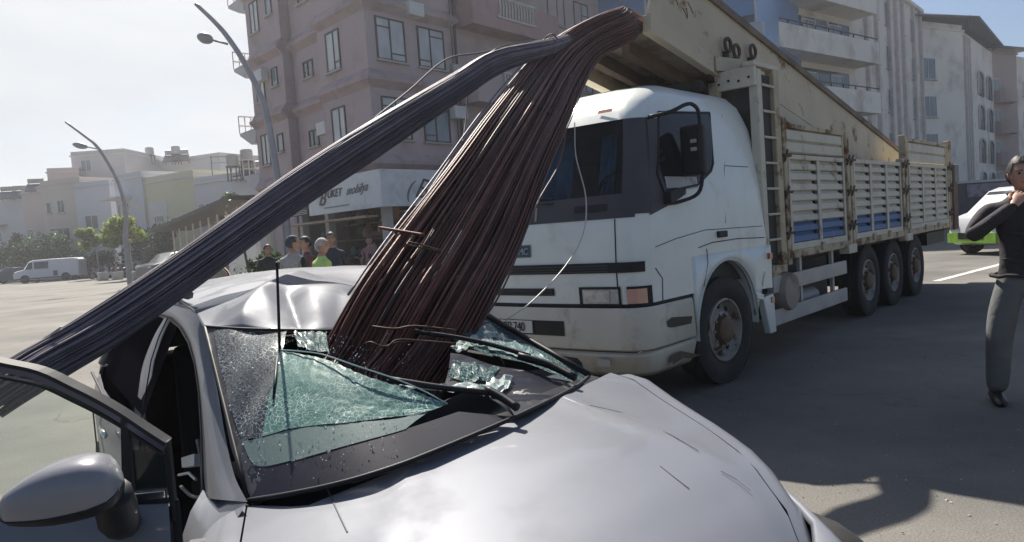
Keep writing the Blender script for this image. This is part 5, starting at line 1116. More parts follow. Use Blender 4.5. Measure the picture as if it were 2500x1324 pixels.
lev[0] = (TW_(1.4, -.85, zf(1.4)+.30), TW_(1.4, -.50, zf(1.4)+.12), 0, 0); lev[1] = (TW_(-.34, -.66, zf(-.34)+.25), TW_(-.34, -.50, zf(-.34)+.05), 0, 0)
B1 = bundle('bar_bundle', 'thick rust brown bundle of steel bars bending over the cab and piercing the car windscreen', lev, 292, rust, [.07, .07, .07, .07, .07, .07, .065, .07, .07, .06, .05, .04], 1, .0043)
def Yb(p): k = (p-1250)/1750; t = (.37-5.5*k)/(1.81-2.7*k); return 5.5 - 2.7*t
up = [(1595, 40), (1500, 44), (1412, 76), (1325, 100), (1200, 128), (1100, 185), (900, 300), (700, 428), (400, 642), (200, 775), (50, 868), (-120, 972)]
lo = [(1598, 66), (1503, 70), (1420, 106), (1330, 138), (1225, 178), (1125, 243), (930, 378), (735, 510), (465, 712), (290, 838), (165, 912), (-5, 1020)]
yy = [6.9, 6.66, 6.25] + [Yb(a[0]) for a in up[3:]]
lev = [(a, b, y, y+.02) for a, b, y in zip(up, lo, yy)]
lev = [(TW_(1.4, -.95, zf(1.4)+.2), TW_(1.4, -.80, zf(1.4)+.1), 0, 0)] + lev; lev[1] = (TW_(-.34, -.78, zf(-.34)+.20), TW_(-.34, -.70, zf(-.34)+.10), 0, 0)
B2 = bundle('bar_bundle', 'straight dark grey bundle of steel bars running down to the left over the car roof', lev, 200, mill, [.05]*13, 2, .0045)
# ties and stray wires
tie = pm('tie_wire', (.07, .035, .025), .6, .4, var=.3)
def ring(parent, i_pts, w_, n=3, rad=.004, mt=tie, tails=2, seed=0):
    r = random.Random(seed)
    for k in range(n):
        P = [at(px + r.uniform(-4, 4), py + r.uniform(-4, 4) + k*3, Y) for px, py, Y in i_pts]; MB().tube([p - parent.location for p in crom(P, 5)], rad, 5).build('tie_wire', mt, parent, smooth=True)
ring(B1, [(1312, 108, 5.35), (1345, 85, 5.3), (1360, 95, 5.3)], 0, 3, .003, seed=1)
ring(B1, [(1262, 262, 4.5), (1290, 255, 4.45), (1330, 268, 4.6), (1365, 300, 4.8)], 0, 3, .003, seed=2)
ring(B1, [(1000, 590, 2.85), (1040, 600, 2.9), (1075, 618, 3.0), (1060, 640, 3.0)], 0, 3, .0028, seed=3)
ring(B1, [(1005, 640, 2.85), (1035, 600, 2.9), (1060, 560, 3.0)], 0, 2, .0025, seed=4)
ring(B1, [(893, 838, 2.32), (905, 832, 2.3), (940, 845, 2.3), (975, 830, 2.33), (1040, 832, 2.4), (1110, 842, 2.45)], 0, 2, .0028, seed=5)
ring(B2, [(110, 822, 2.5), (150, 800, 2.5)], 0, 2, .003, pm('tie_bright', (.4, .38, .36), .4, .5), seed=6)
stray = [('bright loose wire curling down in front of the truck windscreen', [(1403, 300, 4.9), (1406, 380, 4.5), (1430, 480, 4.2), (1424, 570, 4.0), (1380, 650, 3.8), (1300, 735, 3.5), (1235, 782, 3.3)], .0035, M_['steel']),
         ('thin wire arching above the straight bundle near the pink windows', [(1330, 96, 5.4), (1180, 128, 5.2), (1090, 145, 5.1), (1000, 220, 4.8), (900, 300, 4.4)], .006, mill),
         ('wire loop hanging between the two bundles', [(1325, 98, 5.4), (1210, 120, 5.1), (1150, 200, 4.8), (1138, 290, 4.6), (1128, 360, 4.4)], .005, mill),
         ('short bar end poking out left of the thick bundle', [(925, 556, 3.0), (980, 565, 2.95), (1035, 574, 2.9)], .007, rust),
         ('springy bar standing off the right flank of the thick bundle', [(1385, 240, 5.1), (1372, 380, 4.6), (1310, 500, 4.1), (1235, 690, 3.4), (1168, 800, 3.0)], .005, rust),
         ('springy bar standing off the left flank of the thick bundle', [(1300, 130, 5.2), (1190, 255, 4.3), (1062, 430, 3.6), (940, 590, 3.0), (850, 720, 2.7)], .005, mill),
         ('second stray bar on the left flank with bright top', [(1290, 150, 5.2), (1165, 300, 4.2), (1040, 480, 3.5), (1030, 540, 3.3), (890, 690, 2.8)], .005, mill)]
for lb, pts, rad, mt in stray:
    P = [at(*q) for q in pts]; m_ = MB(); m_.tube(crom(P, 6), rad, 6); q = m_.build('loose_bar', mt, None, smooth=True); tag(q, lb, 'loose bar', 'loose wires and bars sprung from the load')
# ================================================================== silver car
CA = radians(145); ca = Vector((sin(CA), cos(CA), 0)); cbv = Vector((-ca.y, ca.x, 0))      # forward, and across to the far side
CO = atz(605, 1225, .93); CG = Vector((CO.x, CO.y, 0))
CAR = thing('car', 'wrecked silver car with crushed roof and smashed windscreen under the steel bars', 'car', CG)
def K(a, b, z): return CG + ca * a + cbv * b + Vector((0, 0, z))
def kloc(p): d = p - CG; return d.dot(ca), d.dot(cbv), p.z
def cbuild(mb, name, mt, parent=CAR, **k):
    mb.v = [tuple(Vector(p) - CG) for p in mb.v]; return mb.build(name, mt, parent, **k)
SV = M_['silver']; BK = M_['black']; gloss = pm('gloss_black', (.010, .009, .012), .95, 0, var=.1, spec=0)
TILT = .067
# --- front body: bonnet and wings from one surface
HW = [(-.45, .90), (-.2, .89), (0, .84), (.3, .79), (.75, .75), (.95, .67), (1.1, .54), (1.2, .42), (1.25, .34)]
HN = [(-.45, .90), (0, .90), (.3, .93), (.7, .91), (.95, .82), (1.1, .68), (1.2, .54), (1.25, .44)]
def cen(a): return .74 - .27*max(0, a)
ZT = [(-.45, 1.04), (0, 1.042), (.25, 1.018), (.55, .985), (.8, .94), (.95, .90), (1.08, .845), (1.18, .77), (1.25, .70)]
def fb(a, s, o=0):      # s in -1..1 across; |s|<=.7 top, beyond: rolls down the wing
    zt = interp(a, ZT); sg = 1 if s >= 0 else -1; q = abs(s); hw = interp(a, HW if s >= 0 else HN)
    if q <= .7: x = q/.7*.86*hw; z = zt - .075*(q/.7)**2.2
    elif q <= .88: t = (q-.7)/.18; x = hw*(.86 + .14*sin(t*pi/2)); z = zt - .075 - .15*(1-cos(t*pi/2))
    else: t = (q-.88)/.12; x = hw*(1 + .01*sin(t*pi)); z = lerp(zt-.225, .32, t)
    x *= sg; z += TILT*x - (.018*max(0, min(1, (x-.2)/.5)) * max(0, min(1, (.7-a)/.5)))
    # sharp crease on the bonnet
    cx = interp(a, [(0, .25), (.26, .31), (.56, .44), (.81, .51), (1.2, .40)]); z += .009*math.exp(-((abs(x)-cx)/.05)**2) * max(0, min(1, (.66-q)/.15))
    return K(a - .09*(x/.9)**2*max(0, min(1, (a-.3)/.6)), cen(a) + x, z + o)
cowl = [(0, .0), (.16, .19), (.43, .235), (.74, .20), (1.05, .12), (1.30, -.02), (1.48, -.16)]
def cowl_a(b): return interp(b, cowl)
rows = [-.30, -.2, -.1, 0, .1, .2, .3, .4, .5, .6, .7, .8, .88, .95, 1.01, 1.07, 1.12, 1.17, 1.21, 1.25]
# bonnet: starts at the cowl curve
NB = 36; G = []
for i in range(25):
    row = []
    for j in range(NB+1):
        s = lerp(-.669, .669, j/NB); hw = .89; b = .74 + s/.7*.86*hw; a0 = cowl_a(b); row.append(fb(lerp(a0, 1.19, i/24), s))
    G.append(row)
bon = cbuild(MB().grid(G), 'bonnet', SV, smooth=True)
for nm, rng in (('near', (-1, -.674)), ('far', (.674, 1))):
    G = [[fb(a, lerp(rng[0], rng[1], j/16)) for j in range(17)] for a in (rows[3:] if nm == 'near' else rows[2:])]
    cbuild(MB().grid(G), 'front_wing', SV, smooth=True)
G = [[fb(a, s, -.02) for s in (-.70, -.66)] for a in rows[2:]]; cbuild(MB().grid(G), 'panel_gap', BK)
G = [[fb(a, s, -.02) for s in (.66, .70)] for a in rows[2:]]; cbuild(MB().grid(G), 'panel_gap', BK)
# front bumper closing the nose
def hook(t, z, o=0): return K(interp(abs(t), [(0, 1.30), (.5, 1.26), (.8, 1.10), (.95, .92), (1, .70)]) + o, .45 + (.80 if t > 0 else .90)*t, z + TILT*.9*t)
G = [[hook(lerp(-1, 1, j/28), z, oo) for j in range(29)] for z, oo in ((.80, -.14), (.745, -.05), (.70, -.01), (.62, .0), (.5, .03), (.36, .03), (.24, -.02))]
cbuild(MB().grid(G), 'front_bumper', SV, smooth=True, thick=.02)
G = [[hook(lerp(-.45, .45, j/12), z, .035) for j in range(13)] for z in (.34, .58)]; cbuild(MB().grid(G), 'grille', BK)
for s in (-1, 1):
    G = [[hook(s*lerp(.52, .82, j/8), z, .012) for j in range(9)] for z in (.60, .72)]; cbuild(MB().grid(G), 'headlamp', M_['headglass'], smooth=True)
# creases and scratches on the bonnet
mb = MB()
for pts in ([(1435, 988), (1520, 1008), (1640, 1062), (1700, 1098)], [(1612, 1138), (1650, 1168), (1682, 1192)], [(1720, 1128), (1775, 1160), (1830, 1196)]): pass
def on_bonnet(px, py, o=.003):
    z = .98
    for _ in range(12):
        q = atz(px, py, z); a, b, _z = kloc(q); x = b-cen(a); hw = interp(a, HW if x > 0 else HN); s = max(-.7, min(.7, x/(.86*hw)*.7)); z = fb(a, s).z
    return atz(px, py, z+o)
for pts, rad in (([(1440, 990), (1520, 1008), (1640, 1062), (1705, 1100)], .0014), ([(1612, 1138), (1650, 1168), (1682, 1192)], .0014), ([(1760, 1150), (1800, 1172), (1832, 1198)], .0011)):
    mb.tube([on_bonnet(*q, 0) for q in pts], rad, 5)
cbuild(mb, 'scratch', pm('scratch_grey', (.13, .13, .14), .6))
mb = MB(); mb.tube(crom([on_bonnet(*q, .0) for q in ((800, 1196), (822, 1245), (848, 1300))], 4), .0022, 6); q = cbuild(mb, 'reflected_line', M_['dgrey'])  # added dark tube standing in for a line reflected on the bonnet
# --- windscreen frame
base_px = [(605, 1225, .93), (700, 1210, .96), (820, 1185, .985), (940, 1150, 1.005), (1060, 1105, 1.02), (1270, 1015, 1.045), (1400, 950, 1.04), (1437, 922, 1.03)]
BW = crom([atz(*q) for q in base_px], 6); TW = crom([at(500, 800, 2.54), at(600, 806, 2.50), at(720, 809, 2.50), at(830, 808, 2.60), at(1000, 790, 2.88), at(1165, 762, 3.22)], 8)
def along_(C, s):
    x = s*(len(C)-1); i = min(int(x), len(C)-2); return C[i].lerp(C[i+1], x-i)
wn_ = (BW[-1]-BW[0]).cross(TW[0]-BW[0]).normalized()
if wn_.y > 0: wn_ = -wn_
def WS(s, t, o=0): return along_(BW, s).lerp(along_(TW, s), t) + wn_ * (o + .035*sin(pi*t)*sin(pi*s))
def ws_at(px, py, o=0):     # the point of the windscreen seen at a pixel
    s, t = .5, .5; d = ray(px, py).normalized()
    def err(s, t):
        p = WS(s, t, o) - CAM; return (p - d*p.dot(d))
    for _ in range(25):
        e = err(s, t); es = (err(s+1e-3, t)-e)/1e-3; et = (err(s, t+1e-3)-e)/1e-3
        A11, A12, A22 = es.dot(es), es.dot(et), et.dot(et); b1, b2 = -es.dot(e), -et.dot(e); D = A11*A22-A12*A12
        if abs(D) < 1e-12: break
        s += max(-.2, min(.2, (b1*A22-b2*A12)/D)); t += max(-.2, min(.2, (A11*b2-A12*b1)/D)); s = max(-.05, min(1.05, s)); t = max(-.05, min(1.08, t))
    return s, t
def ws_strip(A, B, n=16, m=5, o=0, f=None): # surface between two pixel curves on the windscreen
    SA = crom([(*ws_at(*q), 0) for q in A], 8); SB = crom([(*ws_at(*q), 0) for q in B], 8); G = []
    for i in range(m+1):
        row = []
        for j in range(n+1):
            p = along_(SA, j/n).lerp(along_(SB, j/n), i/m); row.append(WS(p.x, p.y, o) + (f(i/m, j/n) if f else Vector((0, 0, 0))))
        G.append(row)
    return MB().grid(G)
# glass pieces
g_craz = glass('crazed_glass', (.42, .47, .50), .34, .12, body=(.17, .18, .20), crack=.8, cscale=85, ior=1.3)
g_teal = glass('teal_laminate', (.25, .42, .40), .50, .35, body=(.17, .35, .31), crack=.95, cscale=72, ior=1.16)
g_band = glass('pale_glass', (.4, .5, .48), .62, .05, body=(.20, .27, .25), crack=.1, cscale=60)
g_dark = glass('dark_glass', (.10, .10, .12), .80, .06, body=(.022, .022, .034), ior=1.20)
frit = pm('frit_band', (.035, .034, .037), .35, var=.3, vs_=9, dirt=(.12, .115, .11), dscale=14, dlo=.55, dhi=.7)
wob = lambda i, j: wn_ * (.006*sin(i*7+j*11))
cbuild(ws_strip([(502, 806), (520, 900), (545, 1000), (566, 1100), (612, 1216)], [(520, 806), (538, 900), (563, 1000), (592, 1082), (650, 1150)], 20, 3), 'frit_border', frit, smooth=True)
cbuild(ws_strip([(612, 1218), (720, 1205), (850, 1178), (1000, 1128), (1130, 1075), (1258, 1018)], [(592, 1084), (625, 1138), (720, 1124), (850, 1085), (990, 1048), (1120, 1005)], 30, 6), 'lower_glass', g_dark, smooth=True)  # dark tint stands in for cowl and dash reflected in the lower glass
cbuild(ws_strip([(592, 1083), (625, 1138), (720, 1124), (850, 1088), (990, 1049)], [(591, 1079), (640, 1070), (735, 1046), (880, 1032), (1045, 1008)], 24, 4, .002), 'lower_glass_band', g_band, smooth=True)
cbuild(ws_strip([(520, 806), (538, 900), (563, 1000), (591, 1079)], [(700, 810), (684, 880), (660, 960), (640, 1068)], 20, 12, .0, wob), 'crazed_pane', g_craz, smooth=True)
fl = ws_strip([(684, 858), (780, 890), (870, 932), (985, 962), (1092, 990)], [(640, 1068), (735, 1045), (850, 1034), (950, 1022), (1045, 1008)], 90, 34, .004, lambda i, j: wn_*(.03*sin(pi*j)*(1-i)**1.5 + .002*noise.noise(Vector((j*9, i*4, 1))) + .0012*noise.noise(Vector((j*26, i*13, 5)))) + Vector((0, 0, (1-i)**3*.004*noise.noise(Vector((j*30, 2, 3))))))
cbuild(fl, 'torn_laminate', g_teal, smooth=True)
# pale broken edge of the torn laminate
C1 = [WS(*ws_at(*q), .006 + .05*sin(pi*k/8)) for k, q in enumerate([(684, 858), (730, 873), (780, 890), (825, 912), (870, 931), (930, 948), (985, 961), (1040, 975), (1092, 990)])]
cbuild(MB().tube(crom(C1, 3), .0022, 5), 'broken_edge', pm('glass_edge', (.45, .58, .55), .3))
g_teal2 = glass('dark_broken_glass', (.16, .28, .28), .46, .08, body=(.05, .13, .13), crack=.7, cscale=70, ior=1.14)
cbuild(ws_strip([(1165, 768), (1230, 805), (1320, 858), (1432, 920)], [(1110, 842), (1180, 858), (1290, 892), (1420, 938)], 18, 8, .0, wob), 'broken_pane', g_teal2, smooth=True)
cbuild(ws_strip([(1100, 860), (1180, 880), (1280, 905), (1410, 942)], [(1085, 940), (1160, 955), (1215, 985), (1262, 1014)], 18, 8, -.004, wob), 'broken_pane', g_dark, smooth=True)
cbuild(ws_strip([(1258, 1018), (1310, 993), (1370, 964), (1434, 924)], [(1240, 990), (1290, 972), (1350, 950), (1412, 925)], 14, 3), 'frit_border', frit, smooth=True)
# white torn interlayer and crumpled shards
r = random.Random(21); white_t = pm('torn_interlayer', (.46, .52, .50), .5, var=.3, vs_=40)
def shard(pts, amp, nm='torn_interlayer', mt=white_t, o=.01, seed=0):
    rr = random.Random(seed); mb = MB(); amp *= .35; S_ = [ws_at(*q) for q in pts]; c = (sum(p[0] for p in S_)/len(S_), sum(p[1] for p in S_)/len(S_)); V = [WS(*c, o+amp)]; n = len(S_)
    for k in range(n): V.append(WS(*S_[k], o + rr.uniform(-amp, amp)))
    mb.add(V, [(0, k+1, (k+1) % n + 1) for k in range(n)]); return cbuild(mb, nm, mt)
def crumple(A, B, mt, seed, amp=.006, n=26, m=6, nm='torn_interlayer', o=.006):
    rr = random.Random(seed)
    def jag(C): P = crom([(*q, 0) for q in C], 6); return [(p.x + rr.uniform(-4, 4), p.y + rr.uniform(-3.5, 3.5)) for p in P]
    return cbuild(ws_strip(jag(A), jag(B), n, m, o, lambda i, j: wn_*(amp*noise.noise(Vector((i*4+seed, j*7, 2)))*1.2 + amp*rr.uniform(-.1, .1))), nm, mt)
pale_t = glass('pale_shreds', (.5, .6, .58), .72, .2, body=(.42, .50, .47), crack=.8, cscale=120, ior=1.3)
crumple([(975, 942), (1080, 944), (1140, 938), (1200, 952)], [(985, 950), (1090, 958), (1150, 962), (1205, 970)], pale_t, 1)
crumple([(1168, 950), (1205, 928), (1252, 920)], [(1180, 972), (1212, 966), (1240, 948)], pale_t, 2, .010, 16)
crumple([(1100, 850), (1130, 832), (1165, 818)], [(1112, 862), (1146, 852), (1180, 838)], pale_t, 3, .008, 14)
crumple([(1175, 800), (1230, 822), (1290, 852), (1345, 885)], [(1150, 845), (1205, 858), (1270, 876), (1330, 898)], glass('hazy_shreds', (.4, .52, .52), .55, .2, body=(.20, .32, .33), crack=.9, cscale=90, ior=1.3), 4, .008, 30, 10)
crumple([(1105, 880), (1160, 892), (1220, 902)], [(1095, 925), (1150, 935), (1200, 932)], g_teal2, 5, .008, 18, 8)
crumple([(715, 812), (760, 812), (800, 816)], [(725, 850), (765, 858), (800, 866)], g_teal2, 6, .006, 14, 6)
# glass crumbs: a scatter nobody would count
mb = MB()
for k in range(1100):
    px = r.uniform(515, 1000); py = r.uniform(815, 1180)
    if k % 2: px = 560 + abs(r.gauss(0, 90)); py = 840 + r.gauss(0, 60)
    s, t = ws_at(px, py) if k % 4 == 0 or k < 260 else (r.uniform(.02, .6), r.uniform(.1, .95))
    if not (0 < s < 1 and 0.02 < t < .98): continue
    p = WS(s, t, .006); sz = r.uniform(.0010, .0036); mb.add([p + Vector((sz*r.uniform(-1, 1), sz*r.uniform(-1, 1), sz*r.uniform(-1, 1))) for _ in range(4)], [(0, 1, 2), (0, 2, 3), (0, 3, 1), (1, 3, 2)])
cbuild(mb, 'glass_crumbs', pm('crumb', (.75, .82, .82), .12, spec=1), kind='stuff', recalc=False)
# far pillar, seal at the cowl, wipers
cbuild(MB().tube([at(1158, 752, 3.22), at(1220, 795, 3.14), at(1330, 862, 3.02), at(1436, 924, 2.90)], [.022, .022, .024, .026], 8), 'far_pillar', SV, smooth=True)
cbuild(MB().tube([WS(1, t, .012) for t in (0, .3, .6, .9)], .012, 6), 'pillar_seal', BK, smooth=True)
cbuild(MB().tube([WS(i/40, 0, .004) for i in range(41)], .007, 6), 'cowl_seal', BK, smooth=True)
cbuild(MB().tube([WS(0, t, .004) for t in (0, .2, .4, .6, .8, 1)], .006, 6), 'pillar_seal', BK, smooth=True)
cbuild(MB().tube([WS(i/30, 1, .004) for i in range(22)], .006, 6), 'header_seal', BK, smooth=True)
def wp(pts, rads, o): return MB().tube(crom([WS(*ws_at(px, py), o) for px, py in pts], 4), rads, 6)
cbuild(wp([(1258, 1018), (1225, 995), (1182, 972)], .013, .035), 'wiper_arm', BK, smooth=True)
cbuild(wp([(1195, 978), (1130, 972), (1050, 962), (952, 946)], .010, .03), 'wiper_blade', BK, smooth=True)
cbuild(wp([(1400, 942), (1340, 912), (1260, 888)], .014, .035), 'wiper_arm', BK, smooth=True)
cbuild(wp([(1290, 892), (1200, 865), (1110, 846), (1010, 832)], .009, .04), 'wiper_blade', BK, smooth=True)
cbuild(wp([(905, 832), (960, 838), (1010, 830), (1110, 840)], .0045, .06), 'snagged_trim', tie, smooth=True)
# --- roof, buckled
def rab(px, py): q = kloc(atz(px, py, 1.42)); return (q[0], q[1])
CREASE = [([rab(*q) for q in P], h, w1) for P, h, w1 in (([(515, 768), (600, 728), (735, 694)], .034, .12), ([(560, 772), (700, 764), (790, 742)], -.026, .10), ([(850, 798), (775, 745), (700, 712)], -.034, .09), ([(835, 775), (850, 735), (880, 700)], .034, .09), ([(600, 792), (740, 776), (800, 770)], .016, .05), ([(900, 790), (870, 750)], -.03, .08))]
def roofp(i, j, n, m_):
    s = j/m_; f = i/n; p0 = along_(TW, s*.999); a0, b0, z0 = kloc(p0)
    a = lerp(a0, -2.75, f); b = lerp(b0, lerp(.16, 1.36, s), min(1, f*2)); zt = 1.475 + TILT*.6*(b-.74) - .05*((b-.74)/.6)**2 - .03*((a+1.7)/1)**2
    k = min(1, f/.16); k = sin(k*pi/2); z = lerp(z0, zt, k)
    for pts, h, w1 in CREASE:
        dm = 9
        for (a1, b1), (a2, b2) in zip(pts, pts[1:]):
            u1, u2 = a2-a1, b2-b1; t = max(0, min(1, ((a-a1)*u1 + (b-b1)*u2)/(u1*u1+u2*u2))); dm = min(dm, sqrt((a-a1-t*u1)**2 + (b-b1-t*u2)**2))
        z += h*max(0, 1-dm/w1)**1.3*min(1, f/.03)
    z -= .13*math.exp(-((b-.98)/.26)**2 - ((a+.75)/.75)**2)           # dent under the bars
    z += .005*noise.noise(Vector((a*5, b*6, 3)))
    return K(a, b, z)
n, m_ = 90, 80; cbuild(MB().grid([[roofp(i, j, n, m_) for j in range(m_+1)] for i in range(n+1)]), 'roof', SV, smooth=True, thick=.008)
# --- near side: pillar and roof rail, door opening, rear
Ls, Hs = K(0, -.02, .93), K(0, .13, 1.38); sn = ca.cross(Hs-Ls).normalized()
if sn.dot(cbv) > 0: sn = -sn
def sd(px, py, o=0): return atpl(px, py, Ls + sn*o, sn)
def sstrip(A, B, n=24, m_=4, o=0, bul=0):
    CA_ = crom([sd(*q, o) for q in A], 6); CB_ = crom([sd(*q, o) for q in B], 6)
    return MB().grid([[along_(CA_, j/n).lerp(along_(CB_, j/n), i/m_) + sn*bul*sin(pi*i/m_) for j in range(n+1)] for i in range(m_+1)])
pil = sstrip([(500, 1216), (496, 1150), (494, 1060), (488, 960), (478, 890), (462, 838), (440, 800), (415, 780), (385, 770), (340, 770), (300, 780)], [(604, 1226), (572, 1160), (549, 1060), (532, 960), (515, 880), (501, 806), (478, 768), (448, 748), (410, 738), (350, 736), (300, 744)], 48, 5, .0, .02)
cbuild(pil, 'roof_rail', SV, smooth=True)
cbuild(MB().tube([sd(px, py, .004) for px, py in ((500, 1216), (496, 1150), (494, 1060), (488, 960), (478, 890), (462, 838), (440, 800), (415, 780), (385, 770), (340, 770))], .006, 6), 'door_seal', BK, smooth=True)
# joins roof to rail
RW = [sd(*q, .0) for q in ((501, 806), (478, 768), (448, 748), (410, 738), (350, 736))]; RC = crom(RW, 6); RO = [roofp(int(i), 0, n, m_) for i in [k*28/(len(RC)-1) for k in range(len(RC))]]
RO = [roofp(k*28/(len(RC)-1), 0, n, m_) for k in range(len(RC))]
cbuild(MB().grid([RC, [a.lerp(b, .5) + Vector((0, 0, .008)) for a, b in zip(RC, RO)], RO]), 'roof_edge', SV, smooth=True)
# wing root below the pillar
wr_ = [sd(497, 1222), sd(530, 1222), sd(568, 1215), sd(602, 1230)]; wk = [kloc(p) for p in wr_]; G = [wr_]
for db, z in ((.035, .885), (.075, .83), (.105, .76), (.12, .66), (.125, .5), (.12, .32)): G.append([K(q[0], -.01-db-.02*i/3, z) for i, q in enumerate(wk)])
cbuild(MB().grid(G), 'wing_root', SV, smooth=True)
# jamb trim and dash end visible in the opening
cbuild(MB().tube(crom([sd(*q, -.01) for q in ((482, 1075), (492, 1130), (494, 1205), (470, 1212), (442, 1188))], 4), .006, 6), 'jamb_trim', M_['dgrey'], smooth=True)
cbuild(MB().add([sd(442, 1118, -.05), sd(474, 1108, -.05), sd(474, 1138, -.05), sd(444, 1142, -.05)], [(0, 1, 2, 3)]), 'dash_end', M_['steel'], thick=.02)
cbuild(MB().tube([sd(436, 1160, -.03), sd(460, 1155, -.03), sd(478, 1172, -.03)], .005, 5), 'door_check', M_['steel'])
# middle pillar with pale door edge
A = [(418, 778), (398, 820), (378, 880), (368, 940), (356, 1010), (350, 1100)]; B_ = [(402, 778), (376, 820), (350, 885), (336, 950), (326, 1010), (318, 1100)]
cbuild(sstrip(A, B_, 20, 3, .01, .012), 'middle_pillar', SV, smooth=True)
cbuild(MB().tube([sd(q[0]-9, q[1], .02) for q in A], .003, 5), 'pillar_seam', BK, smooth=True)
# rear side glass and black pillars
cbuild(sstrip([(402, 776), (374, 822), (346, 890), (330, 950), (318, 1010)], [(345, 776), (318, 800), (300, 860), (294, 940), (292, 1010)], 16, 4, .004), 'rear_door_frame', gloss, smooth=True)
lines = lambda A, B, mt, nm, o=.0: cbuild(sstrip(A, B, 16, 4, o), nm, mt, smooth=True)
lines([(345, 778), (318, 802), (302, 860), (294, 1000)], [(290, 795), (268, 830), (246, 880), (240, 960)], gloss, 'rear_side_glass')
# lower body, rear half
HR = [(-3.45, .62), (-3.3, .78), (-3.0, .86), (-2.4, .90), (-1.6, .91), (-1.2, .90), (-.3, .90)]
def rb(a, q, s): # q 0..1 from belt to sill
    hw = interp(a, HR); z = interp(q, [(0, .96), (.12, .93), (.35, .80), (.75, .42), (1, .28)]); x = hw*interp(q, [(0, .94), (.12, .97), (.35, 1.0), (.75, .985), (1, .93)])
    return K(a, .74 + s*x, z + TILT*s*x*.8)
ra = [-3.45, -3.4, -3.3, -3.15, -3.0, -2.7, -2.4, -2.0, -1.6, -1.25]
for s in (-1, 1):
    cbuild(MB().grid([[rb(a, q/10, s) for q in range(11)] for a in (ra if s < 0 else ra + [-.9, -.5])]), 'rear_quarter' if s < 0 else 'far_side', SV, smooth=True)
def tail(x, q): return rb(-3.45, q, x)
cbuild(MB().grid([[rb(-3.45, q/10, -1 + 2*j/8) for q in range(11)] for j in range(9)]), 'rear_bumper', SV, smooth=True)
# boot lid + rear screen
cbuild(MB().grid([[K(a, lerp(-.04, 1.52, j/8), z + TILT*(lerp(-.04, 1.52, j/8)-.74)) for j in range(9)] for a, z in ((-3.47, .90), (-3.3, .98), (-2.95, 1.02))]), 'boot_lid', SV, smooth=True, thick=.01)
cbuild(MB().grid([[K(a, lerp(i0, 1.48-i0, j/6), z) for j in range(7)] for a, z, i0 in ((-2.95, 1.02, .02), (-2.75, 1.38, .16))]), 'rear_screen', dark_p)
for s in (0, 1):
    b0, b1 = (-.05, .16) if s == 0 else (1.56, 1.35)
    cbuild(MB().grid([[K(a, b0, .96 + TILT*(b0-.74)*.8), K(a2, b1, 1.40)] for a, a2 in (((-2.95, -2.78), (-2.5, -2.4), (-1.9, -1.9), (-1.45, -1.4)) if s == 0 else ((-2.95, -2.78), (-2.5, -2.4), (-1.9, -1.9), (-1.5, -1.5)))]), 'side_glass', gloss, smooth=True)
cbuild(MB().tube([K(-2.95, -.06, .98), K(-2.75, .14, 1.40), K(-2.0, .13, 1.44), K(-1.2, .13, 1.43)], .02, 6), 'rear_rail', SV, smooth=True)
cbuild(MB().tube([K(-3.0, -.11, .93), K(-2.2, -.13, .92), K(-1.3, -.12, .90)], .008, 6), 'belt_trim', BK)
for a in (-1.62,): cbuild(MB().tube([K(a, -.185, .83), K(a-.15, -.185, .84)], .012, 6), 'door_handle', M_['chrome'], smooth=True)
cbuild(MB().tube([K(-2.35, -.17, z) for z in (.9, .6, .35)], .004, 5), 'door_gap', BK)
# interior: floor, seats, dash
cin = pm('car_interior', (.012, .012, .015), .95); 
cbuild(MB().box(-1, 1, -1, 1, -1, 1, Matrix.Translation(K(-1.6, .74, .33)) @ Matrix.Rotation(-CA + pi/2, 4, 'Z') @ Matrix.Diagonal((1.5, .80, .03, 1))), 'cabin_floor', cin)
def carbox(nm, a0, a1, b0, b1, z0, z1, mt, bev=0, top=None):
    P = [K(a, b, z) for z in (z0, z1) for a, b in ((a0, b0), (a1, b0), (a1, b1), (a0, b1))]
    return cbuild(MB().add(P, [(0, 3, 2, 1), (4, 5, 6, 7), (0, 1, 5, 4), (1, 2, 6, 5), (2, 3, 7, 6), (3, 0, 4, 7)]), nm, mt, bev=bev)
dashm = pm('dash_plastic', (.010, .011, .016), .7, var=.2, spec=.2)
carbox('firewall', -.1, -.04, .03, 1.40, .3, .90, cin)
G = [[K(a, lerp(.05, 1.40, j/10), z + TILT*(lerp(.05, 1.4, j/10)-.74) + .02*sin(j)) for j in range(11)] for a, z in ((.10, .95), (-.2, .965), (-.42, .97), (-.52, .93), (-.54, .70))]
cbuild(MB().grid(G), 'dashboard', dashm, smooth=True, thick=.02)
carbox('far_trim', -2.6, -.4, 1.40, 1.44, .4, 1.0, cin); carbox('headliner', -2.6, -1.0, .2, 1.3, 1.33, 1.35, cin)
for b in (.12, .86):
    carbox('seat', -1.55, -1.05, b, b+.5, .45, .62, cin, .05); carbox('seat_back', -1.72, -1.55, b, b+.5, .55, 1.18, cin, .05); carbox('headrest', -1.75, -1.65, b+.13, b+.37, 1.2, 1.34, cin, .03)
carbox('rear_seat', -2.6, -2.3, .1, 1.38, .5, 1.05, cin, .05); carbox('near_sill', -1.3, -.3, -.14, -.04, .26, .40, SV, .01)
cbuild(MB().tube([K(-.62 - .03*cos(t*pi/10), 1.1 + .18*cos(t*pi/10), .96 + .17*sin(t*pi/10)) for t in range(21)], .014, 6), 'steering_wheel', BK, smooth=True)
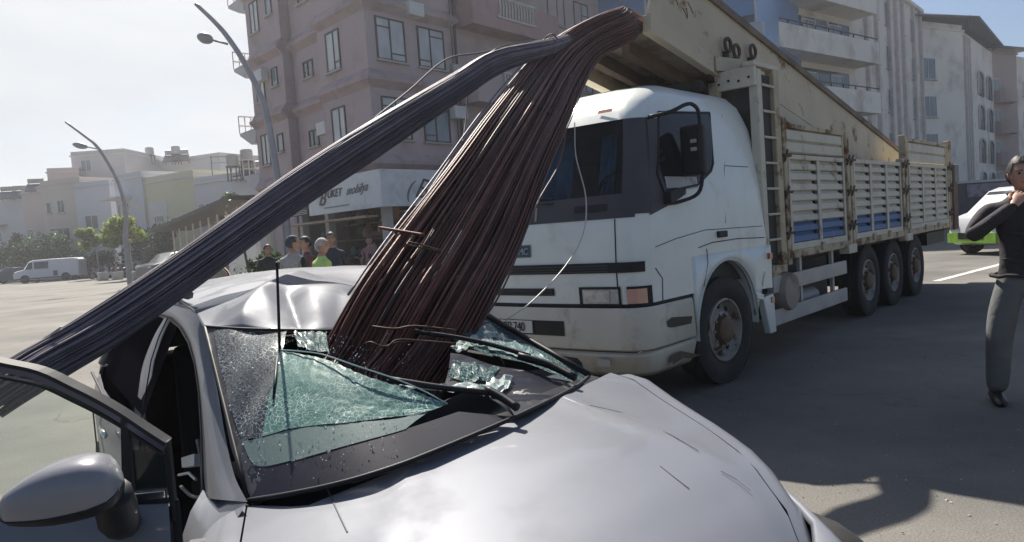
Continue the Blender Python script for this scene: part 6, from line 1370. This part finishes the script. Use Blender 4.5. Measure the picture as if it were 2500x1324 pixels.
# wheels
for a in (.62, -2.55):
    for s in (-1, 1):
        wv = bpy.data.objects.new('wheel', None); S.collection.objects.link(wv); wv.parent = CAR; wv.location = K(a, .74 + s*.78, .31) - CG; wv.rotation_euler = (0, 0, -CA + pi/2)
        M3 = Matrix.Rotation(s*-pi/2, 4, 'X')
        MB().lathe([(.2, -.1), (.29, -.1), (.31, -.07), (.31, .07), (.29, .11), (.2, .1)], 28, M3, close=True).build('tyre', M_['rubber'], wv, smooth='auto')
        rm = MB(); rm.lathe([(.205, .09), (.19, .06), (.17, .03)], 24, M3)
        for k in range(5): rm.bar(M3 @ Vector((.03, 0, .08)), M3 @ Vector((.03, 0, .08)) , .01, .01) if 0 else None; rm.tube([M3 @ Vector((0, 0, .08)), M3 @ Vector((.18*cos(k*1.257), .18*sin(k*1.257), .07))], .022, 5)
        rm.build('rim', M_['steel'], wv, smooth='auto'); MB().lathe([(.17, .02), (0, .02)], 16, M3).build('brake_disc', M_['dgrey'], wv)
# --- open front door
Hh = at(415, 1200, 1.72); dd = Vector((-.985, -.174, 0)); dn = Vector((.174, -.985, 0))
DR = bpy.data.objects.new('front_door', None); S.collection.objects.link(DR); DR.parent = CAR; DR.location = Vector((Hh.x, Hh.y, 0)) - CG; DRo = Vector((Hh.x, Hh.y, 0))
def D(s, z, o=0): return DRo + dd*s + dn*o + Vector((0, 0, z))
def dloc(px, py): p = atpl(px, py, DRo, dn); return ((p-DRo).dot(dd), p.z)
def dbuild(mb, name, mt, **k): mb.v = [tuple(Vector(p) - DRo) for p in mb.v]; return mb.build(name, mt, DR, **k)
topc = [dloc(*q) for q in ((412, 1084), (352, 1045), (300, 1010), (240, 975), (180, 945), (100, 908), (0, 886))] + [(.50, 1.435), (.75, 1.43), (.95, 1.36), (1.05, 1.2), (1.08, 1.0)]
tc_ = crom([D(s, z) for s, z in topc], 4); fx = []
def ribbon(C, w_in, o0, o1, name, mt, **k):
    G = []
    for i, p in enumerate(C):
        d = (C[min(i+1, len(C)-1)] - C[max(i-1, 0)]).normalized(); up_ = dn.cross(d); up_ = up_ if up_.z > 0 or i > len(C)*.75 else -up_
        if up_.dot(D(.5, 1.0) - p) > 0: up_ = -up_
        G.append([p + dn*o0, p + dn*o1, p - up_*w_in + dn*o1, p - up_*w_in + dn*o0, p + dn*o0])
    return dbuild(MB().grid(G), name, mt, **k)
frm = pm('door_frame_blue', (.06, .065, .10), .3, .3, coat=.4)
ribbon(tc_, .018, -.02, .012, 'window_frame', frm, smooth='auto'); ribbon([p + Vector((0, 0, .006)) for p in tc_], .009, -.032, .018, 'outer_seal', BK)
ribbon([p - Vector((0, 0, .030)) for p in tc_[:30]], .006, -.01, .010, 'inner_seal', BK)
bl = lambda s: 1.028 + .115*min(s, .35)
# vertical front edge, divider, belt trim
def dbox(nm, s0, s1, z0, z1, o0, o1, mt, bev=.003, z0b=None, z1b=None):
    z0b = z0 if z0b is None else z0b; z1b = z1 if z1b is None else z1b
    P = [D(s0, z0, o0), D(s1, z0b, o0), D(s1, z0b, o1), D(s0, z0, o1), D(s0, z1, o0), D(s1, z1b, o0), D(s1, z1b, o1), D(s0, z1, o1)]
    return dbuild(MB().add(P, [(0, 3, 2, 1), (4, 5, 6, 7), (0, 1, 5, 4), (1, 2, 6, 5), (2, 3, 7, 6), (3, 0, 4, 7)]), nm, mt, bev=bev)
dbox('front_edge', -.010, .002, .95, 1.15, -.02, .010, BK)
s1, z1 = dloc(298, 1020); s2, z2 = dloc(316, 1205)
dbuild(MB().add([D(s1, z1, .012), D(s1-.016, z1-.005, .012), D(s2-.012, z2, .012), D(s2+.012, z2, .012)], [(0, 1, 2, 3)]), 'window_divider', BK, thick=.02)
dbox('belt_trim', .005, 1.06, bl(0)-.012, bl(0)+.006, .0, .022, M_['chrome'], .002, bl(.35)-.012, bl(.35)+.006); dbox('belt_seal', .0, 1.06, bl(0)-.026, bl(0)-.013, .0, .020, BK, .002, bl(.35)-.026, bl(.35)-.013)
# panes
dgl = glass('door_pane', (.86, .93, .90), .10, .01, body=(.30, .36, .33)); dgl2 = glass('quarter_pane', (.60, .68, .68), .25, .01, body=(.08, .10, .10))
xs = [k/12 for k in range(13)]
def top_at(s): return interp(s, sorted(topc[:-2])) - .028
dbuild(MB().grid([[D(lerp(s1+.0, 1.03, x), lerp(bl(lerp(s1, 1.03, x)), top_at(lerp(s1, 1.03, x)), y), -.004) for x in xs] for y in (0, .5, 1)]), 'window_pane', dgl)
dbuild(MB().grid([[D(lerp(.004, s1-.01, x), lerp(bl(.05), top_at(lerp(.004, s1-.01, x)), y), -.004) for x in xs] for y in (0, .5, 1)]), 'quarter_pane', dgl2)
# door skin, bulging slightly
G = [[D(s, z if z < .9 else bl(s)-.028, o) for s in [k*.108 for k in range(11)]] for z, o in ((1.0, .004), (.93, .02), (.8, .045), (.6, .05), (.4, .03), (.3, .0))]
dbuild(MB().grid(G), 'door_skin', SV, smooth=True); dbox('door_body', .0, 1.07, .3, .99, -.07, -.002, M_['dgrey'], .01)
G = [[D(s, z, o) for s in (-.02, .0)] for z, o in ((1.0, .0), (.6, .02), (.3, .0))]; dbuild(MB().grid(G), 'hinge_edge', BK)
dbox('hinge', -.07, -.02, .82, .88, -.05, -.02, M_['dgrey'])
# mirror
mc = at(156, 1212, 1.43); me_ = at(305, 1185, 1.46) - at(8, 1262, 1.40); mx_ = me_.normalized(); mz_ = Vector((0, 0, 1)); mz_ = (mz_ - mx_*mz_.dot(mx_)).normalized(); my_ = mz_.cross(mx_)
if my_.y > 0: my_ = -my_
hl_ = me_.length/2
def mir(t, a, sc=1.0):   # t along -1..1, a round
    prof = interp(t, [(-1, .0), (-.97, .28), (-.88, .50), (-.6, .72), (-.2, .93), (.2, 1.0), (.55, .97), (.8, .80), (.94, .50), (1, .0)])
    h = .068*prof*(1 if sin(a) > 0 else .82); d_ = .075*prof; c_, s_ = cos(a), sin(a)
    c_ = abs(c_)**.6*(1 if c_ > 0 else -1); s_ = abs(s_)**.8*(1 if s_ > 0 else -1)
    return mc + mx_*t*hl_ + my_*d_*c_*sc + mz_*(h*s_*sc + .006*(1-t*t))
ts = [-1, -.97, -.92, -.85, -.7, -.5, -.3, -.1, .1, .3, .5, .65, .8, .9, .96, 1]
cutA = radians(-24)
dbuild(MB().grid([[mir(t, lerp(cutA, pi*1.02, k/20)) for k in range(21)] for t in ts]), 'mirror_cap', silver_mat('silver_mirror', (.22, .22, .24), .32), smooth=True)
dbuild(MB().grid([[mir(t, lerp(-pi*.98, cutA, k/20), .985) for k in range(21)] for t in ts]), 'mirror_base', BK, smooth=True)
dbuild(MB().tube([mir(t, cutA, 1.01) for t in ts[1:-1]], .0025, 5), 'mirror_seam', BK)
st_ = [at(272, 1205, 1.47), at(284, 1240, 1.50), at(290, 1270, 1.56), at(300, 1275, 1.68)]
dbuild(MB().tube(crom(st_, 4), [.040]*4 + [.042]*4 + [.040]*5, 12), 'mirror_stalk', BK, smooth=True)
# aerial
AE = thing('aerial', 'thin black aerial rod standing against the dented silver roof', 'aerial', WS(*ws_at(683, 858), 0))
mb = MB(); P = [WS(*ws_at(683, 858), .0), at(680, 760, 2.36), at(676, 640, 2.32)]; mb.tube([p - AE.location for p in P], [.0055, .005, .0045], 8); mb.build('rod', BK, AE, smooth=True)
mb = MB(); P = [WS(*ws_at(677, 878), .012), WS(*ws_at(672, 930), .012), WS(*ws_at(667, 982), .012)]; mb.tube([p - AE.location for p in P], [.004, .0055, .003], 6); mb.build('rod_stub', BK, AE, smooth=True)
# ================================================================== people
skin = pm('skin', (.42, .24, .17), .55, var=.1); hairb = pm('hair_black', (.012, .011, .011), .6, var=.3); 
def cloth(nm, c, v=.2): return pm('cloth_' + nm, c, .85, var=v, vs_=5, bump=.9, bscale=7)
def skinmesh(nodes, edges, sub=2):
    """nodes: name -> (position, (rx, ry)); grown into one surface"""
    me = bpy.data.meshes.new('fig'); names = list(nodes); me.from_pydata([nodes[k][0] for k in names], [(names.index(a), names.index(b)) for a, b in edges], [])
    o = bpy.data.objects.new('fig', me); S.collection.objects.link(o); md = o.modifiers.new('s', 'SKIN'); md.branch_smoothing = .6
    me.skin_vertices[0].data[0].use_root = True
    for i, k in enumerate(names): me.skin_vertices[0].data[i].radius = nodes[k][1]
    s = o.modifiers.new('u', 'SUBSURF'); s.levels = s.render_levels = sub
    dg = bpy.context.evaluated_depsgraph_get(); ev = o.evaluated_get(dg); m2 = bpy.data.meshes.new_from_object(ev)
    bpy.data.objects.remove(o); bpy.data.meshes.remove(me); return m2
def head_mesh(H=.235):
    """head with brow, eye hollows, nose, mouth and chin; faces -y, centre at the middle of the head"""
    G = []; n = 28; m_ = 24
    for i in range(m_+1):
        ph = -pi/2 + pi*i/m_; row = []
        for j in range(n):
            th = 2*pi*j/n; x = cos(ph)*sin(th); y = -cos(ph)*cos(th); z = sin(ph)
            X = x*.075*(1 if z > -.2 else 1 - .38*((-.2-z)/.8)); Y = y*.095*(1 if z > -.1 else 1 - .12*(-.1-z)); Z = z*H/2
            if y > 0 and z < -.3: Y *= .72
            fr = max(0, -y); g2 = lambda cx, cz, wx, wz: math.exp(-((x-cx)/wx)**2 - ((z-cz)/wz)**2)*fr
            Y -= .022*g2(0, -.12, .13, .16) + .010*g2(0, .05, .10, .2) - .010*(g2(.36, .08, .16, .11) + g2(-.36, .08, .16, .11)) + .006*g2(0, -.48, .3, .06) + .010*g2(0, -.85, .35, .18) + .005*(g2(.35, .22, .25, .07)+g2(-.35, .22, .25, .07))
            Y += .004*g2(0, -.42, .28, .035)
            row.append(Vector((X, Y, Z)))
        G.append(row + [row[0]])
    return G
def person(label, loc, face, J, colf, head, hair, hh=.235, yaw=0, tilt=0, sc=1.0, extras=None, mats=None, hands=True, group=None):
    o = thing('person', label, 'person', loc, face, group); mats = mats or [skin]
    nodes, edges = J; me = skinmesh(nodes, edges)
    me.materials.clear()
    for m_ in mats: me.materials.append(m_)
    for p in me.polygons: p.material_index = colf(p.center); p.use_smooth = True
    b = bpy.data.objects.new('body', me); S.collection.objects.link(b); b.parent = o
    Mh = Matrix.Translation(head) @ Matrix.Rotation(yaw, 4, 'Z') @ Matrix.Rotation(tilt, 4, 'X')
    G = head_mesh(hh); MB().grid([[Mh @ p for p in row] for row in G]).build('head', skin, o, smooth=True)
    for s in (-1, 1):
        MB().lathe([(0, -.008), (.011, 0), (0, .006)], 8, Mh @ Matrix.Translation((s*.028, -.082, .012)) @ Matrix.Rotation(pi/2, 4, 'X')).build('eye', hairb, o, smooth=True)
        MB().tube([Mh @ Vector((s*.012, -.094, .034)), Mh @ Vector((s*.03, -.092, .038)), Mh @ Vector((s*.05, -.080, .03))], .004, 5).build('eyebrow', hairb, o)
        MB().lathe([(0, -.012), (.022, -.004), (.026, .004), (0, .008)], 10, Mh @ Matrix.Translation((s*.076, .005, 0)) @ Matrix.Rotation(s*pi/2, 4, 'Y') @ Matrix.Diagonal((1.35, .8, 1, 1))).build('ear', skin, o, smooth=True)
    MB().tube([Mh @ Vector((x, -.092 + abs(x)*.3, -.055)) for x in (-.022, -.01, 0, .01, .022)], .003, 5).build('mouth', pm('lips', (.30, .12, .10), .5), o)
    if hair:
        mt, kind = hair; H = []
        for i, row in enumerate(G):
            ph = -pi/2 + pi*i/24
            H.append([Mh @ (p*1.0 + Vector((p.x, p.y, p.z*.8)).normalized()*(.012 + .004*sin(9*k+i*5))) for k, p in enumerate(row)])
        lim = {'short': 15, 'cap': 15}[kind]
        def skp(i, j): # keep the crown, the sides and the back of the head
            th = 2*pi*j/28; f = -cos(th); return not (i >= (16.5 if f < -.35 else 13 if f < .25 else 8))
        MB().grid(H, skip=skp).build('hair' if kind == 'short' else 'cap', mt, o, smooth=True)
        if kind == 'cap': MB().grid([[Mh @ Vector((x, y - .095 + .6*x*x*10*.1, .055 - (-y)*.15)) for x in (-.06, -.03, 0, .03, .06)] for y in (0, -.04, -.075)]).build('cap_peak', mt, o, thick=.006)
    return o
def hand(o, P, d, up, mt, curl=.6, s=1.0):
    """palm, four fingers and a thumb from wrist P along d; 'up' is the back of the hand"""
    d = d.normalized(); side = d.cross(up).normalized(); up = side.cross(d).normalized(); mb = MB()
    G = [[P + d*t*s + side*w_*s*cos(k*pi/5) + up*h*s*sin(k*pi/5) for k in range(11)] for t, w_, h in ((-.01, .026, .022), (.02, .034, .018), (.06, .042, .016), (.09, .040, .013), (.098, .02, .006))]
    mb.grid(G)
    for k, L_ in enumerate((.066, .076, .070, .054)):
        b = P + d*.088*s + side*(-.030 + .020*k)*s; pts = [b]; a = 0
        for q in (.45, .32, .23): a += curl*.75; pts.append(pts[-1] + (d*cos(a) - up*sin(a))*L_*q*s)
        mb.tube(crom(pts, 3), [.0095*s]*7 + [.008*s, .007*s, .004*s], 7)
    b = P + d*.03*s - side*.034*s; mb.tube(crom([b, b - side*.025*s + d*.028*s - up*.006*s, b - side*.022*s + d*.058*s - up*.02*s], 4), [.013*s]*4 + [.0105*s]*4 + [.006*s], 7)
    mb.build('hand', mt, o, smooth=True)
def std_joints(h=1.75, armL=None, armR=None, stance=.1, w_=1.0, lean=0, aw=1.0, lw=1.0):
    k = h/1.75; L_ = lambda x, y, z: (x*k, (y + lean*max(0, z-.9))*k, z*k)
    N_ = {'pel': (L_(0, 0, .95), (.165*w_, .115*w_)), 'wai': (L_(0, 0, 1.08), (.155*w_, .115*w_)), 'che': (L_(0, .0, 1.28), (.175*w_, .125*w_)), 'shc': (L_(0, .01, 1.42), (.13*w_, .10)), 'nec': (L_(0, 0, 1.50), (.058, .058)), 'nk2': (L_(0, -.01, 1.56), (.054, .054))}
    E_ = [('pel', 'wai'), ('wai', 'che'), ('che', 'shc'), ('shc', 'nec'), ('nec', 'nk2')]
    for s, nm in ((-1, 'r'), (1, 'l')):
        arm = (armR if s < 0 else armL) or [(s*.235, .02, 1.17), (s*.25, -.06, .93)]
        N_['sh'+nm] = (L_(s*.175*w_**.5, .01, 1.405), (.068*aw, .068*aw)); N_['el'+nm] = (L_(*arm[0]), (.050*aw, .050*aw)); N_['wr'+nm] = (L_(*arm[1]), (.034*aw, .034*aw))
        N_['hi'+nm] = (L_(s*.095, 0, .86), (.105*w_*lw**.5, .105*w_)); N_['kn'+nm] = (L_(s*stance, -.02, .49), (.070*lw, .072*lw)); N_['an'+nm] = (L_(s*(stance+.01), .02, .10), (.055*lw, .055*lw)); N_['to'+nm] = (L_(s*(stance+.03), -.16, .035), (.045, .032))
        E_ += [('shc', 'sh'+nm), ('sh'+nm, 'el'+nm), ('el'+nm, 'wr'+nm), ('pel', 'hi'+nm), ('hi'+nm, 'kn'+nm), ('kn'+nm, 'an'+nm), ('an'+nm, 'to'+nm)]
    return (N_, E_)
# man at the right edge, hand at his mouth
h = 1.86; k = h/1.75
ml = Vector((3.89, 5.45, 0)); f_ = radians(-24)          # his -y faces the camera
aR = [(-.335, -.12, 1.21), (-.075, -.20, 1.435)]; aL = [(.27, -.04, 1.19), (.14, -.22, 1.22)]
J = std_joints(h, armL=aL, armR=aR, stance=.17, w_=1.20, aw=1.30, lw=1.38)
J[0]['knr'] = ((-.17, -.05, .53), (.096, .100)); J[0]['anr'] = ((-.19, -.02, .13), (.082, .085)); J[0]['tor'] = ((-.20, -.06, .075), (.06, .05)); J[0]['tol'] = ((.20, -.04, .075), (.06, .05))
jk = cloth('black_knit', (.026, .023, .026), .3); tz = cloth('grey_trousers', (.115, .12, .12), .2); shb = pm('shoe_black', (.012, .012, .013), .4)
def cf(c):
    if c.z < .98: return 1
    if c.z > 1.60 and abs(c.x) < .1: return 3
    return 0
MAN = person('man in a dark jacket and grey trousers with a hand raised to his mouth', ml, f_, J, cf, Vector((0, -.015, 1.745)), (hairb, 'short'), hh=.265, yaw=radians(6), tilt=radians(4), mats=[jk, tz, shb, skin])
W_ = Vector(aR[1])*k; E_ = Vector(aR[0])*k; hand(MAN, W_, (Vector((.02, -.13, 1.66)) - W_), Vector((-.3, -1, .2)), skin, .75, 1.05)
W_ = Vector(aL[1])*k; E_ = Vector(aL[0])*k; hand(MAN, W_, W_ - E_, Vector((.3, -.6, 1)), skin, .6, 1.05)
mb = MB(); mb.tube([Vector((.075*cos(t*pi/8), .07*sin(t*pi/8)-.005, 1.605)) for t in range(17)], .018, 6); mb.build('collar', jk, MAN, smooth=True)
mb = MB(); mb.tube([Vector((.205*cos(t*pi/10), .15*sin(t*pi/10), .985 + .008*sin(t*2))) for t in range(21)], .016, 6); mb.build('jacket_hem', jk, MAN, smooth=True)
for s in (-1, 1):
    G = []
    for y, w_, h_ in ((.10, .02, .05), (.085, .042, .09), (.03, .046, .10), (-.06, .048, .085), (-.13, .050, .065), (-.18, .044, .05), (-.205, .02, .03)):
        G.append([Vector((s*.20 + w_*cos(t*pi/6), y - .02, max(.004, h_*.5 + h_*.5*sin(t*pi/6)))) for t in range(13)])
    MB().grid(G).build('shoe', shb, MAN, smooth=True)
mb = MB(); mb.tube([Vector((.0 + .004*sin(t), -.168 - .012*sin(t*.5), 1.05 + .05*t)) for t in range(9)], .006, 5); mb.build('zip', shb, MAN)
for a_, b_, c_ in ((-.15, .12, 1.12), (.12, -.10, 1.20), (-.12, .14, 1.32)):
    mb = MB(); mb.tube(crom([Vector((a_, -.135, c_)), Vector(((a_+b_)/2, -.160, c_-.03)), Vector((b_, -.14, c_-.05))], 5), [.008, .010, .013, .014, .015, .016, .015, .014, .012, .009, .006], 6); mb.build('jacket_fold', jk, MAN, smooth=True)
# bystanders by the shop
def bystander(px, D, h, label, cols, face, hair, yaw=0, arms=(None, None), bottom=.98, w_=1.0, extra=None):
    J = std_joints(h, armL=arms[0], armR=arms[1], w_=w_); k = h/1.75
    def cf(c):
        if c.z < .085: return 2
        if c.z < bottom*k: return 1
        if c.z > 1.50*k and abs(c.x) < .1: return 3
        if abs(c.x) > .215*k and c.z < 1.0*k: return 3
        if len(cols) > 3 and abs(c.x) > .2*k: return 4
        return 0
    p = gp(px, D); o = person(label, p, face, J, cf, Vector((0, -.02, 1.64*k)), hair, yaw=yaw, mats=[cols[0], cols[1], cols[2], skin] + cols[3:], group=None)
    for s, a in ((1, arms[0]), (-1, arms[1])):
        a = a or [(s*.235, .02, 1.17), (s*.25, -.06, .93)]; W_ = Vector(a[1])*k; E_ = Vector(a[0])*k; hand(o, W_, W_-E_, Vector((s, -.2, .1)), skin, .5)
    return o
capd = pm('cap_dark', (.05, .055, .07), .8); grey_h = pm('hair_grey', (.40, .38, .36), .8)
dk = cloth('dark', (.02, .02, .025)); vest = cloth('grey_vest', (.36, .34, .32)); lime = cloth('lime_vest', (.40, .58, .16)); mar = cloth('maroon', (.14, .045, .05)); nav = cloth('navy', (.03, .035, .06)); jean = cloth('jeans', (.06, .07, .10))
bystander(716, 10.6, 1.74, 'man in a dark cap and pale grey vest over dark sleeves, turned toward the shop', [vest, dk, shb, dk], radians(155), (capd, 'cap'), yaw=radians(-40), w_=1.12)
bystander(786, 10.2, 1.66, 'grey haired man in a lime green safety vest', [lime, jean, shb], radians(130), (grey_h, 'short'), yaw=radians(-50), bottom=.86, w_=1.1)
bystander(752, 12.2, 1.73, 'person in a maroon top behind the man in the dark cap', [mar, dk, shb], radians(-60), (hairb, 'short'))
bystander(812, 12.6, 1.78, 'dark haired man in navy clothes behind the lime vest', [nav, nav, shb], radians(20), (hairb, 'short'))
bystander(655, 15.5, 1.65, 'person in dark clothes standing among the plants left of the column', [dk, jean, shb], radians(40), (hairb, 'short'))
bystander(905, 19.5, 1.68, 'person in a rose coloured top under the shop sign right of the column', [cloth('rose', (.33, .16, .17)), dk, shb], radians(10), (hairb, 'short'))
bystander(965, 19.0, 1.70, 'person in a mauve top at the edge of the thick bar bundle', [cloth('mauve', (.30, .20, .24)), jean, shb], radians(-10), (hairb, 'short'))
# ================================================================== hazy air
hz = MB(); hz.box(-270, 230, -70, 310, -1.0, 26)
hm = bpy.data.materials.new('haze'); hm.use_nodes = True; t = hm.node_tree; t.nodes.clear()
o_ = t.nodes.new('ShaderNodeOutputMaterial'); v_ = t.nodes.new('ShaderNodeVolumePrincipled'); v_.inputs['Color'].default_value = (.93, .95, 1, 1); v_.inputs['Density'].default_value = .0013; v_.inputs['Anisotropy'].default_value = 0.6
t.links.new(v_.outputs[0], o_.inputs['Volume'])
q = hz.build('haze', hm, kind='stuff')
